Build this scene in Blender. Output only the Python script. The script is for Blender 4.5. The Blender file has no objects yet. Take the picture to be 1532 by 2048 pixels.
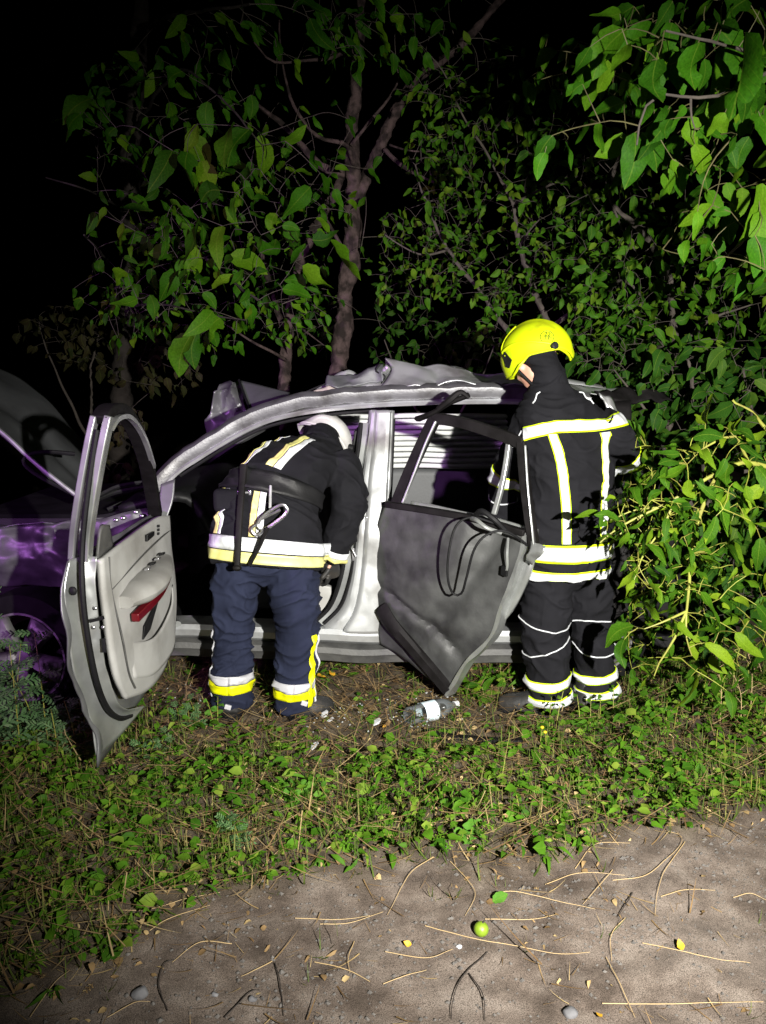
import bpy, bmesh, math, random
import numpy as np
from mathutils import Vector, Matrix, noise
from mathutils.bvhtree import BVHTree

SC = bpy.context.scene
COL = SC.collection
R = math.radians

# ------------------------------------------------------------------ camera
CAM_H, PITCH, FPX = 1.6, R(10.3), 1570.0
cam_d = bpy.data.cameras.new('camera')
cam_d.sensor_fit = 'HORIZONTAL'
cam_d.sensor_width = 36.0
cam_d.lens = 36.0 * FPX / 1532.0
cam_d.clip_start, cam_d.clip_end = 0.02, 600
cam = bpy.data.objects.new('camera', cam_d)
cam.location = (0, 0, CAM_H)
cam.rotation_euler = (R(90) - PITCH, 0, 0)
COL.objects.link(cam)
SC.camera = cam

# ------------------------------------------------------------------ night sky
w = bpy.data.worlds.new('World')
SC.world = w
w.use_nodes = True
nt = w.node_tree
bg = nt.nodes['Background']
sky = nt.nodes.new('ShaderNodeTexSky')
sky.sky_type = 'NISHITA'
sky.sun_disc = False
sky.sun_elevation = R(-6)
sky.sun_rotation = R(200)
nt.links.new(sky.outputs[0], bg.inputs[0])
bg.inputs[1].default_value = 0.02

# the rescue crew's hand-held floodlight, a step to the right of the camera
fl = bpy.data.lights.new('floodlight', 'SPOT')
fl.energy = 2050
fl.color = (1.0, 0.965, 0.90)
fl.spot_size = R(84)
fl.spot_blend = 1.0
fl.shadow_soft_size = 0.025
flo = bpy.data.objects.new('floodlight', fl)
flo.location = (0.80, -0.25, 1.72)
flo.rotation_euler = (Vector((0.62, 3.9, 0.60)) - Vector(flo.location)).to_track_quat('-Z', 'Y').to_euler()
COL.objects.link(flo)
# the beacon of the fire engine standing on the road behind and left
bc = bpy.data.lights.new('beacon', 'SPOT')
bc.energy = 1300
bc.color = (0.70, 0.24, 1.0)
bc.spot_size = R(29)
bc.spot_blend = 0.6
bc.shadow_soft_size = 0.12
bco = bpy.data.objects.new('beacon', bc)
bco.location = (-5.2, -2.0, 2.6)
bco.rotation_euler = (Vector((-1.3, 4.2, 1.35)) - Vector(bco.location)).to_track_quat('-Z', 'Y').to_euler()
COL.objects.link(bco)

SC.view_settings.view_transform = 'Standard'
SC.view_settings.look = 'None'
SC.view_settings.exposure = 0.0
SC.view_settings.gamma = 1.0
SC.cycles.use_denoising = True
SC.cycles.max_bounces = 6
SC.cycles.sample_clamp_indirect = 4.0

rng = random.Random(7)
nrg = np.random.default_rng(11)

# ------------------------------------------------------------------ helpers
CP, SP = math.cos(PITCH), math.sin(PITCH)
def _dir(px, py):
    a, b = (px - 766) / FPX, (1024 - py) / FPX
    return Vector((a, CP + b * SP, -SP + b * CP))
def P(px, py, Y):
    d = _dir(px, py)
    return Vector((0, 0, CAM_H)) + d * (Y / d.y)
def G(px, py, z=0.0):
    d = _dir(px, py)
    return Vector((0, 0, CAM_H)) + d * ((z - CAM_H) / d.z)
def ppm(Y, z=0.9):                       # pixels of the photograph per metre at a depth
    return FPX / (Y * CP + (CAM_H - z) * SP)
def project(v):
    q = Vector(v) - Vector((0, 0, CAM_H))
    f = q.y * CP - q.z * SP
    u = q.y * SP + q.z * CP
    if f < 0.05: return (-9999, -9999)
    return (766 + FPX * q.x / f, 1024 - FPX * u / f)

def nz(p, s=1.0, o=0.0):
    return noise.noise(Vector((p[0] * s + o, p[1] * s + o * 1.7, p[2] * s - o)))

def crease(p, s, amp, o=0.0):
    """sharp folds as in crushed sheet metal"""
    a = abs(nz(p, s, o)) * 2 - 0.6
    b = abs(nz(p, s * 2.3, o + 4)) * 2 - 0.6
    return amp * (a + 0.45 * b)

def catmull(pts, n):
    """n points on a smooth curve through pts, even in arc length"""
    pts = [Vector(p) for p in pts]
    if len(pts) == 2:
        return [pts[0].lerp(pts[1], i / (n - 1)) for i in range(n)]
    q = [pts[0] * 2 - pts[1]] + pts + [pts[-1] * 2 - pts[-2]]
    fine = []
    for i in range(1, len(q) - 2):
        p0, p1, p2, p3 = q[i - 1], q[i], q[i + 1], q[i + 2]
        for k in range(12):
            t = k / 12
            fine.append(0.5 * ((2 * p1) + (p2 - p0) * t + (2 * p0 - 5 * p1 + 4 * p2 - p3) * t * t + (3 * p1 - p0 - 3 * p2 + p3) * t ** 3))
    fine.append(q[-2])
    return resample(fine, n)
def resample(pts, n):
    L = [0]
    for a, b in zip(pts, pts[1:]): L.append(L[-1] + (b - a).length)
    out, j = [], 0
    for i in range(n):
        s = L[-1] * i / (n - 1)
        while j < len(L) - 2 and L[j + 1] < s: j += 1
        seg = max(L[j + 1] - L[j], 1e-9)
        out.append(pts[j].lerp(pts[j + 1], min(1, max(0, (s - L[j]) / seg))))
    return out
def lerp_list(vals, t):
    x = t * (len(vals) - 1)
    i = min(int(x), len(vals) - 2)
    return vals[i] + (vals[i + 1] - vals[i]) * (x - i)

class MB:
    def __init__(s):
        s.v, s.f, s.uv = [], [], None
    def add(s, vs, fs):
        o = len(s.v)
        s.v += [Vector(x) for x in vs]
        s.f += [tuple(i + o for i in f) for f in fs]
        return s
    def grid(s, rows, close_u=False):
        n, m = len(rows), len(rows[0])
        vs = [p for r in rows for p in r]
        fs = []
        for i in range(n - 1):
            for j in range(m if close_u else m - 1):
                k = (j + 1) % m
                fs.append((i * m + j, i * m + k, (i + 1) * m + k, (i + 1) * m + j))
        return s.add(vs, fs)
    def frames(s, pts, ref=None):
        T = []
        for i in range(len(pts)):
            a, b = pts[max(0, i - 1)], pts[min(len(pts) - 1, i + 1)]
            T.append((b - a).normalized())
        fr = []
        if ref is None:
            ref = Vector((0, 0, 1)) if abs(T[0].z) < 0.9 else Vector((1, 0, 0))
            B = (ref - T[0] * ref.dot(T[0])).normalized()
            for t in T:
                B = (B - t * B.dot(t)).normalized()
                fr.append((t.cross(B), B))
        else:
            for t in T:
                B = (ref - t * ref.dot(t)).normalized()
                fr.append((t.cross(B), B))
        return fr
    def tube(s, pts, radii, n=8, cap=True, flat=1.0):
        pts = [Vector(p) for p in pts]
        if not isinstance(radii, (list, tuple)): radii = [radii] * len(pts)
        if len(radii) != len(pts): radii = [lerp_list(radii, i / (len(pts) - 1)) for i in range(len(pts))]
        rows = []
        for p, (A, B), r in zip(pts, s.frames(pts), radii):
            rows.append([p + A * (r * math.cos(2 * math.pi * k / n)) + B * (r * flat * math.sin(2 * math.pi * k / n)) for k in range(n)])
        o = len(s.v)
        s.grid(rows, True)
        if cap:
            s.f.append(tuple(reversed(range(o, o + n))))
            e = o + (len(pts) - 1) * n
            s.f.append(tuple(range(e, e + n)))
        return s
    def sweep(s, pts, prof, ref, cap=True):
        pts = [Vector(p) for p in pts]
        rows = []
        for i, (p, (A, B)) in enumerate(zip(pts, s.frames(pts, Vector(ref)))):
            pr = prof(i / (len(pts) - 1)) if callable(prof) else prof
            rows.append([p + A * a + B * b for a, b in pr])
        o, n = len(s.v), len(rows[0])
        s.grid(rows, True)
        if cap:
            s.f.append(tuple(reversed(range(o, o + n))))
            e = o + (len(pts) - 1) * n
            s.f.append(tuple(range(e, e + n)))
        return s
    def box(s, c, sx, sy, sz, M=None):
        c = Vector(c)
        vs = []
        for x in (-1, 1):
            for y in (-1, 1):
                for z in (-1, 1):
                    d = Vector((x * sx / 2, y * sy / 2, z * sz / 2))
                    vs.append(c + (M @ d if M else d))
        return s.add(vs, [(0, 1, 3, 2), (4, 6, 7, 5), (0, 4, 5, 1), (2, 3, 7, 6), (0, 2, 6, 4), (1, 5, 7, 3)])
    def ball(s, c, rx, ry=None, rz=None, n=12, M=None):
        ry = ry or rx; rz = rz or rx
        c = Vector(c)
        rows = []
        m = max(6, n // 2)
        for i in range(m + 1):
            t = math.pi * i / m
            t = min(max(t, 0.02), math.pi - 0.02)
            row = []
            for k in range(n):
                u = 2 * math.pi * k / n
                d = Vector((rx * math.sin(t) * math.cos(u), ry * math.sin(t) * math.sin(u), rz * math.cos(t)))
                row.append(c + (M @ d if M else d))
            rows.append(row)
        o = len(s.v)
        s.grid(list(reversed(rows)), True)
        s.f.append(tuple(reversed(range(o, o + n))))
        e = o + m * n
        s.f.append(tuple(range(e, e + n)))
        return s
    def plate(s, outline, off):
        """polygon extruded by a vector"""
        off = Vector(off)
        n = len(outline)
        vs = [Vector(p) for p in outline] + [Vector(p) + off for p in outline]
        fs = [tuple(range(n)), tuple(reversed(range(n, 2 * n)))]
        fs += [(i, i + n, (i + 1) % n + n, (i + 1) % n) for i in range(n)]
        return s.add(vs, fs)
    def coons(s, top, bot, left, right, nu=24, nv=24, disp=None):
        """patch between four boundary curves: top/bot run left to right, left/right run top to bottom"""
        T, Bm = catmull(top, nu), catmull(bot, nu)
        L, Rr = catmull(left, nv), catmull(right, nv)
        rows = []
        for j in range(nv):
            v = j / (nv - 1)
            row = []
            for i in range(nu):
                u = i / (nu - 1)
                p = T[i] * (1 - v) + Bm[i] * v + L[j] * (1 - u) + Rr[j] * u - (
                    T[0] * (1 - u) * (1 - v) + T[-1] * u * (1 - v) + Bm[0] * (1 - u) * v + Bm[-1] * u * v)
                if disp: p = p + disp(p, u, v)
                row.append(p)
            rows.append(row)
        s.grid(rows)
        return s
    def build(s, name, mat, parent=None, smooth=True, solid=0.0, bevel=0.0, sub=0, off=1.0):
        base = root_loc(parent)
        me = bpy.data.meshes.new(name)
        me.from_pydata([tuple(v - base) for v in s.v], [], s.f)
        me.validate()
        me.update()
        return finish(name, me, mat, parent, smooth, solid, bevel, sub, off)

def root_loc(o):
    if o is None: return Vector((0, 0, 0))
    while o.parent: o = o.parent
    return Vector(o.location)

def finish(name, me, mat, parent=None, smooth=True, solid=0.0, bevel=0.0, sub=0, off=1.0):
    me.materials.clear()
    me.materials.append(mat)
    if smooth:
        me.shade_smooth()
        if len(me.polygons) < 9000: me.set_sharp_from_angle(angle=R(38))
    o = bpy.data.objects.new(name, me)
    COL.objects.link(o)
    if parent: o.parent = parent
    if sub:
        m = o.modifiers.new('subdivision', 'SUBSURF'); m.levels = m.render_levels = sub
    if solid:
        m = o.modifiers.new('thickness', 'SOLIDIFY'); m.thickness = solid; m.offset = off
    if bevel:
        m = o.modifiers.new('bevel', 'BEVEL'); m.width = bevel; m.segments = 2; m.limit_method = 'ANGLE'; m.angle_limit = R(35)
    return o

def tag(o, label, cat=None, group=None, kind=None):
    if label: o['label'] = label
    if cat: o['category'] = cat
    if group: o['group'] = group
    if kind: o['kind'] = kind
    return o
def thing(name, loc, label, cat, group=None):
    o = bpy.data.objects.new(name, None)
    o.empty_display_size = 0.1
    o.location = loc
    COL.objects.link(o)
    return tag(o, label, cat, group)

def remesh(mb, voxel, smooth_it=2, fold=None):
    """one continuous closed skin over all shapes of mb"""
    me = bpy.data.meshes.new('tmp')
    me.from_pydata([tuple(v) for v in mb.v], [], mb.f)
    bm = bmesh.new(); bm.from_mesh(me)
    bmesh.ops.recalc_face_normals(bm, faces=bm.faces)
    bm.to_mesh(me); bm.free()
    o = bpy.data.objects.new('tmp', me); COL.objects.link(o)
    m = o.modifiers.new('r', 'REMESH'); m.mode = 'VOXEL'; m.voxel_size = voxel
    if smooth_it:
        m = o.modifiers.new('s', 'SMOOTH'); m.iterations = smooth_it; m.factor = 0.5
    dg = bpy.context.evaluated_depsgraph_get()
    out = bpy.data.meshes.new_from_object(o.evaluated_get(dg))
    bpy.data.objects.remove(o); bpy.data.meshes.remove(me)
    r = MB()
    nrm = [v.normal.copy() for v in out.vertices]
    r.v = [v.co.copy() for v in out.vertices]
    r.f = [tuple(p.vertices) for p in out.polygons]
    bpy.data.meshes.remove(out)
    if fold:
        r.v = [v + n * fold(v, n) for v, n in zip(r.v, nrm)]
    return r

# ------------------------------------------------------------------ materials
def mat(name, col, rough=0.6, metal=0.0, var=0.15, vscale=6.0, bump=0.0, bscale=40.0, col2=None, mix=0.5, spec=0.5, coat=0.0, sharp=0.18, detail=6):
    m = bpy.data.materials.new(name)
    m.use_nodes = True
    nt = m.node_tree; N = nt.nodes; L = nt.links
    b = N['Principled BSDF']
    b.inputs['Roughness'].default_value = rough
    b.inputs['Metallic'].default_value = metal
    b.inputs['Specular IOR Level'].default_value = spec
    b.inputs['Coat Weight'].default_value = coat
    tc = N.new('ShaderNodeTexCoord')
    n1 = N.new('ShaderNodeTexNoise'); n1.inputs['Scale'].default_value = vscale; n1.inputs['Detail'].default_value = detail
    L.new(tc.outputs['Object'], n1.inputs['Vector'])
    ramp = N.new('ShaderNodeValToRGB')
    c2 = col2 if col2 else tuple(c * (1 - var * 1.6) for c in col)
    ramp.color_ramp.elements[0].position = mix - sharp
    ramp.color_ramp.elements[1].position = mix + sharp
    ramp.color_ramp.elements[0].color = (*c2, 1)
    ramp.color_ramp.elements[1].color = (*col, 1)
    L.new(n1.outputs['Fac'], ramp.inputs[0])
    L.new(ramp.outputs[0], b.inputs['Base Color'])
    mr = N.new('ShaderNodeMapRange')
    mr.inputs['To Min'].default_value = max(0, rough - 0.1); mr.inputs['To Max'].default_value = min(1, rough + 0.1)
    L.new(n1.outputs['Fac'], mr.inputs['Value']); L.new(mr.outputs[0], b.inputs['Roughness'])
    if bump:
        n2 = N.new('ShaderNodeTexNoise'); n2.inputs['Scale'].default_value = bscale; n2.inputs['Detail'].default_value = 5
        L.new(tc.outputs['Object'], n2.inputs['Vector'])
        bp = N.new('ShaderNodeBump'); bp.inputs['Strength'].default_value = bump; bp.inputs['Distance'].default_value = 0.01
        L.new(n2.outputs['Fac'], bp.inputs['Height']); L.new(bp.outputs[0], b.inputs['Normal'])
    return m

def leaf_mat(name, ca, cb, cc, trans=0.28, rough=0.55, vein=0.22):
    """green between three tones, one per leaf, with a paler midrib"""
    m = bpy.data.materials.new(name); m.use_nodes = True
    nt = m.node_tree; N = nt.nodes; L = nt.links
    b = N['Principled BSDF']; out = N['Material Output']
    oi = N.new('ShaderNodeObjectInfo'); ge = N.new('ShaderNodeNewGeometry')
    ad = N.new('ShaderNodeMath'); ad.operation = 'ADD'
    L.new(oi.outputs['Random'], ad.inputs[0]); L.new(ge.outputs['Random Per Island'], ad.inputs[1])
    fr = N.new('ShaderNodeMath'); fr.operation = 'FRACT'; L.new(ad.outputs[0], fr.inputs[0])
    rp = N.new('ShaderNodeValToRGB')
    e = rp.color_ramp.elements
    e[0].color = (*ca, 1); e[1].color = (*cc, 1)
    k = e.new(0.25); k.color = tuple(0.6 * x + 0.4 * y for x, y in zip(ca, cb)) + (1,)  # tones weighted to the dark end, imitating leaves shadowed by the canopy
    k = e.new(0.68); k.color = (*cb, 1)
    L.new(fr.outputs[0], rp.inputs[0])
    uv = N.new('ShaderNodeUVMap')
    sx = N.new('ShaderNodeSeparateXYZ'); L.new(uv.outputs[0], sx.inputs[0])
    s1 = N.new('ShaderNodeMath'); s1.operation = 'SUBTRACT'; s1.inputs[1].default_value = 0.5; L.new(sx.outputs[0], s1.inputs[0])
    s2 = N.new('ShaderNodeMath'); s2.operation = 'ABSOLUTE'; L.new(s1.outputs[0], s2.inputs[0])
    # side veins: stripes slanting away from the midrib
    vv = N.new('ShaderNodeMath'); vv.operation = 'MULTIPLY_ADD'; vv.inputs[1].default_value = 9.0; L.new(sx.outputs[1], vv.inputs[0])
    v2 = N.new('ShaderNodeMath'); v2.operation = 'MULTIPLY'; v2.inputs[1].default_value = -6.0; L.new(s2.outputs[0], v2.inputs[0]); L.new(v2.outputs[0], vv.inputs[2])
    v3 = N.new('ShaderNodeMath'); v3.operation = 'FRACT'; L.new(vv.outputs[0], v3.inputs[0])
    v4 = N.new('ShaderNodeMath'); v4.operation = 'LESS_THAN'; v4.inputs[1].default_value = 0.09; L.new(v3.outputs[0], v4.inputs[0])
    mr = N.new('ShaderNodeMath'); mr.operation = 'LESS_THAN'; mr.inputs[1].default_value = 0.022; L.new(s2.outputs[0], mr.inputs[0])
    mx = N.new('ShaderNodeMath'); mx.operation = 'MAXIMUM'; L.new(mr.outputs[0], mx.inputs[0])
    v5 = N.new('ShaderNodeMath'); v5.operation = 'MULTIPLY'; v5.inputs[1].default_value = 0.4; L.new(v4.outputs[0], v5.inputs[0]); L.new(v5.outputs[0], mx.inputs[1])
    vs = N.new('ShaderNodeMath'); vs.operation = 'MULTIPLY'; vs.inputs[1].default_value = vein; L.new(mx.outputs[0], vs.inputs[0])
    mc = N.new('ShaderNodeMix'); mc.data_type = 'RGBA'; L.new(vs.outputs[0], mc.inputs[0])
    L.new(rp.outputs[0], mc.inputs[6]); mc.inputs[7].default_value = (0.20, 0.28, 0.03, 1)
    tc = N.new('ShaderNodeTexCoord')
    nn = N.new('ShaderNodeTexNoise'); nn.inputs['Scale'].default_value = 24; nn.inputs['Detail'].default_value = 4
    L.new(tc.outputs['Object'], nn.inputs['Vector'])
    mr2 = N.new('ShaderNodeMapRange'); mr2.inputs['From Min'].default_value = 0.3; mr2.inputs['From Max'].default_value = 0.7
    mr2.inputs['To Min'].default_value = 0.72; mr2.inputs['To Max'].default_value = 1.12; L.new(nn.outputs['Fac'], mr2.inputs[0])
    hv = N.new('ShaderNodeHueSaturation'); L.new(mc.outputs[2], hv.inputs['Color']); L.new(mr2.outputs[0], hv.inputs['Value'])
    L.new(hv.outputs[0], b.inputs['Base Color'])
    b.inputs['Roughness'].default_value = rough
    b.inputs['Specular IOR Level'].default_value = 0.07
    bp = N.new('ShaderNodeBump'); bp.inputs['Strength'].default_value = 0.35; bp.inputs['Distance'].default_value = 0.004
    L.new(nn.outputs['Fac'], bp.inputs['Height']); L.new(bp.outputs[0], b.inputs['Normal'])
    tr = N.new('ShaderNodeBsdfTranslucent'); L.new(hv.outputs[0], tr.inputs[0])
    ms = N.new('ShaderNodeMixShader'); ms.inputs[0].default_value = trans
    L.new(b.outputs[0], ms.inputs[1]); L.new(tr.outputs[0], ms.inputs[2]); L.new(ms.outputs[0], out.inputs[0])
    return m

M = {}
M['paint'] = mat('silver_car_paint', (0.64, 0.66, 0.67), 0.36, 0.72, 0.12, 6.0, 0.04, 220, col2=(0.34, 0.335, 0.325), mix=0.42, sharp=0.12, coat=0.3, detail=12)
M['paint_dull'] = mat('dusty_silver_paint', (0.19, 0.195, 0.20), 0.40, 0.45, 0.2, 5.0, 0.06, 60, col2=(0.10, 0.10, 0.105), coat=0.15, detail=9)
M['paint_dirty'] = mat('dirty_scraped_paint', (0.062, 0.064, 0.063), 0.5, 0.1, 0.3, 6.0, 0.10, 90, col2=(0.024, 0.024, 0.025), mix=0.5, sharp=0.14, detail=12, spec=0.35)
M['paint_dark'] = mat('dark_grey_paint', (0.10, 0.105, 0.11), 0.55, 0.2, 0.3, 4.0, 0.08, 80, col2=(0.06, 0.062, 0.065))  # dark grey with a slightly darker mottle
M['primer'] = mat('door_shut_face_paint', (0.50, 0.52, 0.51), 0.33, 0.7, 0.15, 7.0, 0.0, col2=(0.30, 0.31, 0.31), coat=0.3)
M['black_plastic'] = mat('black_plastic', (0.010, 0.010, 0.011), 0.55, 0, 0.3, 8, 0.1, 120, spec=0.25)
M['rubber'] = mat('black_rubber', (0.008, 0.008, 0.009), 0.6, 0, 0.3, 10, 0.1, 90, spec=0.2)
M['trim_black'] = mat('worn_black_trim', (0.009, 0.008, 0.0085), 0.65, 0, 0.4, 14, 0.15, 60, col2=(0.004, 0.0035, 0.0035), spec=0.15)
M['rocker'] = mat('dusty_rocker_plastic', (0.085, 0.085, 0.08), 0.6, 0, 0.3, 12, 0.15, 60, col2=(0.04, 0.04, 0.04))
M['grey_trim'] = mat('light_grey_door_lining', (0.37, 0.37, 0.355), 0.62, 0, 0.12, 4, 0.10, 420, col2=(0.235, 0.23, 0.215), mix=0.42, sharp=0.12, detail=12)
M['grey_trim2'] = mat('light_grey_armrest', (0.30, 0.30, 0.285), 0.5, 0, 0.12, 8, 0.05, 220, col2=(0.22, 0.215, 0.20))
M['red'] = mat('red_reflector', (0.10, 0.002, 0.006), 0.3, 0, 0.1, 8)
M['dark_cloth'] = mat('dark_seat_cloth', (0.018, 0.018, 0.02), 0.9, 0, 0.2, 20, 0.2, 160)
M['curtain'] = mat('white_airbag_cloth', (0.80, 0.82, 0.81), 0.8, 0, 0.1, 6, 0.1, 120)
M['steel'] = mat('bright_steel', (0.55, 0.55, 0.57), 0.3, 0.9, 0.1, 20)
M['alloy'] = mat('alloy_wheel_paint', (0.20, 0.20, 0.20), 0.5, 0.3, 0.2, 12, 0.08, 60, col2=(0.09, 0.085, 0.08), detail=10)
M['tyre'] = mat('tyre_rubber', (0.009, 0.009, 0.009), 0.85, 0, 0.4, 12, 0.2, 60, spec=0.12)
M['torn'] = mat('torn_lining_foam', (0.40, 0.36, 0.31), 0.8, 0, 0.3, 16, 0.4, 50, col2=(0.18, 0.15, 0.13))
M['fire_black'] = mat('black_fire_cloth', (0.0105, 0.0105, 0.013), 0.85, 0, 0.25, 7, 0.3, 500, col2=(0.006, 0.006, 0.0075), spec=0.12, detail=9)
M['fire_navy'] = mat('navy_fire_cloth', (0.017, 0.021, 0.042), 0.85, 0, 0.25, 7, 0.3, 500, col2=(0.010, 0.0125, 0.026), spec=0.12, detail=9)
M['silver_band'] = mat('silver_reflective_tape', (0.60, 0.62, 0.64), 0.45, 0.0, 0.06, 30, 0.05, 90, col2=(0.42, 0.435, 0.45), mix=0.45, sharp=0.14, detail=8)
M['silver_dull'] = mat('worn_silver_tape', (0.46, 0.46, 0.48), 0.5, 0, 0.15, 22, 0.05, 90, col2=(0.33, 0.33, 0.35))
M['lime_band'] = mat('lime_tape', (0.60, 0.82, 0.01), 0.5, 0, 0.08, 22)
M['cream_band'] = mat('pale_yellow_tape', (0.68, 0.66, 0.25), 0.45, 0, 0.08, 22, 0.05, 90, col2=(0.55, 0.52, 0.17))
M['yellow_band'] = mat('yellow_tape', (0.72, 0.76, 0.0), 0.5, 0, 0.08, 22, col2=(0.58, 0.58, 0.0))
M['helmet_yellow'] = mat('lime_yellow_helmet_shell', (0.50, 0.62, 0.004), 0.5, 0, 0.06, 14, 0.04, 160, col2=(0.34, 0.38, 0.006), mix=0.40, sharp=0.1, detail=10, spec=0.35)
M['helmet_white'] = mat('white_helmet_shell', (0.62, 0.62, 0.60), 0.3, 0, 0.08, 10, 0.02, 120, col2=(0.48, 0.47, 0.45), coat=0.3)
M['skin'] = mat('skin', (0.52, 0.30, 0.22), 0.5, 0, 0.12, 14, 0.05, 200, col2=(0.44, 0.22, 0.155))
M['hair'] = mat('dark_hair', (0.02, 0.014, 0.01), 0.6, 0, 0.2, 30, 0.3, 200)
M['boot'] = mat('muddy_boot_rubber', (0.013, 0.013, 0.013), 0.6, 0, 0.3, 12, 0.2, 70, col2=(0.04, 0.033, 0.026), mix=0.36)
M['glove'] = mat('grey_work_glove', (0.16, 0.16, 0.17), 0.8, 0, 0.2, 18, 0.2, 160)
M['bark_a'] = mat('grey_brown_bark', (0.072, 0.05, 0.048), 0.9, 0, 0.3, 15, 1.0, 30, col2=(0.018, 0.013, 0.012), sharp=0.1, spec=0.15)  # bark colour lowered to stand for the canopy shade on the trunks
M['bark_c'] = mat('unlit_rough_bark', (0.04, 0.034, 0.03), 0.9, 0, 0.3, 9, 1.0, 22, col2=(0.018, 0.015, 0.013), spec=0.15)  # bark colour darkened so the left trunk stays lost in the night
M['bark_b'] = mat('dark_twig_bark', (0.075, 0.062, 0.05), 0.85, 0, 0.3, 16, 0.5, 60, col2=(0.038, 0.03, 0.025))
M['twig_green'] = mat('yellow_green_shoot', (0.24, 0.27, 0.035), 0.55, 0, 0.2, 14, col2=(0.16, 0.14, 0.03))
M['twig_brown'] = mat('olive_twig', (0.10, 0.095, 0.03), 0.7, 0, 0.2, 14, col2=(0.05, 0.04, 0.018))
M['walnut_leaf'] = leaf_mat('broad_leaf', (0.013, 0.055, 0.003), (0.032, 0.12, 0.004), (0.085, 0.18, 0.006))
M['lime_leaf'] = leaf_mat('yellow_green_leaf', (0.016, 0.06, 0.004), (0.045, 0.12, 0.005), (0.14, 0.22, 0.01), vein=0.3)
M['small_leaf'] = leaf_mat('small_shrub_leaf', (0.022, 0.08, 0.005), (0.042, 0.125, 0.006), (0.10, 0.165, 0.012), vein=0.3)
M['dark_leaf'] = leaf_mat('deep_green_leaf', (0.014, 0.055, 0.006), (0.025, 0.08, 0.008), (0.055, 0.11, 0.012), vein=0.3)
M['brown_leaf'] = leaf_mat('dull_brown_leaf', (0.03, 0.03, 0.014), (0.04, 0.032, 0.014), (0.025, 0.035, 0.012), vein=0.2)
M['mugwort'] = leaf_mat('silver_green_leaf', (0.06, 0.14, 0.05), (0.10, 0.20, 0.075), (0.17, 0.27, 0.12), vein=0.2)
M['weed_leaf'] = leaf_mat('ground_weed_leaf', (0.032, 0.10, 0.007), (0.07, 0.175, 0.010), (0.17, 0.24, 0.03), vein=0.2)
M['bright_weed'] = leaf_mat('bright_weed_leaf', (0.06, 0.17, 0.02), (0.085, 0.22, 0.025), (0.11, 0.24, 0.03), vein=0.3)
M['grass'] = leaf_mat('grass_blade', (0.06, 0.10, 0.02), (0.11, 0.15, 0.03), (0.26, 0.23, 0.08), vein=0.0)
M['straw'] = mat('dry_straw', (0.42, 0.31, 0.16), 0.7, 0, 0.3, 18, 0.1, 100, col2=(0.40, 0.28, 0.13))
M['dead'] = leaf_mat('dead_litter', (0.14, 0.085, 0.04), (0.27, 0.18, 0.085), (0.46, 0.35, 0.17), trans=0.05, vein=0.05)
M['stick'] = mat('dark_wet_stick', (0.035, 0.027, 0.022), 0.75, 0, 0.3, 20, 0.4, 60)
# ================================================================== ground
EDGE = [G(-400, 2080), G(0, 1985), G(150, 1935), G(300, 1880), G(450, 1815), G(640, 1750), G(800, 1735), G(950, 1760), G(1100, 1735), G(1250, 1690), G(1400, 1655), G(1532, 1640), G(2000, 1600)]
def road_edge(x):
    for a, b in zip(EDGE, EDGE[1:]):
        if a.x <= x <= b.x:
            return a.y + (b.y - a.y) * (x - a.x) / (b.x - a.x)
    return EDGE[0].y if x < EDGE[0].x else EDGE[-1].y
def road_f(x, y):
    """1 on the bare dirt road, 0 on the verge"""
    d = road_edge(x) - y + 0.13 * nz((x, y, 0), 3.1) + 0.09 * nz((x, y, 3), 9.0)
    return min(1, max(0, 0.5 + d / 0.18))
def gz(x, y):
    r = road_f(x, y)
    h = 0.012 * nz((x, y, 0), 2.3) + 0.006 * nz((x, y, 5), 9.0)
    h += (1 - r) * (0.012 + 0.012 * nz((x, y, 9), 6.0) + 0.006 * nz((x, y, 2), 23.0))
    h += r * (0.009 * nz((x, y, 1), 6.0) + 0.006 * nz((x, y, 1), 14.0) + 0.005 * abs(nz((x, y, 1), 19.0)))
    return h
def axis(lo, hi, step, far):
    a = list(np.arange(lo, hi + 1e-6, step))
    g, l, r = step, lo, hi
    left, right = [], []
    while l > far[0]:
        g *= 1.35; l -= g; left.append(l)
    g = step
    while r < far[1]:
        g *= 1.35; r += g; right.append(r)
    return list(reversed(left)) + a + right
gx, gy = axis(-2.3, 2.3, 0.026, (-260, 260)), axis(1.3, 4.3, 0.026, (-60, 420))
rows = [[Vector((x, y, gz(x, y) if abs(x) < 8 and y < 12 else 0.0)) for x in gx] for y in gy]
mb = MB().grid(rows)

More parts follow.
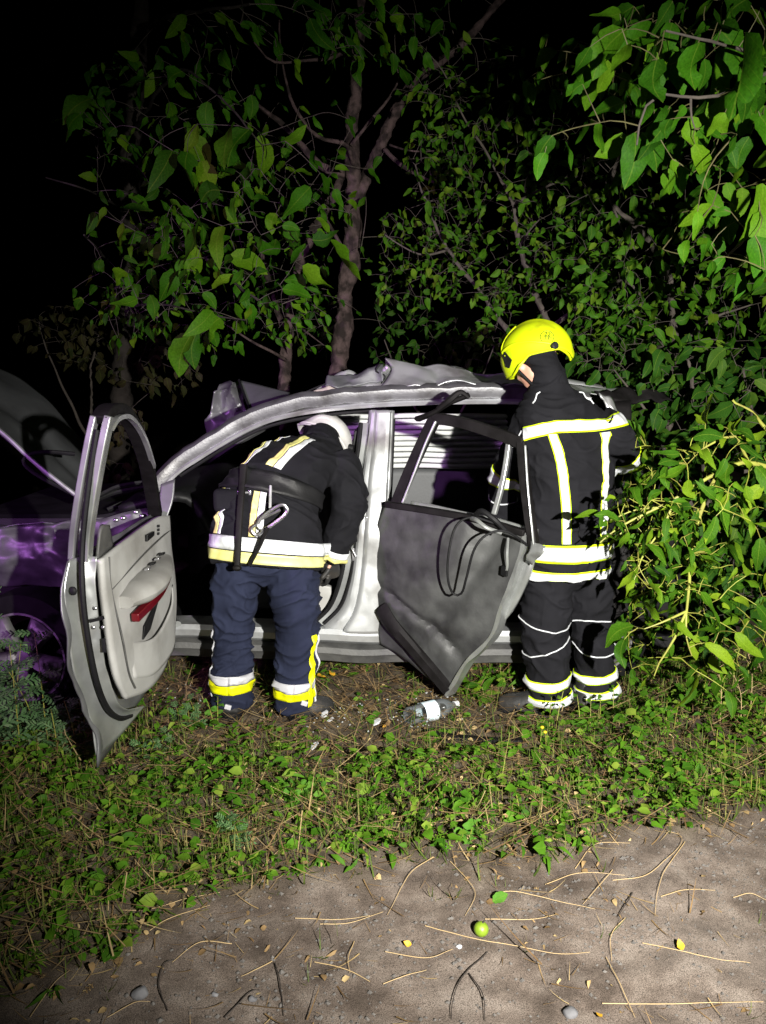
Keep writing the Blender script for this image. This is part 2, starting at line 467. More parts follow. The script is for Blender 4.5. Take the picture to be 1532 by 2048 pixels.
def ground_material():
    m = bpy.data.materials.new('dirt_and_soil'); m.use_nodes = True
    nt = m.node_tree; N = nt.nodes; L = nt.links; b = N['Principled BSDF']
    at = N.new('ShaderNodeAttribute'); at.attribute_name = 'road'
    tc = N.new('ShaderNodeTexCoord')
    def noi(s, d=6):
        n = N.new('ShaderNodeTexNoise'); n.inputs['Scale'].default_value = s; n.inputs['Detail'].default_value = d
        L.new(tc.outputs['Object'], n.inputs['Vector']); return n.outputs['Fac']
    def ramp(f, cs):
        r = N.new('ShaderNodeValToRGB'); L.new(f, r.inputs[0])
        e = r.color_ramp.elements
        e[0].position, e[0].color = cs[0][0], (*cs[0][1], 1)
        e[1].position, e[1].color = cs[-1][0], (*cs[-1][1], 1)
        for p, c in cs[1:-1]:
            k = e.new(p); k.color = (*c, 1)
        return r.outputs[0]
    def mixc(f, a, c):
        x = N.new('ShaderNodeMix'); x.data_type = 'RGBA'
        if isinstance(f, float): x.inputs[0].default_value = f
        else: L.new(f, x.inputs[0])
        L.new(a, x.inputs[6]); L.new(c, x.inputs[7]); return x.outputs[2]
    big, mid, fine, grit = noi(1.6), noi(11, 9), noi(45, 12), noi(420, 3)
    road = ramp(big, [(0.38, (0.062, 0.047, 0.036)), (0.5, (0.130, 0.103, 0.082)), (0.62, (0.195, 0.162, 0.135))])
    road2 = ramp(mid, [(0.34, (0.045, 0.035, 0.028)), (0.5, (0.125, 0.10, 0.082)), (0.66, (0.21, 0.178, 0.15))])
    rd = mixc(0.55, road, road2)
    soil = ramp(mid, [(0.3, (0.038, 0.03, 0.022)), (0.5, (0.075, 0.058, 0.04)), (0.7, (0.12, 0.098, 0.068))])
    base = mixc(at.outputs['Fac'], soil, rd)
    sp = ramp(grit, [(0.38, (0.25, 0.25, 0.25)), (0.5, (1, 1, 1)), (0.64, (1.5, 1.5, 1.55))])
    mu = N.new('ShaderNodeMix'); mu.data_type = 'RGBA'; mu.blend_type = 'MULTIPLY'; mu.inputs[0].default_value = 0.8
    L.new(base, mu.inputs[6]); L.new(sp, mu.inputs[7])
    L.new(mu.outputs[2], b.inputs['Base Color'])
    b.inputs['Roughness'].default_value = 0.95; b.inputs['Specular IOR Level'].default_value = 0.15
    ad = N.new('ShaderNodeMath'); ad.operation = 'MULTIPLY_ADD'; ad.inputs[1].default_value = 0.35
    L.new(grit, ad.inputs[0]); L.new(fine, ad.inputs[2])
    bp = N.new('ShaderNodeBump'); bp.inputs['Strength'].default_value = 0.45; bp.inputs['Distance'].default_value = 0.006
    L.new(ad.outputs[0], bp.inputs['Height']); L.new(bp.outputs[0], b.inputs['Normal'])
    return m
M['ground'] = ground_material()
ground = mb.build('ground', M['ground'])
ground['kind'] = 'structure'
at = ground.data.attributes.new('road', 'FLOAT', 'POINT')
at.data.foreach_set('value', [road_f(v.x, v.y) if abs(v.x) < 8 and v.y < 12 else (1.0 if v.y < 1.9 else 0.0) for v in mb.v])

# ================================================================== the wrecked car
def side_y(z):
    return 3.74 + max(0, z - 0.85) * 0.36
def S(px, py, off=0.0):
    """point on the car's near flank"""
    Y = 3.74
    for _ in range(6):
        Y = side_y(P(px, py, Y).z) + off
    return P(px, py, Y)
car = thing('car_wreck', (0.1, 4.5, 0), 'crushed silver car with torn roof, its doors hanging open under the trees', 'car')

# A-pillar and roof rail
rail_px = [(300, 985), (330, 950), (360, 921), (400, 895), (440, 870), (480, 847), (520, 828), (560, 815), (610, 805), (670, 797), (740, 791), (820, 787), (920, 784), (1020, 784), (1110, 790), (1180, 804)]
rail = catmull([S(x, y) for x, y in rail_px], 90)
M['rail_paint'] = mat('shaded_dusty_rail_paint', (0.13, 0.132, 0.137), 0.42, 0.4, 0.2, 9.0, 0.10, 90, col2=(0.065, 0.064, 0.064), mix=0.45, sharp=0.1, detail=12)  # silver rail darkened: its shade is in the base colour, the mottle is dirt
rail = [p + Vector((0, 0.006 * nz(p, 9), 0.004 * nz(p, 13) + crease(p, 7, 0.006))) for p in rail]
prof = [(-0.034, 0.0), (-0.030, -0.010), (0.004, -0.017), (0.026, -0.012), (0.034, 0.005), (0.036, 0.05), (-0.03, 0.06)]
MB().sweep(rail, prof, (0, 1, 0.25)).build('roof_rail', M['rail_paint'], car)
lip = catmull([S(x, y + 20, 0.012) for x, y in rail_px[1:]], 90)
MB().sweep(lip, [(-0.012, 0.0), (-0.008, -0.012), (0.006, -0.016), (0.012, -0.004), (0.012, 0.05), (-0.012, 0.05)], (0, 1, 0.25)).build('door_flange', M['paint'], car)
seal = catmull([S(x, y + 31, 0.03) for x, y in rail_px[2:11]], 70)
MB().tube(seal, 0.009, 8).build('door_seal', M['rubber'], car)
gut = catmull([S(x, y - 13, 0.012) for x, y in rail_px[8:15]], 60)
MB().tube(gut, 0.006, 6).build('roof_gutter', M['black_plastic'], car)

# B-pillar
bl = [(745, 822), (738, 890), (727, 965), (718, 1050), (712, 1110), (702, 1170), (684, 1222), (648, 1258)]
br = [(782, 822), (780, 890), (777, 965), (775, 1050), (774, 1110), (774, 1170), (776, 1225), (780, 1262)]
def bulge(p, u, v):
    pr = [(0, 0.03), (0.05, 0.010), (0.10, 0.0), (0.30, -0.003), (0.34, -0.018), (0.82, -0.021), (0.86, -0.010), (0.94, -0.006), (1.0, 0.03)]
    d = 0
    for (a, b), (c, e) in zip(pr, pr[1:]):
        if a <= u <= c: d = b + (e - b) * (u - a) / (c - a)
    return Vector((0, d + 0.003 * nz(p, 6) + crease(p, 9, 0.002), 0))
MB().coons([S(*bl[0]), S(764, 822), S(*br[0])], [S(*bl[-1]), S(700, 1262), S(*br[-1])], [S(*p) for p in bl], [S(*p) for p in br], 40, 70, bulge).build('pillar', M['paint'], car, solid=0.02, off=-1)
fl_px = [(733, 846), (727, 900), (716, 965), (707, 1050), (701, 1110), (690, 1165), (672, 1212), (640, 1245)]
MB().sweep(catmull([S(x, y, 0.025) for x, y in fl_px], 60), [(-0.016, 0), (0.016, -0.004), (0.018, 0.05), (-0.016, 0.06)], (0, 1, 0)).build('pillar_flange', M['primer'], car)
MB().tube(catmull([S(x + 8, y + 2, 0.0) for x, y in fl_px], 60), 0.0085, 8).build('door_seal', M['rubber'], car)
MB().tube(catmull([S(x - 11, y, 0.03) for x, y in fl_px], 60), 0.011, 8).build('door_seal', M['rubber'], car)
MB().tube(catmull([S(x, y, -0.002) for x, y in [(787, 838), (785, 890), (782, 965), (779, 1000)]], 30), 0.009, 8).build('door_seal', M['rubber'], car)
# striker, hinge plates and the pressed access panel in the pillar foot
mbx = MB().plate([S(x, y, 0.004) for x, y in [(702, 1096), (714, 1094), (716, 1118), (705, 1122)]], (0, -0.012, 0))
mbx.build('striker_plate', M['steel'], car, smooth=False, bevel=0.003)
MB().tube([S(706, 1100, -0.012), S(706, 1100, -0.04), S(711, 1112, -0.04), S(711, 1112, -0.012)], 0.004, 6).build('striker', M['steel'], car)
for y0 in (1188, 1030):
    MB().plate([S(x, y, -0.02) for x, y in [(730, y0), (746, y0 - 4), (748, y0 + 14), (730, y0 + 12)]], (0, -0.014, 0)).build('hinge', M['primer'], car, smooth=False, bevel=0.004)
    for dx in (734, 742):
        MB().ball(S(dx, y0 + 5, -0.036), 0.006, 0.004, 0.006, 8).build('bolt', M['steel'], car)
MB().plate([S(x, y, -0.008) for x, y in [(690, 1242), (750, 1236), (752, 1268), (745, 1276), (684, 1276)]], (0, -0.008, 0)).build('access_panel', M['paint'], car, smooth=False, bevel=0.006)
# sill and rocker trim
sl = catmull([S(x, y, 0) for x, y in [(335, 1262), (500, 1266), (640, 1272), (760, 1276), (1000, 1276), (1060, 1276)]], 60)
sl = [p + Vector((0, 0.008 * nz(p, 7), 0.006 * nz(p, 5))) for p in sl]
MB().sweep(sl, [(-0.035, 0.0), (-0.012, -0.03), (0.02, -0.035), (0.042, -0.02), (0.042, 0.12), (-0.045, 0.14)], (0, 1, 0)).build('sill', M['paint'], car)
rk = [p + Vector((0, -0.005, -0.088 + 0.006 * nz(p, 4, 3))) for p in sl]
MB().sweep(rk, [(-0.05, 0.02), (-0.035, -0.012), (0.0, -0.026), (0.012, -0.036), (0.04, -0.03), (0.05, 0.0), (0.05, 0.12), (-0.05, 0.12)], (0, 1, 0)).build('rocker_trim', M['rocker'], car)
# tub behind: floor, far flank, dashboard, seats, tailgate side
MB().box((0.15, 4.55, 0.24), 2.75, 1.5, 0.06).build('floor_pan', M['black_plastic'], car, smooth=False)
far = MB()
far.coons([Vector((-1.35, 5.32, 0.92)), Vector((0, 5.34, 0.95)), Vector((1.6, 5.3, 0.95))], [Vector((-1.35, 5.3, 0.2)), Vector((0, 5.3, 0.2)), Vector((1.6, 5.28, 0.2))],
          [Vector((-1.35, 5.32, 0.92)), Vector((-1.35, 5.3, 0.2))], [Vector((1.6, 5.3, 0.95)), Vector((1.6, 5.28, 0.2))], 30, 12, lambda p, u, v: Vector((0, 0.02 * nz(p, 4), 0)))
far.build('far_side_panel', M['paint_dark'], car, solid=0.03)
frail = catmull([Vector(p) for p in [(-1.25, 5.25, 0.95), (-0.9, 5.2, 1.18), (-0.45, 5.12, 1.38), (0.1, 5.08, 1.46), (0.8, 5.08, 1.47), (1.4, 5.1, 1.4), (1.75, 5.15, 1.0)]], 60)
MB().tube(frail, 0.04, 8).build('far_roof_rail', M['paint_dull'], car)
for x0, x1 in ((-0.02, -0.02), (0.82, 0.86)):
    MB().tube([(x0, 5.28, 0.92), (x1, 5.1, 1.45)], 0.045, 8).build('far_pillar', M['black_plastic'], car)
# the airbag curtain let down on the far side: pleats one above the other
c0, c1 = P(672, 838, 5.16), P(1045, 838, 5.16)
zt, zb = 1.32, 0.955
npl = 10
for k in range(npl):
    za, zb_ = zt - (zt - zb) * k / npl, zt - (zt - zb) * (k + 1) / npl
    rows = []
    for j in range(7):
        t = j / 6
        row = []
        for i in range(28):
            u = i / 27
            x = c0.x + (c1.x - c0.x) * u
            p = Vector((x, 5.16 - 0.024 * math.sin(math.pi * t) ** 0.7 - 0.01 * nz((x, 0, za), 5), za + (zb_ - za) * t + 0.008 * nz((x, za, 0), 3.5)))
            row.append(p)
        rows.append(row)
    MB().grid(rows).build('curtain_pleat', M['curtain'], car, solid=0.004)
# dashboard and steering wheel
MB().coons([Vector((-1.32, 3.85, 0.93)), Vector((-1.3, 4.5, 0.98)), Vector((-1.32, 5.25, 0.93))], [Vector((-0.82, 3.9, 0.72)), Vector((-0.8, 4.5, 0.78)), Vector((-0.82, 5.2, 0.72))],
           [Vector((-1.32, 3.85, 0.93)), Vector((-0.98, 3.87, 0.98)), Vector((-0.82, 3.9, 0.72))], [Vector((-1.32, 5.25, 0.93)), Vector((-0.98, 5.22, 0.98)), Vector((-0.82, 5.2, 0.72))], 20, 14).build('dashboard', M['black_plastic'], car, solid=0.04)
wc = Vector((-0.62, 4.12, 0.86)); wn = Vector((0.9, 0.0, 0.42)).normalized()
wa = wn.cross(Vector((0, 1, 0))).normalized(); wb = wn.cross(wa)
ring = [wc + wa * (0.185 * math.cos(t)) + wb * (0.185 * math.sin(t)) for t in np.linspace(0, 2 * math.pi, 33)]
stw = MB().tube(ring, 0.016, 8, cap=False)
for t in (0.3, 2.84, 4.71): stw.tube([wc - wn * 0.03, wc + wa * (0.18 * math.cos(t)) + wb * (0.18 * math.sin(t))], 0.014, 6)
stw.ball(wc - wn * 0.02, 0.06, 0.06, 0.05)
stw.build('steering_wheel', M['black_plastic'], car)
MB().tube([wc - wn * 0.04, wc - wn * 0.4], 0.03, 8).build('steering_column', M['black_plastic'], car)
def seat(x, y, wd, name='seat'):
    cu = MB()
    cu.box((x, y, 0.44), 0.5, wd, 0.16)
    a = cu.build(name, M['dark_cloth'], car, bevel=0.05)
    Mx = Matrix.Rotation(R(14), 3, 'Y')
    MB().box((x + 0.30, y, 0.78), 0.14, wd, 0.62, Mx).build('backrest', M['dark_cloth'], car, bevel=0.05)
    return a
seat(-0.58, 4.18, 0.5); seat(-0.56, 4.9, 0.5); seat(0.72, 4.55, 1.25)
for y in (4.9,):
    MB().box((-0.14, y, 1.17), 0.09, 0.25, 0.16, Matrix.Rotation(R(14), 3, 'Y')).build('headrest', M['dark_cloth'], car, bevel=0.035)
MB().plate([S(x, y, 0.10) for x, y in [(632, 1168), (662, 1174), (664, 1204), (666, 1240), (648, 1262), (628, 1262)]], (0, 0.04, 0)).build('seat_side_trim', M['grey_trim'], car, smooth=False, bevel=0.008)
# seat belts, sagging airbag and loose stuff inside
MB().sweep(catmull([S(742, 846, 0.08), S(728, 930, 0.10), S(712, 1010, 0.16), S(690, 1120, 0.2), S(676, 1200, 0.16)], 40), [(-0.022, -0.001), (0.022, -0.001), (0.022, 0.001), (-0.022, 0.001)], (0, 1, 0)).build('seat_belt', M['dark_cloth'], car)
mba = MB().ball(Vector((-0.72, 4.2, 0.72)), 0.14, 0.17, 0.2, 20)
mba.v = [v + Vector((crease(v, 6, 0.06), crease(v, 5, 0.05, 3), crease(v, 7, 0.05, 5) - 0.12 * max(0, v.z - 0.7))) for v in mba.v]
mba.build('airbag', M['curtain'], car)
# roof: buckled skin, its front end torn and folded up
def roof_disp(p, u, v):
    k = min(1, u * 5)
    return Vector((0.0, 0.5 * crease(p, 5, 0.028, 2) * k, (crease(p, 4.0, 0.022) + 0.006 * nz(p, 9, 1)) * k))
MB().coons([P(770, 716, 4.14), P(850, 728, 4.17), P(950, 742, 4.2), P(1060, 752, 4.22), P(1160, 768, 4.25), P(1240, 778, 4.28)],
           [S(748, 779, 0.05), P(830, 772, 3.98), P(950, 768, 3.98), P(1040, 770, 3.98), P(1140, 776, 3.98), P(1230, 792, 4.02)],
           [P(770, 716, 4.14), P(784, 738, 4.1), P(766, 768, 4.03), S(748, 779, 0.05)],
           [P(1240, 778, 4.28), P(1236, 784, 4.15), P(1230, 792, 4.02)], 60, 26, roof_disp).build('roof', M['paint'], car, solid=0.004)
MB().coons([P(770, 717, 4.145), P(900, 738, 4.185), P(1060, 753, 4.225), P(1240, 779, 4.285)], [Vector((0.05, 5.1, 1.48)), Vector((0.5, 5.1, 1.48)), Vector((1.0, 5.1, 1.47)), Vector((1.5, 5.1, 1.42))],
           [P(770, 717, 4.145), Vector((0.03, 4.8, 1.55)), Vector((0.05, 5.1, 1.48))], [P(1240, 779, 4.285), Vector((1.6, 4.8, 1.47)), Vector((1.5, 5.1, 1.42))], 40, 14, roof_disp).build('roof', M['paint'], car, solid=0.004)
# torn flap: silver top skin and grey underside with a ragged edge
def rag(p, u, v):
    return Vector((0.015 * nz(p, 18), crease(p, 5.5, 0.04, 4), crease(p, 7, 0.022, 7)))
MB().coons([P(612, 786, 4.12), P(652, 762, 4.16), P(690, 742, 4.2), P(742, 742, 4.22), P(771, 727, 4.15)],
           [P(600, 798, 4.05), P(650, 790, 4.02), P(700, 785, 4.0), P(750, 778, 4.0), P(776, 762, 4.06)],
           [P(612, 786, 4.12), P(606, 792, 4.08), P(600, 798, 4.05)], [P(771, 727, 4.15), P(785, 745, 4.12), P(776, 762, 4.06)], 36, 14, rag).build('torn_roof_flap', M['paint'], car, solid=0.004)
MB().coons([P(655, 757, 4.08), P(690, 747, 4.09), P(730, 742, 4.09), P(764, 734, 4.09)], [P(650, 772, 4.03), P(690, 768, 4.03), P(730, 769, 4.03), P(764, 758, 4.04)],
           [P(655, 757, 4.08), P(650, 772, 4.03)], [P(764, 734, 4.09), P(768, 748, 4.06), P(764, 758, 4.04)], 26, 10, rag).build('roof_lining', M['paint_dark'], car, solid=0.004)
MB().coons([P(582, 798, 4.05), P(620, 782, 4.06), P(660, 774, 4.07), P(684, 772, 4.07)], [P(580, 806, 4.0), P(620, 801, 3.99), P(660, 797, 3.985), P(690, 793, 3.985)],
           [P(582, 798, 4.05), P(580, 806, 4.0)], [P(684, 772, 4.07), P(690, 793, 3.985)], 26, 8, rag).build('torn_lining', M['torn'], car, solid=0.005)
for pts in ([(596, 792), (640, 772), (672, 764)], [(640, 785), (700, 776), (748, 772)], [(760, 728), (752, 742), (770, 752), (762, 768)]):
    MB().tube(catmull([P(x, y, 4.03 + 0.01 * i) for i, (x, y) in enumerate(pts)], 14), [0.006, 0.003], 6).build('torn_edge', M['black_plastic'], car)
# far-side wreckage over the dashboard: crumpled door top and a dark panel
MB().coons([P(440, 768, 4.95), P(462, 758, 4.95), P(484, 764, 4.9)], [P(412, 872, 4.9), P(450, 862, 4.85), P(500, 842, 4.8)],
           [P(440, 768, 4.95), P(428, 800, 4.86), P(412, 840, 4.9), P(412, 872, 4.9)], [P(484, 764, 4.9), P(494, 800, 4.84), P(500, 842, 4.8)], 20, 24,
           lambda p, u, v: Vector((0.03 * nz(p, 8), crease(p, 5, 0.08, 2), crease(p, 6, 0.03, 5)))).build('crumpled_door_top', M['paint_dull'], car, solid=0.006)
MB().coons([P(478, 760, 4.78), P(520, 770, 4.7), P(578, 784, 4.6)], [P(506, 834, 4.55), P(540, 822, 4.5), P(590, 806, 4.45)],
           [P(478, 760, 4.78), P(490, 796, 4.66), P(506, 834, 4.55)], [P(578, 784, 4.6), P(586, 796, 4.5), P(590, 806, 4.45)], 16, 12,
           lambda p, u, v: Vector((0, 0.012 * nz(p, 8), 0))).build('windscreen_fragment', M['paint_dark'], car, solid=0.006)
MB().tube(catmull([P(478, 760, 4.77), P(492, 798, 4.64), P(508, 838, 4.52)], 12), 0.008, 6).build('torn_edge', M['rubber'], car)
# bonnet thrown up, hinge arm and cable
def hood_disp(p, u, v):
    c = math.exp(-((v - 0.55) / 0.12) ** 2) * -0.05
    return Vector((0.3 * c, 0, c + 0.02 * nz(p, 4)))
MB().coons([P(-260, 640, 5.0), P(-120, 690, 5.0), P(0, 738, 5.0), P(62, 768, 4.95), P(125, 832, 4.9), P(205, 935, 4.85)],
           [P(-300, 640, 3.95), P(-120, 770, 3.92), P(0, 858, 3.9), P(60, 914, 3.88), P(110, 956, 3.86), P(170, 1000, 3.86)],
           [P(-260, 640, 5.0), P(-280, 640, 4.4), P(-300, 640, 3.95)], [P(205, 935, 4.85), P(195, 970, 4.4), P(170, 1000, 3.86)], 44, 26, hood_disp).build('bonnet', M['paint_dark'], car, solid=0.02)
MB().tube(catmull([P(-120, 776, 3.88), P(0, 862, 3.86), P(60, 917, 3.85), P(110, 958, 3.84), P(168, 1002, 3.84)], 30), 0.011, 8).build('bonnet_edge', M['paint'], car)
MB().tube(catmull([P(150, 908, 3.95), P(95, 904, 3.9), P(58, 910, 3.86), P(48, 926, 3.84), P(75, 950, 3.84), P(140, 985, 3.85)], 30), 0.011, 8).build('bonnet_cable', M['rubber'], car)
M['wing_paint'] = mat('dimmed_wing_paint', (0.12, 0.12, 0.125), 0.42, 0.4, 0.2, 6.0, 0.06, 60, col2=(0.05, 0.05, 0.055), detail=10)  # silver paint darkened so the wing stays dim under the strong beacon
# front wing with crumples and a wheel arch
def wing_disp(p, u, v):
    return Vector((0, -0.02 * math.sin(math.pi * v) + 0.02 * nz(p, 5) + crease(p, 4.5, 0.035, 3) + crease(p, 10, 0.012, 6), 0.014 * nz(p, 7, 5)))
arch = [S(-330, 1250), S(-260, 1180), S(-120, 1150), S(0, 1172), S(80, 1170), S(150, 1200), S(190, 1290), S(215, 1300), S(310, 1300)]
MB().coons([S(-330, 1070), S(-150, 1066), S(0, 1055), S(100, 1046), S(200, 1035), S(318, 1012)], arch,
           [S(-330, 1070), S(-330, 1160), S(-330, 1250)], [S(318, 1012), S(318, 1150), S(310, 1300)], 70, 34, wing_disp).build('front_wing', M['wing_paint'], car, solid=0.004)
MB().coons([P(-330, 1045, 4.5), P(0, 1035, 4.5), P(180, 1020, 4.5), P(310, 985, 4.5)], [S(-330, 1070), S(0, 1055), S(200, 1035), S(318, 1012)],
           [P(-330, 1045, 4.5), S(-330, 1070)], [P(310, 985, 4.5), S(318, 1012)], 40, 14, lambda p, u, v: Vector((0, 0, 0.04 * nz(p, 6) - 0.01))).build('wing_top', M['paint_dull'], car, solid=0.004)
MB().coons([S(322, 968, -0.01), S(345, 955, -0.01)], [S(322, 1040, -0.01), S(330, 1045, -0.01)], [S(322, 968, -0.01), S(318, 1010, -0.01), S(322, 1040, -0.01)], [S(350, 958, -0.01), S(346, 1000, -0.01), S(330, 1045, -0.01)], 8, 12).build('mirror_corner', M['paint_dull'], car, solid=0.006)
for pts in ([(200, 990), (240, 972), (300, 962)], [(215, 1020), (250, 1005), (270, 1012), (300, 1000)], [(180, 1005), (230, 985), (300, 972)]):
    MB().tube(catmull([P(x, y, 4.0 + 0.05 * i) for i, (x, y) in enumerate(pts)], 14), [0.014, 0.01], 6).build('wiper_linkage', M['black_plastic'], car)
for k, (x, y) in enumerate([(246, 1036), (272, 1024), (284, 1032), (232, 1040)]):
    MB().ball(S(x, y, -0.02), 0.014, 0.012, 0.012, 8).build('broken_bracket', M['steel'], car)
for z0, h in ((0.62, 0.5),):
    MB().box((-1.75, 4.5, z0), 0.8, 1.2, h).build('engine_bay', M['black_plastic'], car, smooth=False, bevel=0.05)
# front wheel: tyre, alloy rim with five broad spokes
def make_wheel(c, toe, spokes=5):
    Rm = Matrix.Rotation(R(toe), 3, 'Z')
    def w(x, y, z): return Vector(c) + Rm @ Vector((x, y, z))
    wheel = MB()
    rows = []
    for r_, y in [(0.19, -0.06), (0.215, -0.10), (0.26, -0.105), (0.295, -0.085), (0.305, -0.04), (0.305, 0.04), (0.295, 0.085), (0.25, 0.1), (0.19, 0.08)]:
        rows.append([w(r_ * math.cos(t), y, r_ * math.sin(t)) for t in np.linspace(0, 2 * math.pi, 49)[:-1]])
    wheel.grid(rows, True)
    wo = wheel.build('wheel', M['tyre'], car)
    rim = MB(); rows = []
    for r_, y in [(0.222, -0.085), (0.222, -0.1), (0.205, -0.1), (0.196, -0.075), (0.185, 0.06)]:
        rows.append([w(r_ * math.cos(t), y, r_ * math.sin(t)) for t in np.linspace(0, 2 * math.pi, 49)[:-1]])
    rim.grid(rows, True)
    rim.build('rim', M['alloy'], wo)
    for k in range(spokes):
        a = 2 * math.pi * k / spokes + 0.95
        d, e = Vector((math.cos(a), 0, math.sin(a))), Vector((-math.sin(a), 0, math.cos(a)))
        sp = []
        for s_, hw, y in [(0.03, 0.022, -0.075), (0.08, 0.028, -0.088), (0.14, 0.04, -0.094), (0.2, 0.055, -0.09)]:
            sp.append([w(*(d * s_ + e * q * hw + Vector((0, y + yy, 0)))) for q, yy in ((-1, 0.012), (-0.75, -0.006), (0, 0.002), (0.75, -0.006), (1, 0.012))])
        MB().grid(sp).build('spoke', M['alloy'], wo, solid=0.018, off=-1)
    MB().tube([w(0, -0.03, 0), w(0, -0.088, 0), w(0, -0.096, 0)], [0.05, 0.045, 0.03], 20).build('hub', M['alloy'], wo)
    for k in range(5):
        a = 2 * math.pi * k / 5 + 0.3
        MB().tube([w(0.042 * math.cos(a), -0.08, 0.042 * math.sin(a)), w(0.042 * math.cos(a), -0.098, 0.042 * math.sin(a))], 0.008, 6).build('wheel_bolt', M['rubber'], wo)
    MB().tube([w(0, 0.0, 0), w(0, 0.02, 0)], 0.15, 24).build('brake_disc', M['trim_black'], wo)
    return wo
make_wheel((-1.66, 3.56, 0.285), -8)
make_wheel((1.04, 3.86, 0.29), 0)
# rear quarter behind the second firefighter
MB().coons([S(1062, 800, 0.02), S(1180, 806, 0.02), S(1262, 800, 0.02)], [S(1062, 1290), S(1200, 1240), S(1380, 1270)],
           [S(1062, 800, 0.02), S(1068, 1000), S(1062, 1290)], [S(1262, 800, 0.02), S(1268, 900), S(1340, 1010), S(1380, 1270)], 34, 34,
           lambda p, u, v: Vector((0, 0.03 * nz(p, 4) + 0.012 * nz(p, 11), 0))).build('rear_quarter', M['trim_black'], car, solid=0.006)  # silver panel coloured black to imitate the shade of the foliage
MB().coons([P(1190, 776, 4.0), P(1330, 780, 4.2)], [P(1225, 806, 4.0), P(1345, 800, 4.2)], [P(1190, 776, 4.0), P(1225, 806, 4.0)], [P(1330, 780, 4.2), P(1345, 800, 4.2)], 14, 8, rag).build('tailgate_edge', M['trim_black'], car, solid=0.01)

MB().coons([P(1196, 792, 3.78), P(1222, 800, 3.8)], [P(1246, 905, 3.74), P(1266, 892, 3.76)], [P(1196, 792, 3.78), P(1226, 850, 3.74), P(1246, 905, 3.74)], [P(1222, 800, 3.8), P(1252, 850, 3.78), P(1266, 892, 3.76)], 8, 16, rag).build('rear_pillar', M['paint'], car, solid=0.01)
# ---------------------------------------------------------------- front door, swung square to the flank
HX, HY = -1.055, 3.73
def prof_o(z):
    pts = [(0.15, -0.015), (0.3, 0.0), (0.5, 0.03), (0.8, 0.045), (0.93, 0.035), (1.02, 0.02), (1.46, -0.09)]
    for (a, b), (c, d) in zip(pts, pts[1:]):
        if z <= c: return b + (d - b) * (z - a) / (c - a)
    return pts[-1][1]
def FD(s, z, o=0.0):
    return Vector((HX - prof_o(z) - o, HY - s, z))
dz = lambda p: Vector((0.012 * nz(p, 9), 0, 0.0))
skin = MB().coons([FD(0.0, 0.93), FD(0.55, 0.94), FD(1.10, 0.95)], [FD(0.02, 0.24), FD(0.6, 0.20), FD(1.08, 0.17)], [FD(0.0, 0.93), FD(0, 0.6), FD(0.02, 0.24)],
                  [FD(1.10, 0.95), FD(1.155, 0.84), FD(1.15, 0.6), FD(1.10, 0.4), FD(1.06, 0.3), FD(1.08, 0.17)], 34, 34,
                  lambda p, u, v: Vector((0.018 * nz(p, 7) * u, -0.014 * nz(p, 16) * u * u, 0)))
fdoor = skin.build('front_door', M['paint_dull'], car, solid=0.006)
fdoor['label'] = 'open front door seen from its pale grey lined inner side'
# shut face: silver return of the door between skin and lining, a rubber seal down its middle
IN = -0.085
sh_o = [(1.09, 0.955), (1.13, 0.84), (1.125, 0.6), (1.09, 0.44), (1.065, 0.34), (1.07, 0.2)]
sh_i = [(1.055, 0.955), (1.055, 0.84), (1.045, 0.6), (1.01, 0.44), (0.93, 0.33), (0.70, 0.24)]
MB().coons([FD(1.09, 0.955, -0.002), FD(1.07, 0.955, -0.05), FD(1.055, 0.955, IN)], [FD(1.075, 0.17, -0.002), FD(0.88, 0.18, -0.02), FD(0.66, 0.23, -0.06)],
           [FD(s, z, -0.002) for s, z in sh_o] , [FD(s, z, IN + 0.05 * max(0, 0.45 - z)) for s, z in sh_i], 20, 44,
           lambda p, u, v: Vector((0, 0.02 * math.sin(math.pi * u) * (1 if u < 0.5 else 0.6) + 0.006 * nz(p, 18), 0))).build('shut_face', M['primer'], fdoor, solid=0.004)
sealp = [FD(1.075, 1.40, -0.02), FD(1.085, 1.2, -0.03), FD(1.085, 1.0, -0.045), FD(1.105, 0.84, -0.062), FD(1.095, 0.68, -0.062), FD(1.06, 0.5, -0.06), FD(1.0, 0.37, -0.05), FD(0.90, 0.285, -0.045), FD(0.80, 0.25, -0.05)]
MB().tube(catmull([p + Vector((0, -0.012, 0)) for p in sealp], 60), 0.0105, 8).build('door_seal', M['rubber'], fdoor)
# window frame: two silver channels with the black run between, dark over the top
up = [(1.045, 0.94), (1.06, 1.05), (1.075, 1.2), (1.075, 1.36), (1.065, 1.445)]
MB().sweep(catmull([FD(s, z, 0.004) for s, z in up], 30), [(-0.011, -0.02), (0.011, -0.02), (0.011, 0.02), (-0.011, 0.02)], (0, 1, 0)).build('window_frame', M['primer'], fdoor, bevel=0.004)
MB().sweep(catmull([FD(s, z, -0.045) for s, z in up], 30), [(-0.013, -0.02), (0.013, -0.02), (0.013, 0.03), (-0.013, 0.03)], (0, 1, 0)).build('window_frame', M['primer'], fdoor, bevel=0.004)
top = [(1.075, 1.43), (1.02, 1.462), (0.9, 1.46), (0.75, 1.41), (0.6, 1.335), (0.42, 1.22), (0.25, 1.08), (0.1, 0.93)]
MB().sweep(catmull([FD(s, z, -0.02) for s, z in top], 60), [(-0.018, -0.03), (0.018, -0.03), (0.018, 0.03), (-0.018, 0.03)], (1, 0, 0)).build('window_frame', M['trim_black'], fdoor, bevel=0.005)
MB().sweep(catmull([FD(s - 0.03, z - 0.03, -0.05) for s, z in top[:6]], 50), [(-0.008, -0.008), (0.008, -0.008), (0.008, 0.01), (-0.008, 0.01)], (1, 0, 0)).build('window_channel', M['primer'], fdoor)
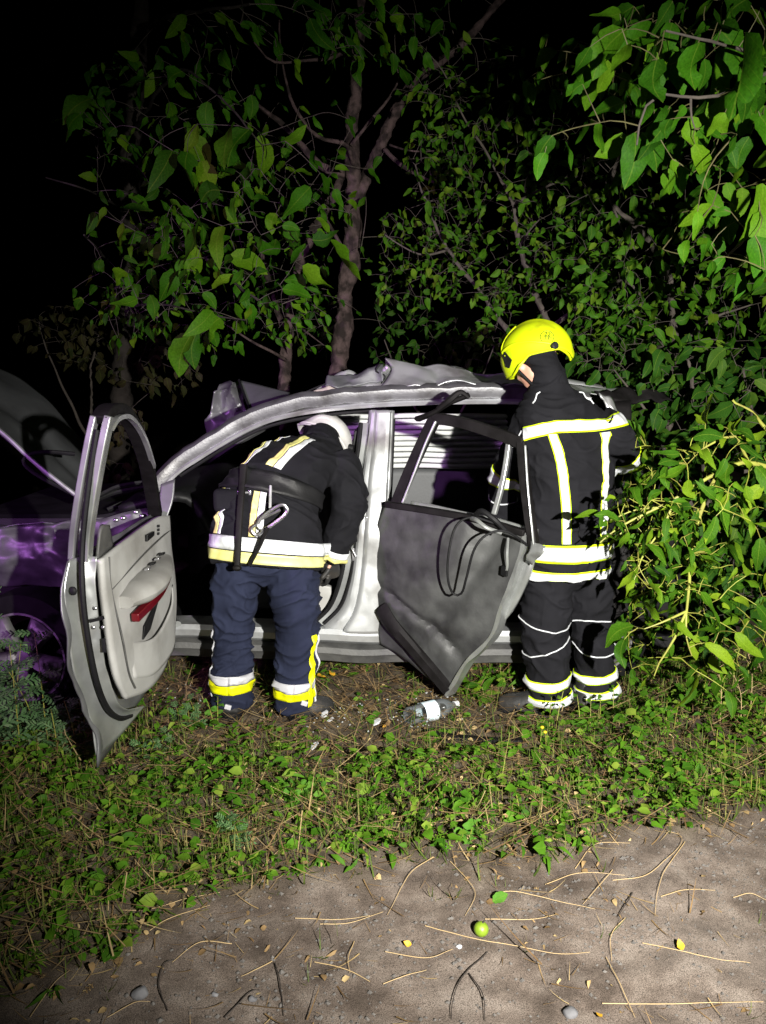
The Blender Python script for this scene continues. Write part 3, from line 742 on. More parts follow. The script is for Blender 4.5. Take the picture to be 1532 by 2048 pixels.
# lining
def li(p, u, v):
    return Vector((0.018 * math.sin(math.pi * v) * math.sin(math.pi * u) ** 0.5 + 0.004 * nz(p, 6), 0, 0))
lin = MB().coons([FD(1.0, 0.93, IN), FD(0.7, 0.945, IN), FD(0.3, 0.95, IN), FD(0.08, 0.92, IN)], [FD(0.86, 0.34, IN + 0.02), FD(0.6, 0.27, IN + 0.02), FD(0.3, 0.26, IN + 0.03), FD(0.12, 0.36, IN + 0.02)],
                 [FD(1.0, 0.93, IN), FD(0.985, 0.7, IN - 0.005), FD(0.955, 0.48, IN), FD(0.86, 0.34, IN + 0.02)], [FD(0.08, 0.92, IN), FD(0.05, 0.75, IN), FD(0.04, 0.55, IN), FD(0.12, 0.36, IN + 0.02)], 34, 34, li)
lin.build('door_lining', M['grey_trim'], fdoor, solid=0.02)
ar = catmull([FD(0.88, 0.735, IN - 0.035), FD(0.7, 0.745, IN - 0.06), FD(0.5, 0.755, IN - 0.055), FD(0.30, 0.765, IN - 0.03)], 30)
MB().tube(ar, [0.04, 0.075, 0.08, 0.07, 0.055, 0.035], 14, flat=0.62).build('armrest', M['grey_trim2'], fdoor)
rs = catmull([FD(0.82, 0.655, IN - 0.046), FD(0.6, 0.675, IN - 0.066), FD(0.42, 0.69, IN - 0.056), FD(0.24, 0.71, IN - 0.03)], 24)
MB().sweep(rs, [(-0.017, -0.012), (0.017, -0.012), (0.017, 0.02), (-0.017, 0.02)], (1, 0, 0)).build('red_reflector_strip', M['red'], fdoor, bevel=0.004)
MB().plate([FD(0.70, 0.525, IN - 0.03), FD(0.68, 0.575, IN - 0.034), FD(0.46, 0.63, IN - 0.034), FD(0.44, 0.62, IN - 0.03), FD(0.60, 0.535, IN - 0.03)], (0.004, 0, 0)).build('grab_recess_shade', M['black_plastic'], fdoor, smooth=False)  # flat black plate in place of the shade inside the recess
MB().coons([FD(0.84, 0.56, IN - 0.012), FD(0.6, 0.50, IN - 0.05), FD(0.3, 0.54, IN - 0.045), FD(0.14, 0.60, IN - 0.012)], [FD(0.80, 0.40, IN - 0.006), FD(0.6, 0.34, IN - 0.018), FD(0.3, 0.34, IN - 0.018), FD(0.18, 0.42, IN - 0.006)], [FD(0.84, 0.56, IN - 0.012), FD(0.80, 0.40, IN - 0.006)], [FD(0.14, 0.60, IN - 0.012), FD(0.18, 0.42, IN - 0.006)], 24, 12).build('door_pocket', M['grey_trim'], fdoor, solid=0.008)
MB().tube(catmull([FD(0.935, 0.925, IN - 0.004), FD(0.93, 0.8, IN - 0.012), FD(0.90, 0.6, IN - 0.022), FD(0.86, 0.45, IN - 0.012), FD(0.80, 0.36, IN)], 30), 0.0035, 6).build('lining_joint', M['rocker'], fdoor)
MB().tube(catmull([FD(0.93, 0.80, IN - 0.014), FD(0.6, 0.845, IN - 0.024), FD(0.3, 0.86, IN - 0.02), FD(0.08, 0.85, IN - 0.002)], 30), 0.003, 6).build('lining_joint', M['rocker'], fdoor)
for k in range(4):
    MB().box(FD(0.62 - 0.07 * k, 0.80 + 0.004 * k, IN - 0.055), 0.02, 0.035, 0.008, Matrix.Rotation(R(-12), 3, 'Y')).build('window_switch', M['black_plastic' if k % 2 else 'steel'], fdoor, bevel=0.002)
MB().plate([FD(0.52, 0.89, IN - 0.012), FD(0.52, 0.92, IN - 0.012), FD(0.42, 0.915, IN - 0.012), FD(0.42, 0.895, IN - 0.012)], (0.012, 0, 0)).build('door_lock_button', M['black_plastic'], fdoor, smooth=False, bevel=0.003)
for k in range(3):
    MB().box(FD(0.33, 0.885 + 0.017 * k, IN - 0.014), 0.008, 0.016, 0.010).build('vent_slot', M['black_plastic'], fdoor, smooth=False)
MB().coons([FD(0.98, 0.95, IN + 0.02), FD(0.95, 1.04, IN + 0.03), FD(0.86, 1.03, IN + 0.03)], [FD(0.98, 0.93, IN + 0.02), FD(0.9, 0.93, IN + 0.02), FD(0.82, 0.94, IN + 0.02)], [FD(0.98, 0.95, IN + 0.02), FD(0.98, 0.93, IN + 0.02)], [FD(0.86, 1.03, IN + 0.03), FD(0.82, 0.94, IN + 0.02)], 12, 8).build('speaker_sail', M['rocker'], fdoor, solid=0.01)
MB().box(FD(1.055, 0.735, -0.09) + Vector((0, -0.025, 0)), 0.05, 0.012, 0.012, Matrix.Rotation(R(-14), 3, 'Y')).build('latch_slot', M['rubber'], fdoor, smooth=False)
for o_, z in ((-0.09, 0.775), (-0.075, 0.705), (-0.108, 0.705)):
    MB().ball(FD(1.058, z, o_) + Vector((0, -0.022, 0)), 0.007, 0.005, 0.007, 8).build('bolt', M['steel'], fdoor)
MB().box(FD(1.052, 0.635, -0.1) + Vector((0, -0.02, 0)), 0.014, 0.006, 0.05).build('type_plate', M['black_plastic'], fdoor, smooth=False)
MB().ball(FD(1.11, 0.85, -0.03) + Vector((0, -0.012, 0)), 0.014, 0.008, 0.016, 10).build('bump_stop', M['rubber'], fdoor)
MB().tube([FD(0.02, 0.6, -0.05), FD(0.02, 0.6, -0.05) + Vector((-0.03, 0.09, 0))], 0.02, 8).build('hinge', M['primer'], fdoor)
MB().tube([FD(0.02, 0.36, -0.05), FD(0.02, 0.36, -0.05) + Vector((-0.03, 0.09, 0))], 0.02, 8).build('hinge', M['primer'], fdoor)

# ---------------------------------------------------------------- rear door, half open, sagging, its skin facing the camera
def DY(px, py):
    return 3.70 - (px - 755) / (1080 - 755) * 0.46 + max(0, 1010 - py) / 190 * 0.10
def D(px, py, off=0.0):
    n = Vector((0.55, 0.83, 0))
    return P(px, py, DY(px, py)) + n * off
def rd(p, u, v):
    n = Vector((-0.55, -0.83, 0))
    b = 0.045 * math.sin(math.pi * u) * math.sin(math.pi * min(1, v * 1.15)) + crease(p, 3.2, 0.012, 3) + 0.4 * crease(p, 8, 0.008, 6)
    vf = lambda d_, w_: max(0, 1 - abs(d_) / w_)
    c = -0.022 * vf(v - 0.58 - 0.2 * u, 0.05) + 0.016 * vf(u - 0.60 - 0.22 * v, 0.16) * max(0, 1 - 1.2 * v) - 0.012 * vf(u - 0.3 + 0.35 * v, 0.12) * v + 0.014 * vf(v - 0.2 + 0.25 * u, 0.08) * u - 0.02 * vf(u - 0.9 + 0.5 * v, 0.1)
    b += 0.0025 * nz(p, 24)
    f = -0.05 * math.exp(-((u - 0.80 + 0.25 * v) / 0.09) ** 2) * max(0, 0.9 - v)
    ed = min(1, 6 * u * (1 - u) + 0.12) * min(1, 8 * v * (1 - v) + 0.2)
    return n * (b * ed + c * ed + f)
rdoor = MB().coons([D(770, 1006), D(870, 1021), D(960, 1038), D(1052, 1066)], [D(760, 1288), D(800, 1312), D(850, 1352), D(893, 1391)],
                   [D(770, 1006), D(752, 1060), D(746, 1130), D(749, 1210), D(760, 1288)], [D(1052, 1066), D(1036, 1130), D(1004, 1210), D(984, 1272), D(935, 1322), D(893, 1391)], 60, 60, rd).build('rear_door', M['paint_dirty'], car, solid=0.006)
rdoor['label'] = 'dented grey rear door hanging askew with scraped skin'
MB().coons([D(800, 1008, 0.10), D(960, 1040, 0.08), D(1064, 1064, 0.04)], [D(790, 1230, 0.10), D(860, 1260, 0.09), D(935, 1290, 0.06)],
           [D(800, 1008, 0.10), D(782, 1130, 0.10), D(790, 1230, 0.10)], [D(1064, 1064, 0.04), D(1056, 1140, 0.045), D(1024, 1210, 0.05), D(984, 1262, 0.05), D(935, 1290, 0.05)], 24, 30,
           lambda p, u, v: Vector((0.55, 0.83, 0)) * (0.02 * nz(p, 7))).build('inner_lining', M['primer'], rdoor, solid=0.02)
MB().sweep(catmull([D(1050, 1068, 0.02), D(1034, 1132, 0.02), D(1003, 1212, 0.02), D(983, 1274, 0.015), D(935, 1324, 0.01), D(896, 1390, 0.0)], 50), lambda t: [(-0.010, -0.02), (0.008 + 0.004 * math.sin(t * 30), -0.025), (0.014, 0.05), (-0.006, 0.07)], (0.55, 0.83, 0)).build('shut_edge', M['primer'], rdoor)
mold = catmull([D(768, 1212, -0.03), D(792, 1244, -0.045), D(830, 1290, -0.04), D(866, 1336, -0.03), D(897, 1380, -0.012)], 40)
MB().sweep(mold, lambda t: [(-0.045 * (1 - 0.55 * t), 0.0), (-0.02, -0.014), (0.02, -0.014), (0.045 * (1 - 0.55 * t), 0.0), (0.03, 0.02), (-0.03, 0.02)], (0.55, 0.83, 0)).build('side_moulding', M['trim_black'], rdoor)
# window frame
def fr(pts, w_, d_, name, m, n=40):
    MB().sweep(catmull([D(x, y, o) for x, y, o in pts], n), [(-w_, -d_), (w_, -d_), (w_, d_), (-w_, d_)], (0.55, 0.83, 0)).build(name, M[m], rdoor, bevel=0.004)
fr([(788, 1010, 0.02), (815, 945, 0.02), (842, 885, 0.02), (868, 832, 0.02)], 0.027, 0.018, 'window_frame', 'trim_black')
fr([(806, 1006, -0.005), (830, 945, -0.005), (852, 888, -0.005), (873, 842, -0.005)], 0.006, 0.008, 'window_channel', 'primer')
fr([(862, 836, 0.02), (920, 846, 0.02), (985, 866, 0.02), (1044, 888, 0.02)], 0.025, 0.02, 'window_frame', 'trim_black')
fr([(1040, 884, 0.02), (1046, 960, 0.02), (1056, 1040, 0.02), (1066, 1100, 0.02)], 0.02, 0.02, 'window_frame', 'trim_black')
fr([(1051, 890, -0.004), (1056, 970, -0.004), (1064, 1050, -0.004), (1068, 1092, -0.004)], 0.005, 0.006, 'window_channel', 'primer')
fr([(1014, 886, 0.02), (1008, 930, 0.02), (998, 980, 0.02), (984, 1030, 0.02)], 0.011, 0.012, 'quarter_light_bar', 'primer')
fr([(772, 1008, 0.0), (870, 1023, 0.0), (960, 1040, 0.0), (1050, 1066, 0.0)], 0.014, 0.018, 'window_seal', 'trim_black')
MB().tube(catmull([D(832, 838, 0.02), D(866, 826, 0.0), D(900, 806, 0.0), D(934, 790, 0.02)], 24), [0.03, 0.024, 0.02, 0.026], 7, flat=0.5).build('bent_frame_end', M['trim_black'], rdoor)
MB().tube(catmull([D(880, 818, -0.02), D(905, 800, -0.03), D(925, 784, -0.02), D(936, 796, 0.01)], 24), [0.012, 0.016, 0.008], 6).build('bent_frame_end', M['trim_black'], rdoor)
# wires torn out of the door
def wire(pts, r_, m='rubber'):
    MB().tube(catmull([D(x, y, o) for x, y, o in pts], 60), r_, 7).build('wire', M[m], rdoor)
wire([(1000, 1046, -0.03), (968, 1026, -0.12), (948, 1040, -0.17), (938, 1090, -0.19), (934, 1140, -0.18), (938, 1172, -0.15), (952, 1172, -0.14), (966, 1140, -0.16), (985, 1085, -0.18), (1004, 1058, -0.16), (1030, 1052, -0.12), (1046, 1070, -0.06), (1054, 1090, 0.0)], 0.0055)
wire([(968, 1028, -0.12), (985, 1030, -0.15), (1004, 1044, -0.15), (1022, 1058, -0.1)], 0.009, 'primer')
wire([(955, 1030, -0.02), (975, 1018, -0.06), (1000, 1034, -0.06), (1015, 1060, -0.02)], 0.012)
wire([(1020, 1075, -0.02), (1026, 1100, -0.06), (1024, 1130, -0.05), (1016, 1142, -0.03)], 0.006, 'primer')
MB().plate([D(1010, 1128, -0.04), D(1024, 1130, -0.05), D(1022, 1150, -0.05), D(1008, 1146, -0.04)], Vector((0.55, 0.83, 0)) * 0.02).build('wire_plug', M['black_plastic'], rdoor, smooth=False, bevel=0.003)
MB().coons([D(1060, 1080, 0.0), D(1086, 1092, 0.0)], [D(1050, 1128, 0.0), D(1066, 1134, 0.0)], [D(1060, 1080, 0.0), D(1050, 1128, 0.0)], [D(1086, 1092, 0.0), D(1066, 1134, 0.0)], 8, 8, rag).build('torn_lining', M['primer'], rdoor, solid=0.006)
# ================================================================== people
class Loft:
    """tube of ellipses through stations (centre, half width vector, half depth vector)"""
    def __init__(s, st, e=1.0):
        s.st, s.e = [(Vector(a), Vector(b), Vector(c)) for a, b, c in st], e
        s.n = len(st) - 1
    def frame(s, v):
        x = min(max(v, 0), 1) * s.n
        i = min(int(x), s.n - 1); t = x - i
        def cr(k):
            g = lambda j: s.st[min(max(j, 0), s.n)][k]
            p0, p1, p2, p3 = g(i - 1), g(i), g(i + 1), g(i + 2)
            return 0.5 * (2 * p1 + (p2 - p0) * t + (2 * p0 - 5 * p1 + 4 * p2 - p3) * t * t + (3 * p1 - p0 - 3 * p2 + p3) * t ** 3)
        return cr(0), cr(1), cr(2)
    def pt(s, u, v):
        c, a, b = s.frame(v)
        cu, su = math.cos(u), math.sin(u)
        if s.e != 1.0:
            cu = math.copysign(abs(cu) ** s.e, cu); su = math.copysign(abs(su) ** s.e, su)
        return c + a * cu + b * su
    def nrm(s, u, v):
        h = 0.01
        d1 = s.pt(u + h, v) - s.pt(u - h, v)
        d2 = s.pt(u, min(1, v + h)) - s.pt(u, max(0, v - h))
        n = d1.cross(d2).normalized()
        c, a, b = s.frame(v)
        return n if n.dot(s.pt(u, v) - c) > 0 else -n
    def mesh(s, mb, nu=32, nv=40):
        rows = [[s.pt(2 * math.pi * k / nu, j / nv) for k in range(nu)] for j in range(nv + 1)]
        o = len(mb.v)
        mb.grid(rows, True)
        mb.f.append(tuple(reversed(range(o, o + nu))))
        mb.f.append(tuple(range(o + nv * nu, o + nv * nu + nu)))
        return mb
def limb(pts, radii, flat=1.0):
    pts = [Vector(p) for p in pts]
    fr = MB().frames(pts)
    return Loft([(p, A * r, B * r * flat) for p, (A, B), r in zip(pts, fr, radii)])
def fold_fn(seed, amp, along):
    """cloth folds running across a direction"""
    al = Vector(along).normalized()
    def f(v, n):
        q = v - al * (v.dot(al) * 0.35)
        wv = v + Vector((nz(v, 3.0, seed + 1), nz(v, 3.0, seed + 2), nz(v, 3.0, seed + 5))) * 0.12
        a = max(0, 1 - abs(nz(wv + al * wv.dot(al) * 1.6, 5.0, seed)) * 3.2) ** 1.6
        d = max(0, 1 - abs(nz(wv + al * wv.dot(al) * 0.8, 9.0, seed + 8)) * 3.4) ** 1.5
        b = nz(v, 22.0, seed + 3)
        c = nz(v, 4.0, seed + 6)
        return amp * (1.15 * a + 0.6 * d + 0.14 * b + 0.8 * c - 0.6)
    return f
class Cloth:
    def __init__(s, name, mb, material, parent, voxel=0.009, fold=None, it=3):
        voxel = 0.0068
        r = remesh(mb, voxel, it, fold)
        s.bvh = BVHTree.FromPolygons([tuple(v) for v in r.v], r.f)
        s.o = r.build(name, material, parent)
    reach = 0.07
    def snap(s, p, n, lift, reach=None):
        reach = reach or s.reach
        hit = s.bvh.ray_cast(p + n * reach, -n, reach * 2.2)
        if hit[0] is None:
            h2 = s.bvh.find_nearest(p)
            return h2[0] + h2[1] * lift if h2[0] is not None else p
        return hit[0] + n * lift
    def patch(s, name, fn, m, lift, nu, nv, parent):
        """fn(i,j in 0..1) -> point, normal ; laid on the cloth"""
        rows = [[s.snap(*fn(i / nu, j / nv), lift) for i in range(nu + 1)] for j in range(nv + 1)]
        return MB().grid(rows).build(name, m, parent, solid=0.0025, off=-1)
def ring_fn(L, v0, v1, u0=0.0, u1=2 * math.pi):
    return lambda i, j: (L.pt(u0 + (u1 - u0) * i, v0 + (v1 - v0) * j), L.nrm(u0 + (u1 - u0) * i, v0 + (v1 - v0) * j))
def hand(mb, wrist, d, palm_n, s=1.0, curl=0.5):
    """palm, four bent fingers of different length and a thumb from the side of the palm"""
    d = Vector(d).normalized(); pn = Vector(palm_n); pn = (pn - d * pn.dot(d)).normalized(); sd = d.cross(pn)
    w_ = Vector(wrist)
    mb.tube([w_ - d * 0.03, w_, w_ + d * 0.05 * s, w_ + d * 0.09 * s], [0.026 * s, 0.03 * s, 0.042 * s, 0.04 * s], 10, flat=0.5)
    for k, (o, l) in enumerate([(-0.03, 0.068), (-0.01, 0.08), (0.011, 0.075), (0.031, 0.058)]):
        b = w_ + d * 0.085 * s + sd * o * s
        p1 = b + (d * 0.9 + pn * 0.35 * curl) * (l * 0.45 * s)
        p2 = p1 + (d * (1 - curl) + pn * curl).normalized() * (l * 0.33 * s)
        p3 = p2 + (d * (0.4 - curl) + pn * (0.4 + curl)).normalized() * (l * 0.25 * s)
        mb.tube([b - d * 0.02, b, p1, p2, p3], [0.0095 * s, 0.0098 * s, 0.009 * s, 0.0082 * s, 0.007 * s], 8)
    t0 = w_ + d * 0.03 * s - sd * 0.034 * s
    t1 = t0 + (d * 0.55 - sd * 0.6 + pn * 0.3).normalized() * 0.035 * s
    t2 = t1 + (d * 0.8 - sd * 0.1 + pn * 0.45).normalized() * 0.03 * s
    mb.tube([t0 - d * 0.01 + sd * 0.01, t0, t1, t2], [0.012 * s, 0.0125 * s, 0.0105 * s, 0.008 * s], 8)
def head_shape(mb, c, f, u, s=1.0):
    """skull, jaw, nose, lips, ears along face direction f and up u"""
    f = Vector(f).normalized(); u = (Vector(u) - f * Vector(u).dot(f)).normalized(); r_ = f.cross(u)
    Mx = Matrix((r_, f, u)).transposed()
    c = Vector(c)
    mb.ball(c + u * 0.03 - f * 0.008, 0.076 * s, 0.096 * s, 0.09 * s, 18, Mx)
    mb.ball(c - u * 0.04 + f * 0.022, 0.06 * s, 0.07 * s, 0.075 * s, 16, Mx)
    mb.ball(c - u * 0.088 + f * 0.055, 0.026 * s, 0.024 * s, 0.022 * s, 10, Mx)
    mb.tube([c + f * 0.082 + u * 0.02, c + f * 0.1 - u * 0.012, c + f * 0.106 - u * 0.026], [0.008, 0.012, 0.014], 8)
    mb.ball(c + f * 0.088 - u * 0.05, 0.024, 0.012, 0.008, 8, Mx)
    mb.ball(c + f * 0.085 - u * 0.062, 0.02, 0.012, 0.007, 8, Mx)
    mb.ball(c + f * 0.082 + u * 0.026 , 0.05, 0.014, 0.01, 8, Mx)
    for sx in (-1, 1):
        mb.ball(c + r_ * (0.076 * sx) - f * 0.008 - u * 0.005, 0.009, 0.02, 0.032, 10, Mx)
        mb.ball(c + r_ * (0.045 * sx) + f * 0.055 - u * 0.02, 0.022, 0.02, 0.02, 8, Mx)
    return Mx
def helmet_points(c, f, u, rx, ry, rz, rim, grow=0.0, nu=56, nv=26, flare=0.0):
    f = Vector(f).normalized(); u = (Vector(u) - f * Vector(u).dot(f)).normalized(); r_ = f.cross(u)
    rows = []
    for j in range(nv + 1):
        row = []
        for k in range(nu):
            a = 2 * math.pi * k / nu            # 0 = face side
            lim = rim(a)
            t = lim * j / nv
            t = max(t, 0.03)
            crest = 0.010 * math.exp(-(math.sin(a) * math.sin(t) / 0.16) ** 2) * max(0, math.cos(t * 0.75))
            fl_ = 1 + flare * max(0, (j / nv - 0.82) / 0.18) ** 2
            d = f * (math.cos(a) * math.sin(t) * (ry + grow) * fl_) + r_ * (math.sin(a) * math.sin(t) * (rx + grow) * fl_) + u * (math.cos(t) * (rz + grow + crest))
            row.append(Vector(c) + d)
        rows.append(row)
    return rows
def boot(pts_foot, pts_shaft, r_shaft, parent):
    mb = MB()
    mb.tube(pts_shaft, r_shaft, 14)
    mb.tube(pts_foot, [0.035, 0.052, 0.055, 0.056, 0.056, 0.048, 0.028], 14, flat=1.0)
    lowest = [Vector((p.x, p.y, 0.016)) for p in [Vector(q) for q in pts_foot]]
    r = remesh(mb, 0.009, 3, lambda v, n: 0.004 * nz(v, 20))
    for v in r.v: v.z = max(v.z, 0.012)
    b = r.build('boot', M['boot'], parent)
    MB().tube([Vector((p.x, p.y, 0.022)) for p in lowest], [0.04, 0.056, 0.058, 0.06, 0.06, 0.052, 0.032], 16, flat=0.36).build('sole', M['rubber'], b)
    return b
def ground_foot(heel, toe, n=7):
    h, t = Vector((heel[0], heel[1], 0.06)), Vector((toe[0], toe[1], 0.045))
    return [h.lerp(t, i / (n - 1)) + Vector((0, 0, 0.012 * math.sin(math.pi * min(1, i / 3.5)))) for i in range(n)]

# ---------------------------------------------------------------- firefighter with the yellow helmet, standing behind the rear door
YB = 3.46
face = Vector((-0.30, 0.95, 0)).normalized(); wid = Vector((face.y, -face.x, 0))
def st(px, py, hw, hd, Y=YB, tilt=0.0):
    return (P(px, py, Y), wid * hw + Vector((0, 0, tilt)), face * hd)
J = Loft([st(1132, 1148, 0.205, 0.15), st(1134, 1085, 0.200, 0.152), st(1138, 1000, 0.200, 0.15), st(1138, 920, 0.215, 0.15), st(1132, 866, 0.222, 0.14),
          st(1122, 826, 0.195, 0.12), st(1110, 794, 0.14, 0.10), st(1102, 772, 0.088, 0.09), st(1092, 742, 0.074, 0.084, YB + 0.01), st(1086, 722, 0.070, 0.08, YB + 0.02)], 0.88)
sl_l = limb([P(1066, 848, 3.45), P(1046, 882, 3.49), P(1016, 930, 3.56), P(1004, 985, 3.62), P(1004, 1035, 3.66)], [0.082, 0.08, 0.07, 0.064, 0.058])
sl_r = limb([P(1196, 848, 3.45), P(1224, 872, 3.46), P(1245, 900, 3.5), P(1242, 925, 3.6), P(1232, 940, 3.72)], [0.092, 0.086, 0.078, 0.07, 0.062])
# body under the clothes: one skin with head and hands
hc, hf, hu = P(1069, 719, 3.47), Vector((-0.84, 0.40, -0.34)), Vector((-0.32, 0.16, 0.93))
mb = MB()
Loft([st(1136, 1150, 0.15, 0.10), st(1138, 1000, 0.14, 0.10), st(1134, 870, 0.16, 0.10), st(1112, 800, 0.10, 0.07), st(1096, 766, 0.055, 0.055), st(1082, 738, 0.052, 0.055)]).mesh(mb, 20, 24)
mb.tube([P(1062, 846, 3.45), P(1016, 930, 3.56), P(1004, 1040, 3.66)], [0.055, 0.045, 0.034], 10)
mb.tube([P(1196, 848, 3.45), P(1245, 900, 3.5), P(1231, 942, 3.74)], [0.055, 0.045, 0.034], 10)
mb.tube([P(1095, 1130, YB), P(1092, 1280, YB), P(1098, 1395, YB)], [0.08, 0.055, 0.04], 10)
mb.tube([P(1178, 1130, 3.5), P(1185, 1280, 3.5), P(1193, 1385, 3.5)], [0.08, 0.055, 0.04], 10)
head_shape(mb, hc, hf, hu)
hand(mb, P(1004, 1046, 3.67), (0, 0.35, -0.95), (0.9, 0.3, 0), 0.7)
hand(mb, P(1230, 944, 3.75), (-0.1, 0.9, -0.4), (-0.5, -0.2, -0.8), 0.7)
person_b = remesh(mb, 0.0075, 2).build('person', M['skin'])
tag(person_b, 'firefighter in black coat and lime yellow helmet, back turned, standing behind the grey rear door', 'person', 'firefighters at the wreck')
mb = MB(); J.mesh(mb); sl_l.mesh(mb, 20, 24); sl_r.mesh(mb, 20, 24)
fold_b = fold_fn(2.0, 0.009, (0.2, 0, 1))
coat = Cloth('coat', mb, M['fire_black'], person_b, 0.0085, fold_b)
L1 = limb([P(1100, 1112, YB), P(1094, 1170, YB), P(1090, 1240, YB), P(1092, 1300, YB), P(1095, 1360, YB), P(1098, 1408, YB)], [0.112, 0.116, 0.108, 0.104, 0.102, 0.104])
L2 = limb([P(1172, 1112, 3.5), P(1178, 1170, 3.5), P(1182, 1240, 3.5), P(1188, 1300, 3.5), P(1192, 1350, 3.5), P(1194, 1396, 3.5)], [0.105, 0.105, 0.092, 0.09, 0.092, 0.096])
mb = MB(); L1.mesh(mb, 24, 30); L2.mesh(mb, 24, 30); mb.ball(P(1134, 1130, 3.48), 0.17, 0.13, 0.12, 18)
trous = Cloth('trousers', mb, M['fire_black'], person_b, 0.0085, fold_fn(5.0, 0.011, (0, 0, 1)))
trous.reach = 0.018
def edged(cl, L, v0, v1, u0, u1, nu=60, edge=0.010, along_u=True, nv=6):
    """white tape with lime edges"""
    b = cl.patch('reflective_band', ring_fn(L, v0, v1, u0, u1), M['lime_band'], 0.004, nu, nv, cl.o)
    return b
def two_tone(cl, fn_out, fn_in, nu, nv, m1, m2, parent):
    cl.patch('band_edge', fn_out, m1, 0.0035, nu, nv, parent)
    cl.patch('reflective_band', fn_in, m2, 0.0062, nu, nv, parent)
def ring2(cl, L, vc, hv, parent, u0=0, u1=2 * math.pi, e=0.24, nu=70):
    two_tone(cl, ring_fn(L, vc - hv, vc + hv, u0, u1), ring_fn(L, vc - hv * (1 - e), vc + hv * (1 - e), u0, u1), nu, 6, M['lime_band'], M['silver_band'], parent)
def strip2(cl, L, uc, hu_, v0, v1, parent, e=0.22, nv=44):
    two_tone(cl, lambda i, j: (L.pt(uc(j) + hu_ * (2 * i - 1), v0 + (v1 - v0) * j), L.nrm(uc(j) + hu_ * (2 * i - 1), v0 + (v1 - v0) * j)),
             lambda i, j: (L.pt(uc(j) + hu_ * (1 - e) * (2 * i - 1), v0 + (v1 - v0) * j), L.nrm(uc(j), v0 + (v1 - v0) * j)), 6, nv, M['lime_band'], M['silver_band'], parent)
# v on the coat: 0 hem, about 0.5 the shoulder blades
ring2(coat, J, 0.018, 0.026, coat.o)
ring2(coat, J, 0.098, 0.026, coat.o)
def chest(h):
    def g(i, j):
        u = 3.30 + 2.82 * i
        v = 0.482 + 0.012 * math.cos(u - 5.2) - 0.03 * max(0, 1 - i * 3) + h * (2 * j - 1)
        return J.pt(u, v), J.nrm(u, v)
    return g
two_tone(coat, chest(0.032), chest(0.0245), 60, 6, M['lime_band'], M['silver_band'], coat.o)
strip2(coat, J, lambda j: 4.32 - 0.20 * j, 0.115, 0.128, 0.452, coat.o)
strip2(coat, J, lambda j: 5.16 - 0.02 * j, 0.110, 0.128, 0.452, coat.o)
ring2(coat, sl_l, 0.60, 0.055, coat.o, nu=40)
ring2(coat, sl_r, 0.60, 0.075, coat.o, nu=40)
def piping(cl, fn, parent, n=40, r_=0.0032, m='silver_band'):
    pts = [cl.snap(*fn(i / n), 0.002) for i in range(n + 1)]
    MB().tube(pts, r_, 6).build('piping', M[m], parent)
piping(coat, lambda t: (J.pt(3.75 - 0.1 * t, 0.72 - 0.10 * t), J.nrm(3.75 - 0.1 * t, 0.72 - 0.10 * t)), coat.o)
piping(coat, lambda t: (J.pt(5.75 + 0.1 * t, 0.72 - 0.10 * t), J.nrm(5.75 + 0.1 * t, 0.72 - 0.10 * t)), coat.o)
piping(coat, lambda t: (sl_l.pt(2 * math.pi * t, 0.80), sl_l.nrm(2 * math.pi * t, 0.80)), coat.o)
piping(coat, lambda t: (sl_l.pt(3.4 , 0.05 + 0.22 * t), sl_l.nrm(3.4, 0.05 + 0.22 * t)), coat.o)
for L, a in ((L1, 0.80), (L2, 0.79)):
    ring2(trous, L, a - 0.005, 0.034, trous.o, nu=50)
    ring2(trous, L, a + 0.115, 0.034, trous.o, nu=50)
for L, s in ((L1, 1), (L2, -1)):
    piping(trous, lambda t: (L.pt(2 * math.pi * t, 0.40 + 0.035 * math.sin(2 * math.pi * t + s)), L.nrm(2 * math.pi * t, 0.42)), trous.o, 60)
    piping(trous, lambda t: (L.pt(2 * math.pi * t, 0.56 + 0.05 * math.sin(2 * math.pi * t + s + 2)), L.nrm(2 * math.pi * t, 0.56)), trous.o, 60)
boot(ground_foot((0.79, 3.43), (0.55, 3.50)), [Vector((0.745, 3.455, 0.05)), Vector((0.735, 3.46, 0.12)), P(1098, 1395, YB)], [0.058, 0.066, 0.074], person_b)
boot(ground_foot((0.955, 3.44), (0.90, 3.68)), [Vector((0.95, 3.48, 0.05)), Vector((0.95, 3.49, 0.12)), P(1194, 1385, 3.5)], [0.058, 0.064, 0.07], person_b)
mb = MB(); hand(mb, P(1004, 1046, 3.67), (0, 0.35, -0.95), (0.9, 0.3, 0), 1.14)
remesh(mb, 0.0055, 2).build('glove', M['glove'], person_b)
mb = MB(); hand(mb, P(1230, 944, 3.75), (-0.1, 0.9, -0.4), (-0.5, -0.2, -0.8), 1.14)
mb.tube([P(1233, 940, 3.70), P(1230, 944, 3.78)], [0.06, 0.05], 12)
remesh(mb, 0.0055, 2).build('glove', M['glove'], person_b)
# hood between coat and helmet
mb = MB()
Loft([st(1100, 768, 0.086, 0.088), st(1088, 738, 0.078, 0.086, 3.46), st(1074, 722, 0.090, 0.094, 3.46), st(1070, 704, 0.088, 0.09, 3.465), st(1070, 690, 0.08, 0.088, 3.47)]).mesh(mb, 28, 20)
remesh(mb, 0.008, 3, fold_fn(9, 0.004, (0, 0, 1))).build('neck_hood', M['fire_black'], person_b)
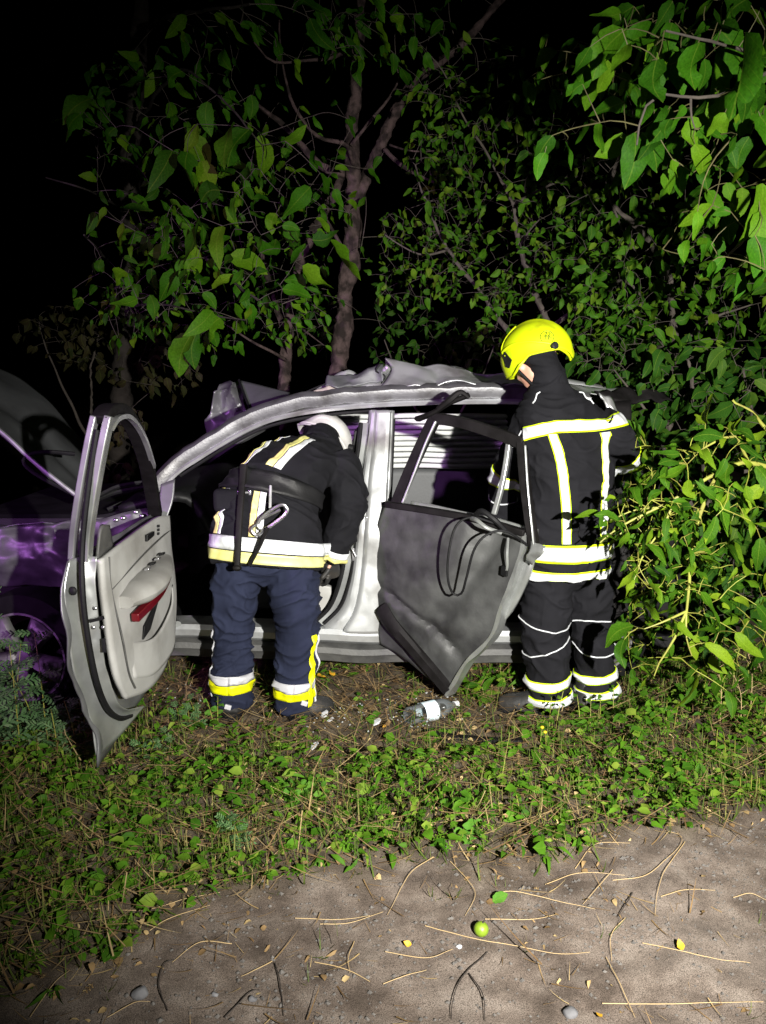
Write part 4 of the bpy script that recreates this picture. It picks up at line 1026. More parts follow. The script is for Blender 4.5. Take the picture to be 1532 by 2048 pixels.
# helmet
HC = hc + Vector((0.006, 0, 0.02))
def rim_y(a):
    a = (a + math.pi) % (2 * math.pi) - math.pi
    x = abs(a)
    if x < 0.95: return 1.98 - 0.10 * (x / 0.95) ** 2 + 0.10 * math.exp(-((x - 0.8) / 0.3) ** 2)
    if x < 1.6: return 1.98 + (1.62 - 1.98) * (x - 0.95) / 0.65
    if x < 2.5: return 1.62 + 0.10 * (x - 1.6) / 0.9
    return 1.72 + 0.36 * (x - 2.5) / 0.64
hp = helmet_points(HC, hf, hu, 0.128, 0.158, 0.142, rim_y, flare=0.06)
hy = MB().grid(hp, True)
helm = hy.build('helmet', M['helmet_yellow'], person_b, solid=0.008, off=-1)
hb = BVHTree.FromPolygons([tuple(v) for v in hy.v], hy.f)
f_, u_ = hf.normalized(), None
u_ = (hu - f_ * hu.dot(f_)).normalized(); r_ = f_.cross(u_)
def on_helm(a, t, lift=0.0):
    d = (f_ * (math.cos(a) * math.sin(t)) + r_ * (math.sin(a) * math.sin(t)) + u_ * math.cos(t)).normalized()
    h = hb.ray_cast(HC + d * 0.5, -d, 0.6)
    return (h[0] if h[0] else HC + d * 0.15) + d * lift
MB().tube([on_helm(2 * math.pi * k / 60, rim_y(2 * math.pi * k / 60) - 0.02, 0.001) for k in range(61)], 0.0055, 8, cap=False).build('helmet_rim', M['helmet_yellow'], helm)
# which side of the helmet looks at the camera
sgn = 1 if r_.dot(Vector((0, -1, 0))) > 0 else -1
MB().tube([on_helm(sgn * (0.55 + 2.1 * k / 30), 1.50 - 0.42 * math.sin(math.pi * min(1, 0.25 + k / 34)), 0.001) for k in range(31)], 0.0055, 8).build('helmet_ridge', M['helmet_yellow'], helm)
for kk in (-0.22, 0.22, 0.0):
    MB().tube([on_helm(math.atan2(kk * 0.9, math.cos(q)) if True else 0, abs(q) if abs(q) > 0.05 else 0.05, 0.0) if abs(q) > 0.24 else on_helm(math.copysign(math.pi / 2, kk) if kk else 0, abs(kk) + 0.02, 0.0) for q in [0.3 + 0.05 * i for i in range(22)]], 0.0045, 6).build('helmet_crest', M['helmet_yellow'], helm)
MB().plate([on_helm(sgn * a, t, 0.002) for a, t in [(0.62, 1.30), (0.74, 1.22), (0.98, 1.55), (0.78, 1.74), (0.66, 1.66)]], on_helm(sgn * 0.8, 1.5, 0.008) - on_helm(sgn * 0.8, 1.5, 0.004)).build('visor_pivot', M['black_plastic'], helm, smooth=False)
def helm_at(px, py):
    o_ = Vector((0, 0, CAM_H)); h = hb.ray_cast(o_, _dir(px, py).normalized(), 8)
    return h[0] if h[0] else on_helm(sgn * 2.4, 1.2)
kb = helm_at(1108, 692)
kn = (kb - HC).normalized()
MB().tube([kb - kn * 0.004, kb + kn * 0.012, kb + kn * 0.016], [0.017, 0.016, 0.011], 9).build('helmet_knob', M['black_plastic'], helm)
# round mark with the figures 22 over 11
mc_a, mc_t = sgn * 2.32, 0.86
mo = helm_at(1094, 674)
mcn = (mo - HC).normalized()
mr = Vector((1, 0, 0)); mr = (mr - mcn * mr.dot(mcn)).normalized(); mu = mcn.cross(mr)
rot = R(-12)
mr, mu = mr * math.cos(rot) + mu * math.sin(rot), mu * math.cos(rot) - mr * math.sin(rot)
def hm(x, y, lift=0.002):
    q = mo + mr * x + mu * y
    d = (q - HC).normalized()
    h = hb.ray_cast(HC + d * 0.5, -d, 0.6)
    return (h[0] if h[0] else q) + d * lift
MB().tube([hm(0.028 * math.cos(t), 0.029 * math.sin(t)) for t in np.linspace(0, 2 * math.pi, 41)], 0.0012, 5, cap=False).build('mark_ring', M['black_plastic'], helm)
MB().tube([hm(-0.022 + 0.044 * k / 10, 0.0) for k in range(11)], 0.0012, 5).build('mark_line', M['black_plastic'], helm)
def helm_text(s, cx, cy, size):
    cu = bpy.data.curves.new('t', 'FONT'); cu.body = s; cu.size = size; cu.align_x = 'CENTER'; cu.align_y = 'CENTER'
    o = bpy.data.objects.new('t', cu); COL.objects.link(o)
    dg = bpy.context.evaluated_depsgraph_get()
    me = bpy.data.meshes.new_from_object(o.evaluated_get(dg))
    mbt = MB()
    mbt.v = [hm(cx + v.co.x, cy + v.co.y, 0.0026) for v in me.vertices]
    mbt.f = [tuple(p.vertices) for p in me.polygons]
    bpy.data.objects.remove(o); bpy.data.curves.remove(cu); bpy.data.meshes.remove(me)
    mbt.build('mark_figures', M['black_plastic'], helm, smooth=False, solid=0.0012, off=0)
helm_text('22', 0, 0.011, 0.026)
helm_text('11', 0, -0.0115, 0.026)
MB().tube(catmull([on_helm(sgn * 0.9, 1.8, -0.012), hc - u_ * 0.10 + r_ * (0.05 * sgn) + f_ * 0.03, hc - u_ * 0.11 + f_ * 0.04], 12), 0.006, 6).build('chin_strap', M['black_plastic'], helm)

# ---------------------------------------------------------------- firefighter bent into the driver's doorway
sp = Vector((0.30, 0.52, 0.72)).normalized()
def sw(px, py, Y, hw, hd, spine, roll=-0.24):
    s_ = Vector(spine).normalized()
    w_ = Vector((0.95, 0.16, roll)); w_ = (w_ - s_ * w_.dot(s_)).normalized()
    return (P(px, py, Y), w_ * hw, s_.cross(w_) * hd * -1)
K = Loft([sw(534, 1128, 3.41, 0.252, 0.185, (0.10, 0.15, 1)), sw(536, 1066, 3.44, 0.245, 0.18, (0.10, 0.25, 1)), sw(543, 990, 3.49, 0.212, 0.158, (0.18, 0.4, 0.9)),
          sw(578, 944, 3.57, 0.185, 0.150, (0.3, 0.55, 0.75)), sw(614, 922, 3.67, 0.170, 0.135, (0.34, 0.68, 0.62)), sw(640, 908, 3.77, 0.13, 0.105, (0.3, 0.8, 0.5)), sw(646, 898, 3.84, 0.09, 0.09, (0.25, 0.85, 0.4)), sw(648, 892, 3.90, 0.08, 0.08, (0.2, 0.9, 0.3))], 0.9)
ka_r = limb([P(668, 916, 3.70), P(692, 955, 3.66), P(698, 1005, 3.63), P(688, 1050, 3.62), P(672, 1095, 3.63), P(664, 1118, 3.64)], [0.092, 0.092, 0.088, 0.078, 0.068, 0.064])
ka_l = limb([P(572, 936, 3.72), P(530, 950, 3.86), P(508, 975, 4.0), P(530, 1000, 4.16)], [0.07, 0.07, 0.066, 0.058])
hc2 = P(646, 888, 3.985)
hf2, hu2 = Vector((0.30, 0.45, -0.84)), Vector((0.60, 0.62, 0.50))
mb = MB()
Loft([sw(536, 1128, 3.42, 0.16, 0.12, (0.1, 0.15, 1)), sw(546, 990, 3.5, 0.14, 0.10, (0.18, 0.4, 0.9)), sw(610, 928, 3.68, 0.11, 0.07, (0.34, 0.68, 0.62)), sw(640, 910, 3.80, 0.07, 0.06, (0.3, 0.8, 0.5)), sw(648, 896, 3.90, 0.05, 0.05, (0.2, 0.9, 0.3)), sw(648, 890, 3.96, 0.05, 0.05, (0.2, 0.9, 0.1))]).mesh(mb, 20, 24)
mb.tube([P(668, 916, 3.70), P(698, 1005, 3.63), P(664, 1120, 3.64)], [0.055, 0.045, 0.034], 10)
mb.tube([P(572, 938, 3.74), P(514, 962, 3.95), P(530, 1002, 4.18)], [0.055, 0.045, 0.034], 10)
mb.tube([P(478, 1120, 3.42), P(468, 1270, 3.43), Vector((-0.70, 3.42, 0.1))], [0.085, 0.06, 0.045], 10)
mb.tube([P(585, 1130, 3.42), P(594, 1270, 3.43), Vector((-0.39, 3.42, 0.1))], [0.085, 0.06, 0.045], 10)
head_shape(mb, hc2, hf2, hu2)
hand(mb, P(663, 1122, 3.645), (-0.1, 0.5, -0.85), (-0.8, 0.3, 0.1), 0.7)
hand(mb, P(531, 1004, 4.19), (0.2, 0.9, -0.3), (0.2, -0.3, -0.9))
person_a = remesh(mb, 0.0075, 2).build('person', M['skin'])
tag(person_a, "firefighter in navy trousers and white helmet bending into the driver's doorway", 'person', 'firefighters at the wreck')
mb = MB(); K.mesh(mb, 40, 44); ka_r.mesh(mb, 20, 26); ka_l.mesh(mb, 18, 20)
coat2 = Cloth('coat', mb, M['fire_black'], person_a, 0.0085, fold_fn(12.0, 0.011, (0.3, 0.5, 0.8)))
Q1 = limb([P(480, 1105, 3.42), P(472, 1170, 3.42), P(466, 1240, 3.43), P(465, 1300, 3.43), P(464, 1350, 3.42), P(465, 1405, 3.42)], [0.108, 0.104, 0.095, 0.092, 0.094, 0.092])
Q2 = limb([P(586, 1115, 3.42), P(592, 1180, 3.42), P(594, 1250, 3.43), P(592, 1310, 3.43), P(592, 1365, 3.42), P(592, 1412, 3.42)], [0.118, 0.114, 0.102, 0.096, 0.095, 0.093])
mb = MB(); Q1.mesh(mb, 24, 30); Q2.mesh(mb, 24, 30); mb.ball(P(534, 1118, 3.42), 0.18, 0.13, 0.11, 18)
tr2 = Cloth('trousers', mb, M['fire_navy'], person_a, 0.0085, fold_fn(15.0, 0.014, (0, 0, 1)))
tr2.reach = 0.022
def double(cl, L, v0, vm, v1, u0, u1, m1, m2, parent, nu=60, nv=4):
    cl.patch('reflective_band', ring_fn(L, v0, vm, u0, u1), m1, 0.004, nu, nv, parent)
    cl.patch('reflective_band', ring_fn(L, vm + 0.004, v1, u0, u1), m2, 0.004, nu, nv, parent)
double(coat2, K, 0.022, 0.068, 0.118, 0, 2 * math.pi, M['cream_band'], M['silver_band'], coat2.o, 80)
def brace(uc, hw_, v0, v1):
    def f(sgn_):
        def g(i, j):
            v = v0 + (v1 - v0) * j
            u = uc(v) + (sgn_ * hw_ * (0.04 + 0.96 * i))
            return K.pt(u, v), K.nrm(u, v)
        return g
    for s_, m in ((-1, 'cream_band'), (1, 'silver_band')):
        coat2.patch('reflective_band', f(s_), M[m], 0.0042, 5, 40, coat2.o)
# find the side of the coat that faces the camera: u where the normal points to -Y
ub = max((k * 0.05 for k in range(126)), key=lambda u: -K.nrm(u, 0.15).y)
ud = 1 if K.pt(ub + 0.3, 0.15).x > K.pt(ub, 0.15).x else -1
def bu(o): return lambda v: ub + ud * o
def brace2(o, hw_, v0, v1):
    for s_, m in ((-1, 'cream_band'), (1, 'silver_band')):
        def g(i, j, s_=s_):
            v = v0 + (v1 - v0) * j
            u = ub + ud * (o + s_ * hw_ * (0.04 + 0.96 * i))
            return K.pt(u, v), K.nrm(u, v)
        coat2.patch('reflective_band', g, M[m], 0.0042, 5, 40, coat2.o)
brace2(0.10, 0.12, 0.122, 0.26)
brace2(0.10, 0.17, 0.36, 0.62)
brace2(-0.78, 0.13, 0.122, 0.26)
brace2(-0.78, 0.16, 0.36, 0.62)
double(coat2, ka_r, 0.80, 0.87, 0.935, 0, 2 * math.pi, M['silver_band'], M['cream_band'], coat2.o, 40)
for L in (Q1, Q2):
    double(tr2, L, 0.765, 0.825, 0.885, 0, 2 * math.pi, M['silver_dull'], M['yellow_band'], tr2.o, 50)
uq = max((k * 0.05 for k in range(126)), key=lambda u: Q2.nrm(u, 0.7).x)
us = 1 if Q2.pt(uq + 0.3, 0.7).y < Q2.pt(uq, 0.7).y else -1
tr2.patch('reflective_band', lambda i, j: (Q2.pt(uq + us * (0.45 + 0.32 * i), 0.43 + 0.52 * j), Q2.nrm(uq + us * (0.6), 0.43 + 0.52 * j)), M['yellow_band'], 0.007, 4, 40, tr2.o)
piping(tr2, lambda t: (Q2.pt(uq + us * 0.12, 0.45 + 0.48 * t), Q2.nrm(uq + us * 0.12, 0.45 + 0.48 * t)), tr2.o, 50, 0.007, 'silver_dull')
piping(tr2, lambda t: (Q1.pt(uq + us * 2.9, 0.45 + 0.48 * t), Q1.nrm(uq + us * 2.9, 0.45 + 0.48 * t)), tr2.o, 50, 0.005, 'silver_dull')
boot(ground_foot((-0.70, 3.36), (-0.70, 3.60)), [Vector((-0.70, 3.39, 0.05)), Vector((-0.70, 3.41, 0.12)), P(465, 1390, 3.42)], [0.058, 0.064, 0.07], person_a)
boot(ground_foot((-0.44, 3.38), (-0.24, 3.48)), [Vector((-0.41, 3.40, 0.05)), Vector((-0.40, 3.41, 0.12)), P(592, 1395, 3.42)], [0.058, 0.064, 0.07], person_a)
for (x, y, z) in ((-0.70, 3.328, 0.10), (-0.355, 3.335, 0.115)):
    MB().box((x, y, z), 0.03, 0.012, 0.022, Matrix.Rotation(0.3, 3, 'Y')).build('boot_tab', M['silver_dull'], person_a, smooth=False, bevel=0.003)
mb = MB(); hand(mb, P(663, 1122, 3.645), (-0.1, 0.5, -0.85), (-0.8, 0.3, 0.1), 1.14)
remesh(mb, 0.0055, 2).build('glove', M['boot'], person_a)
# belt with strap, snap hook and rings
def kfn(o, v): return K.pt(ub + ud * o, v), K.nrm(ub + ud * o, v)
coat2.patch('belt', lambda i, j: (K.pt(2 * math.pi * i, 0.262 + 0.075 * j), K.nrm(2 * math.pi * i, 0.30)), M['black_plastic'], 0.010, 70, 6, person_a)
s0, s1 = coat2.snap(*kfn(-0.42, 0.33), 0.03), coat2.snap(*kfn(-0.42, 0.06), 0.035)
s1 = P(474, 1136, 3.2)
MB().tube(catmull([s0, s0.lerp(s1, 0.5) + Vector((0, -0.02, 0)), s1], 20), [0.018, 0.015, 0.014], 8, flat=0.6).build('hanging_strap', M['trim_black'], person_a)
MB().ball(s1, 0.02, 0.014, 0.014, 8).build('strap_end', M['trim_black'], person_a)
MB().tube(catmull([P(500, 1128, 3.21), P(520, 1090, 3.2), P(535, 1055, 3.2)], 12), 0.02, 8, flat=0.4).build('hanging_strap', M['trim_black'], person_a)
def loop_tube(c, a, b, la, lb, r_, n=30):
    return [Vector(c) + a * (la * math.copysign(abs(math.cos(t)) ** 0.7, math.cos(t))) + b * (lb * math.copysign(abs(math.sin(t)) ** 0.7, math.sin(t))) for t in np.linspace(0, 2 * math.pi, n)]
hk = P(545, 1034, 3.215); ha = (P(577, 1012, 3.21) - P(515, 1058, 3.21)).normalized(); hb_ = Vector((0, -1, 0)).cross(ha).normalized()
MB().tube(loop_tube(hk, ha, hb_, 0.072, 0.026, 0), 0.0075, 8, cap=False).build('snap_hook', M['steel'], person_a)
MB().tube([hk - ha * 0.05 + hb_ * 0.022, hk + ha * 0.045 + hb_ * 0.005], 0.006, 6).build('hook_gate', M['steel'], person_a)
MB().tube(loop_tube(P(514, 1060, 3.215), ha, hb_, 0.02, 0.02, 0), 0.006, 8, cap=False).build('hook_ring', M['steel'], person_a)
MB().tube([P(541, 972, 3.33), P(540, 1015, 3.24)], 0.006, 6).build('hook_strap', M['silver_dull'], person_a)
MB().box(P(489, 985, 3.33), 0.055, 0.012, 0.012).build('belt_buckle', M['steel'], person_a, bevel=0.004)
for dx in (-0.024, 0.024):
    MB().box(P(489, 985, 3.33) + Vector((dx, -0.002, 0)), 0.014, 0.012, 0.026).build('belt_buckle', M['steel'], person_a, bevel=0.004)
MB().box(P(458, 1000, 3.36), 0.13, 0.07, 0.10).build('belt_pouch', M['fire_black'], person_a, bevel=0.02)
# hood and white helmet
mb = MB()
Loft([sw(640, 896, 3.82, 0.10, 0.10, (0.3, 0.8, 0.5)), sw(642, 888, 3.89, 0.10, 0.105, (0.3, 0.8, 0.3)), sw(644, 886, 3.95, 0.112, 0.112, (0.3, 0.8, 0.2)), sw(650, 886, 4.01, 0.10, 0.10, (0.3, 0.8, 0.1))]).mesh(mb, 28, 18)
remesh(mb, 0.008, 3, fold_fn(19, 0.004, (0, 1, 0))).build('neck_hood', M['fire_black'], person_a)
def rim_w(a):
    a = (a + math.pi) % (2 * math.pi) - math.pi
    return 1.75 + 0.12 * math.cos(2 * a)
hw2 = MB().grid(helmet_points(hc2 + hu2.normalized() * 0.01, hf2, hu2, 0.138, 0.152, 0.145, rim_w, flare=0.10), True)
helm2 = hw2.build('helmet', M['helmet_white'], person_a, solid=0.008, off=-1)
hb2 = BVHTree.FromPolygons([tuple(v) for v in hw2.v], hw2.f)
f2 = hf2.normalized(); u2 = (hu2 - f2 * hu2.dot(f2)).normalized(); r2 = f2.cross(u2)
def on_helm2(a, t, lift=0.0):
    d = (f2 * (math.cos(a) * math.sin(t)) + r2 * (math.sin(a) * math.sin(t)) + u2 * math.cos(t)).normalized()
    o = hc2 + hu2.normalized() * 0.01
    h = hb2.ray_cast(o + d * 0.5, -d, 0.6)
    return (h[0] if h[0] else o + d * 0.15) + d * lift
MB().tube([on_helm2(2 * math.pi * k / 60, rim_w(2 * math.pi * k / 60) - 0.03, 0.001) for k in range(61)], 0.006, 8, cap=False).build('helmet_rim', M['helmet_white'], helm2)
for s_ in (-1, 1):
    q = on_helm2(s_ * 1.3, 1.3, 0.004)
    MB().tube([q - (q - hc2).normalized() * 0.006, q + (q - hc2).normalized() * 0.02], [0.022, 0.018], 10).build('helmet_knob', M['black_plastic'], helm2)
MB().box(P(712, 880, 3.98), 0.03, 0.03, 0.10, Matrix.Rotation(R(8), 3, 'Y')).build('helmet_lamp', M['black_plastic'], helm2, bevel=0.006)
# ================================================================== foliage
def leaf_mesh(name, m, wid_, fold=0.25, droop=0.25, serr=0.0, n=8, point=1.0, seed=0):
    """one leaf of length 1 along +Y, folded along its midrib; UV across and along"""
    rr = random.Random(seed)
    vs, fs, uv = [], [], []
    bend = rr.uniform(-0.16, 0.16); tw_ = rr.uniform(-1.1, 1.1); curl = rr.uniform(-0.5, 0.9)
    for i in range(n + 1):
        t = i / n
        w_ = wid_ * (math.sin(math.pi * min(1, t ** (0.78 * point)))) ** 0.75
        if i == 0: w_ = 0.012
        if i == n: w_ = 0.0
        z0 = -droop * t * t
        x0 = bend * math.sin(math.pi * t)
        ser = 1 + (serr if i % 2 else -serr)
        wob = 0.03 * math.sin(7 * t + seed)
        wob = 0.22 * math.sin(9 * t + seed * 2.1) * w_
        ct, sn = math.cos(tw_ * t), math.sin(tw_ * t)
        zl, zr = fold * w_ + wob - curl * w_ * w_, fold * w_ - wob - curl * w_ * w_
        bite = 0.45 if (seed == 2 and 0.45 < t < 0.62) else 1.0
        wl, wr = w_ * ser * bite, w_ * ser
        vs += [(x0 - wl * ct - zl * sn, t - 0.02 * (i % 2), z0 - wl * sn + zl * ct), (x0, t, z0), (x0 + wr * ct - zr * sn, t - 0.02 * (i % 2), z0 + wr * sn + zr * ct)]
        h = w_ / max(wid_, 1e-6) * 0.5
        uv += [(0.5 - h, t), (0.5, t), (0.5 + h, t)]
    for i in range(n):
        a = 3 * i
        fs += [(a, a + 1, a + 4, a + 3), (a + 1, a + 2, a + 5, a + 4)]
    return make_leaf(name, m, vs, fs, uv)
def make_leaf(name, m, vs, fs, uv):
    me = bpy.data.meshes.new(name)
    me.from_pydata(vs, [], fs)
    ul = me.uv_layers.new(name='UVMap')
    for lp in me.loops: ul.data[lp.index].uv = uv[lp.vertex_index]
    me.materials.append(m)
    me.shade_smooth()
    return me
def feather_mesh(name, m, seed=0, pairs=4):
    """a deeply cut leaf: narrow lobes off a midrib"""
    rr = random.Random(seed)
    vs, fs, uv = [], [], []
    def lobe(b, d, l, w_):
        d = Vector(d).normalized(); s_ = Vector((-d.y, d.x, 0)); o = len(vs); b = Vector(b)
        for t, k in ((0, 0.35), (0.45, 1.0), (0.75, 0.7), (1.0, 0.0)):
            for q in (-1, 1):
                p = b + d * (l * t) + s_ * (q * w_ * k)
                vs.append((p.x, p.y, p.z - 0.12 * (p.x ** 2 + p.y ** 2) + 0.03 * rr.uniform(-1, 1)))
                uv.append((0.5 + 0.25 * q, t))
        for i in range(3):
            a = o + 2 * i
            fs.append((a, a + 1, a + 3, a + 2))
    lobe((0, 0, 0), (0, 1, 0), 1.0, 0.035)
    for i in range(pairs):
        t = 0.22 + 0.6 * i / (pairs - 1)
        for q in (-1, 1):
            l = (0.42 - 0.22 * abs(t - 0.45)) * rr.uniform(0.85, 1.1)
            lobe((0, t, 0), (q * 1.0, 0.95, 0), l, 0.055)
            lobe((q * l * 0.42, t + l * 0.4, 0), (q * 1.0, 0.15, 0), l * 0.42, 0.04)
    return make_leaf(name, m, vs, fs, uv)
KIND = {}
for key, m, wd, fo, dr, se, n, pt in [('walnut', 'walnut_leaf', 0.27, 0.28, 0.22, 0.03, 10, 0.95), ('lime', 'lime_leaf', 0.20, 0.34, 0.35, 0.05, 10, 1.05), ('small', 'small_leaf', 0.28, 0.3, 0.2, 0.04, 6, 1.0),
                                  ('dark', 'dark_leaf', 0.30, 0.3, 0.25, 0.05, 7, 1.0), ('brown', 'brown_leaf', 0.32, 0.3, 0.3, 0.05, 6, 1.0), ('lance', 'small_leaf', 0.17, 0.3, 0.3, 0.03, 7, 1.0),
                                  ('weed', 'weed_leaf', 0.30, 0.25, 0.25, 0.05, 5, 1.0), ('bright', 'bright_weed', 0.40, 0.2, 0.2, 0.06, 7, 1.2)]:
    KIND[key] = [leaf_mesh(f'{key}_leaf', M[m], wd * k, fo, dr * q, se, n, pt, i) for i, (k, q) in enumerate([(1, 1), (0.82, 1.8), (1.12, 0.4), (0.95, -0.6), (0.7, 0.8), (1.0, 2.4)])]
KIND['mugwort'] = [feather_mesh('mugwort_leaf', M['mugwort'], i, 4) for i in range(3)]

class Joined:
    """many leaf copies in one mesh"""
    def __init__(s): s.V, s.F, s.U, s.n = [], [], [], 0
    def cache(s, me):
        if 'np_v' not in CACHE.setdefault(me.name, {}):
            c = CACHE[me.name]
            c['np_v'] = np.array([v.co[:] for v in me.vertices])
            c['f'] = [tuple(p.vertices) for p in me.polygons]
            c['uv'] = [d.uv[:] for d in me.uv_layers[0].data]
        return CACHE[me.name]
    def add(s, me, Mx):
        c = s.cache(me)
        A = np.array(Mx)
        s.V.append(c['np_v'] @ A[:3, :3].T + A[:3, 3])
        s.F += [tuple(i + s.n for i in f) for f in c['f']]
        s.U += c['uv']
        s.n += len(c['np_v'])
    def build(s, name, m, parent=None, kind='stuff'):
        if not s.V: return None
        V = np.concatenate(s.V) - np.array(root_loc(parent))
        me = bpy.data.meshes.new(name)
        me.from_pydata(V.tolist(), [], s.F)
        ul = me.uv_layers.new(name='UVMap')
        ul.data.foreach_set('uv', np.array(s.U, dtype=np.float32).ravel())
        o = finish(name, me, m, parent)
        if kind: o['kind'] = kind
        return o
CACHE = {}

def leaf_matrix(p, axis_, normal, size):
    y = Vector(axis_).normalized()
    z = Vector(normal); z = (z - y * z.dot(y))
    if z.length < 1e-4: z = Vector((0, -1, 0.3)) - y * (Vector((0, -1, 0.3)).dot(y))
    z.normalize(); x = y.cross(z)
    Mx = Matrix((x * size, y * size, z * size)).transposed().to_4x4()
    Mx.translation = p
    return Mx

def blob(px, py, rx, ry, Y, dY, n, s0, s1, rr):
    out = []
    for _ in range(n):
        a, r_ = rr.uniform(0, 2 * math.pi), math.sqrt(rr.random())
        out.append((P(px + rx * r_ * math.cos(a), py + ry * r_ * math.sin(a), Y + rr.uniform(-dY, dY)), rr.uniform(s0, s1)))
    return out

def plant(name, label, cat, limbs, targets, kind, m_leaf, m_twig, seed, base, down=0.7, facing=0.9, twig_r=0.0016, cap=300, group=None, jitter=0.5, m_limb=None, seg=0.05, clear=None):
    """a woody plant: limbs (paths with radii), twigs grown from the nearest wood to every leaf"""
    rr = random.Random(seed)
    root = thing(name, base, label, cat, group)
    pts = []
    for i, (path, radii) in enumerate(limbs):
        L = sum((Vector(b) - Vector(a)).length for a, b in zip(path, path[1:]))
        n = max(6, int(L / (seg if max(radii) < 0.03 else 0.022)))
        c = catmull(path, n)
        c = [p + Vector((nz(p, 5, seed), nz(p, 5, seed + 4), 0)) * 0.02 for p in c]
        rad = [lerp_list(radii, k / (n - 1)) * (1 + 0.22 * nz(q, 9, seed) + 0.12 * nz(q, 21, seed)) for k, q in enumerate(c)]
        mbt = MB().tube(c, rad, 18 if max(radii) > 0.04 else 8)
        if max(radii) > 0.02: mbt.v = [v + Vector((nz(v, 26, 1), nz(v, 26, 2), 0)) * 0.011 + Vector((nz(v, 60, 5), nz(v, 60, 7), 0)) * 0.006 for v in mbt.v]
        mbt.build('trunk' if i == 0 else 'branch', m_limb or m_twig, root)
        pts += c[(n // 4 if i == 0 else 0):]
    sk = np.array([tuple(p) for p in pts])
    T = np.array([tuple(t[0]) for t in targets])
    dmin = np.array([np.min(np.sum((sk - t) ** 2, axis=1)) for t in T])
    order = np.argsort(dmin)
    tw = MB()
    items = []
    buf = [sk]; extra = []
    allp = sk
    for idx in order:
        t = Vector(T[idx]); size = targets[idx][1]
        if extra:
            allp = np.concatenate([allp, np.array(extra)]); extra = []
        k = int(np.argmin(np.sum((allp - np.array(t)) ** 2, axis=1)))
        q = Vector(allp[k])
        d = t - q
        L = d.length
        side = Vector((rr.uniform(-1, 1), rr.uniform(-1, 1), rr.uniform(-0.2, 1))) * L * 0.09
        n = max(3, int(L / 0.05) + 2)
        path = [q.lerp(t, i / (n - 1)) + side * math.sin(math.pi * i / (n - 1)) for i in range(n)]
        tw.tube(path, [twig_r + 0.0045 * min(L, 0.6), twig_r * 0.7], 5 if L > 0.2 else 4, cap=False)
        if L > 0.06: extra += [tuple(p) for p in path[1:]]
        ax = (d.normalized() * 0.6 + Vector((rr.uniform(-1, 1), rr.uniform(-1, 1), rr.uniform(-1, 1))) * jitter + Vector((0, 0, -down)))
        nr = Vector((rr.uniform(-1.1, 1.1), -facing + rr.uniform(-0.8, 0.8), 0.55 + rr.uniform(-0.7, 0.7)))
        items.append((t, ax, nr, size))
    two = tw.build('twigs', m_twig, root); two['kind'] = 'stuff'
    def seen(it):
        x, y = project(it[0])
        vis = -40 < x < 1572 and -40 < y < 2088
        return (it[3] / max(0.3, it[0].y)) * (1 if vis else 0.01)
    items.sort(key=seen, reverse=True)
    J_ = Joined()
    base_v = Vector(base)
    for i, (t, ax, nr, size) in enumerate(items):
        me = rr.choice(KIND[kind])
        Mx = leaf_matrix(t, ax, nr, size)
        if i < cap and seen((t, ax, nr, size)) > 0.005:
            o = bpy.data.objects.new('leaf', me)
            COL.objects.link(o); o.parent = root
            Mx.translation = t - base_v
            o.matrix_basis = Mx
        else:
            J_.add(me, Mx)
    J_.build('foliage', m_leaf, root)
    return root

def px_path(pts): return [P(x, y, Y) for x, y, Y in pts]
rv = random.Random(21)

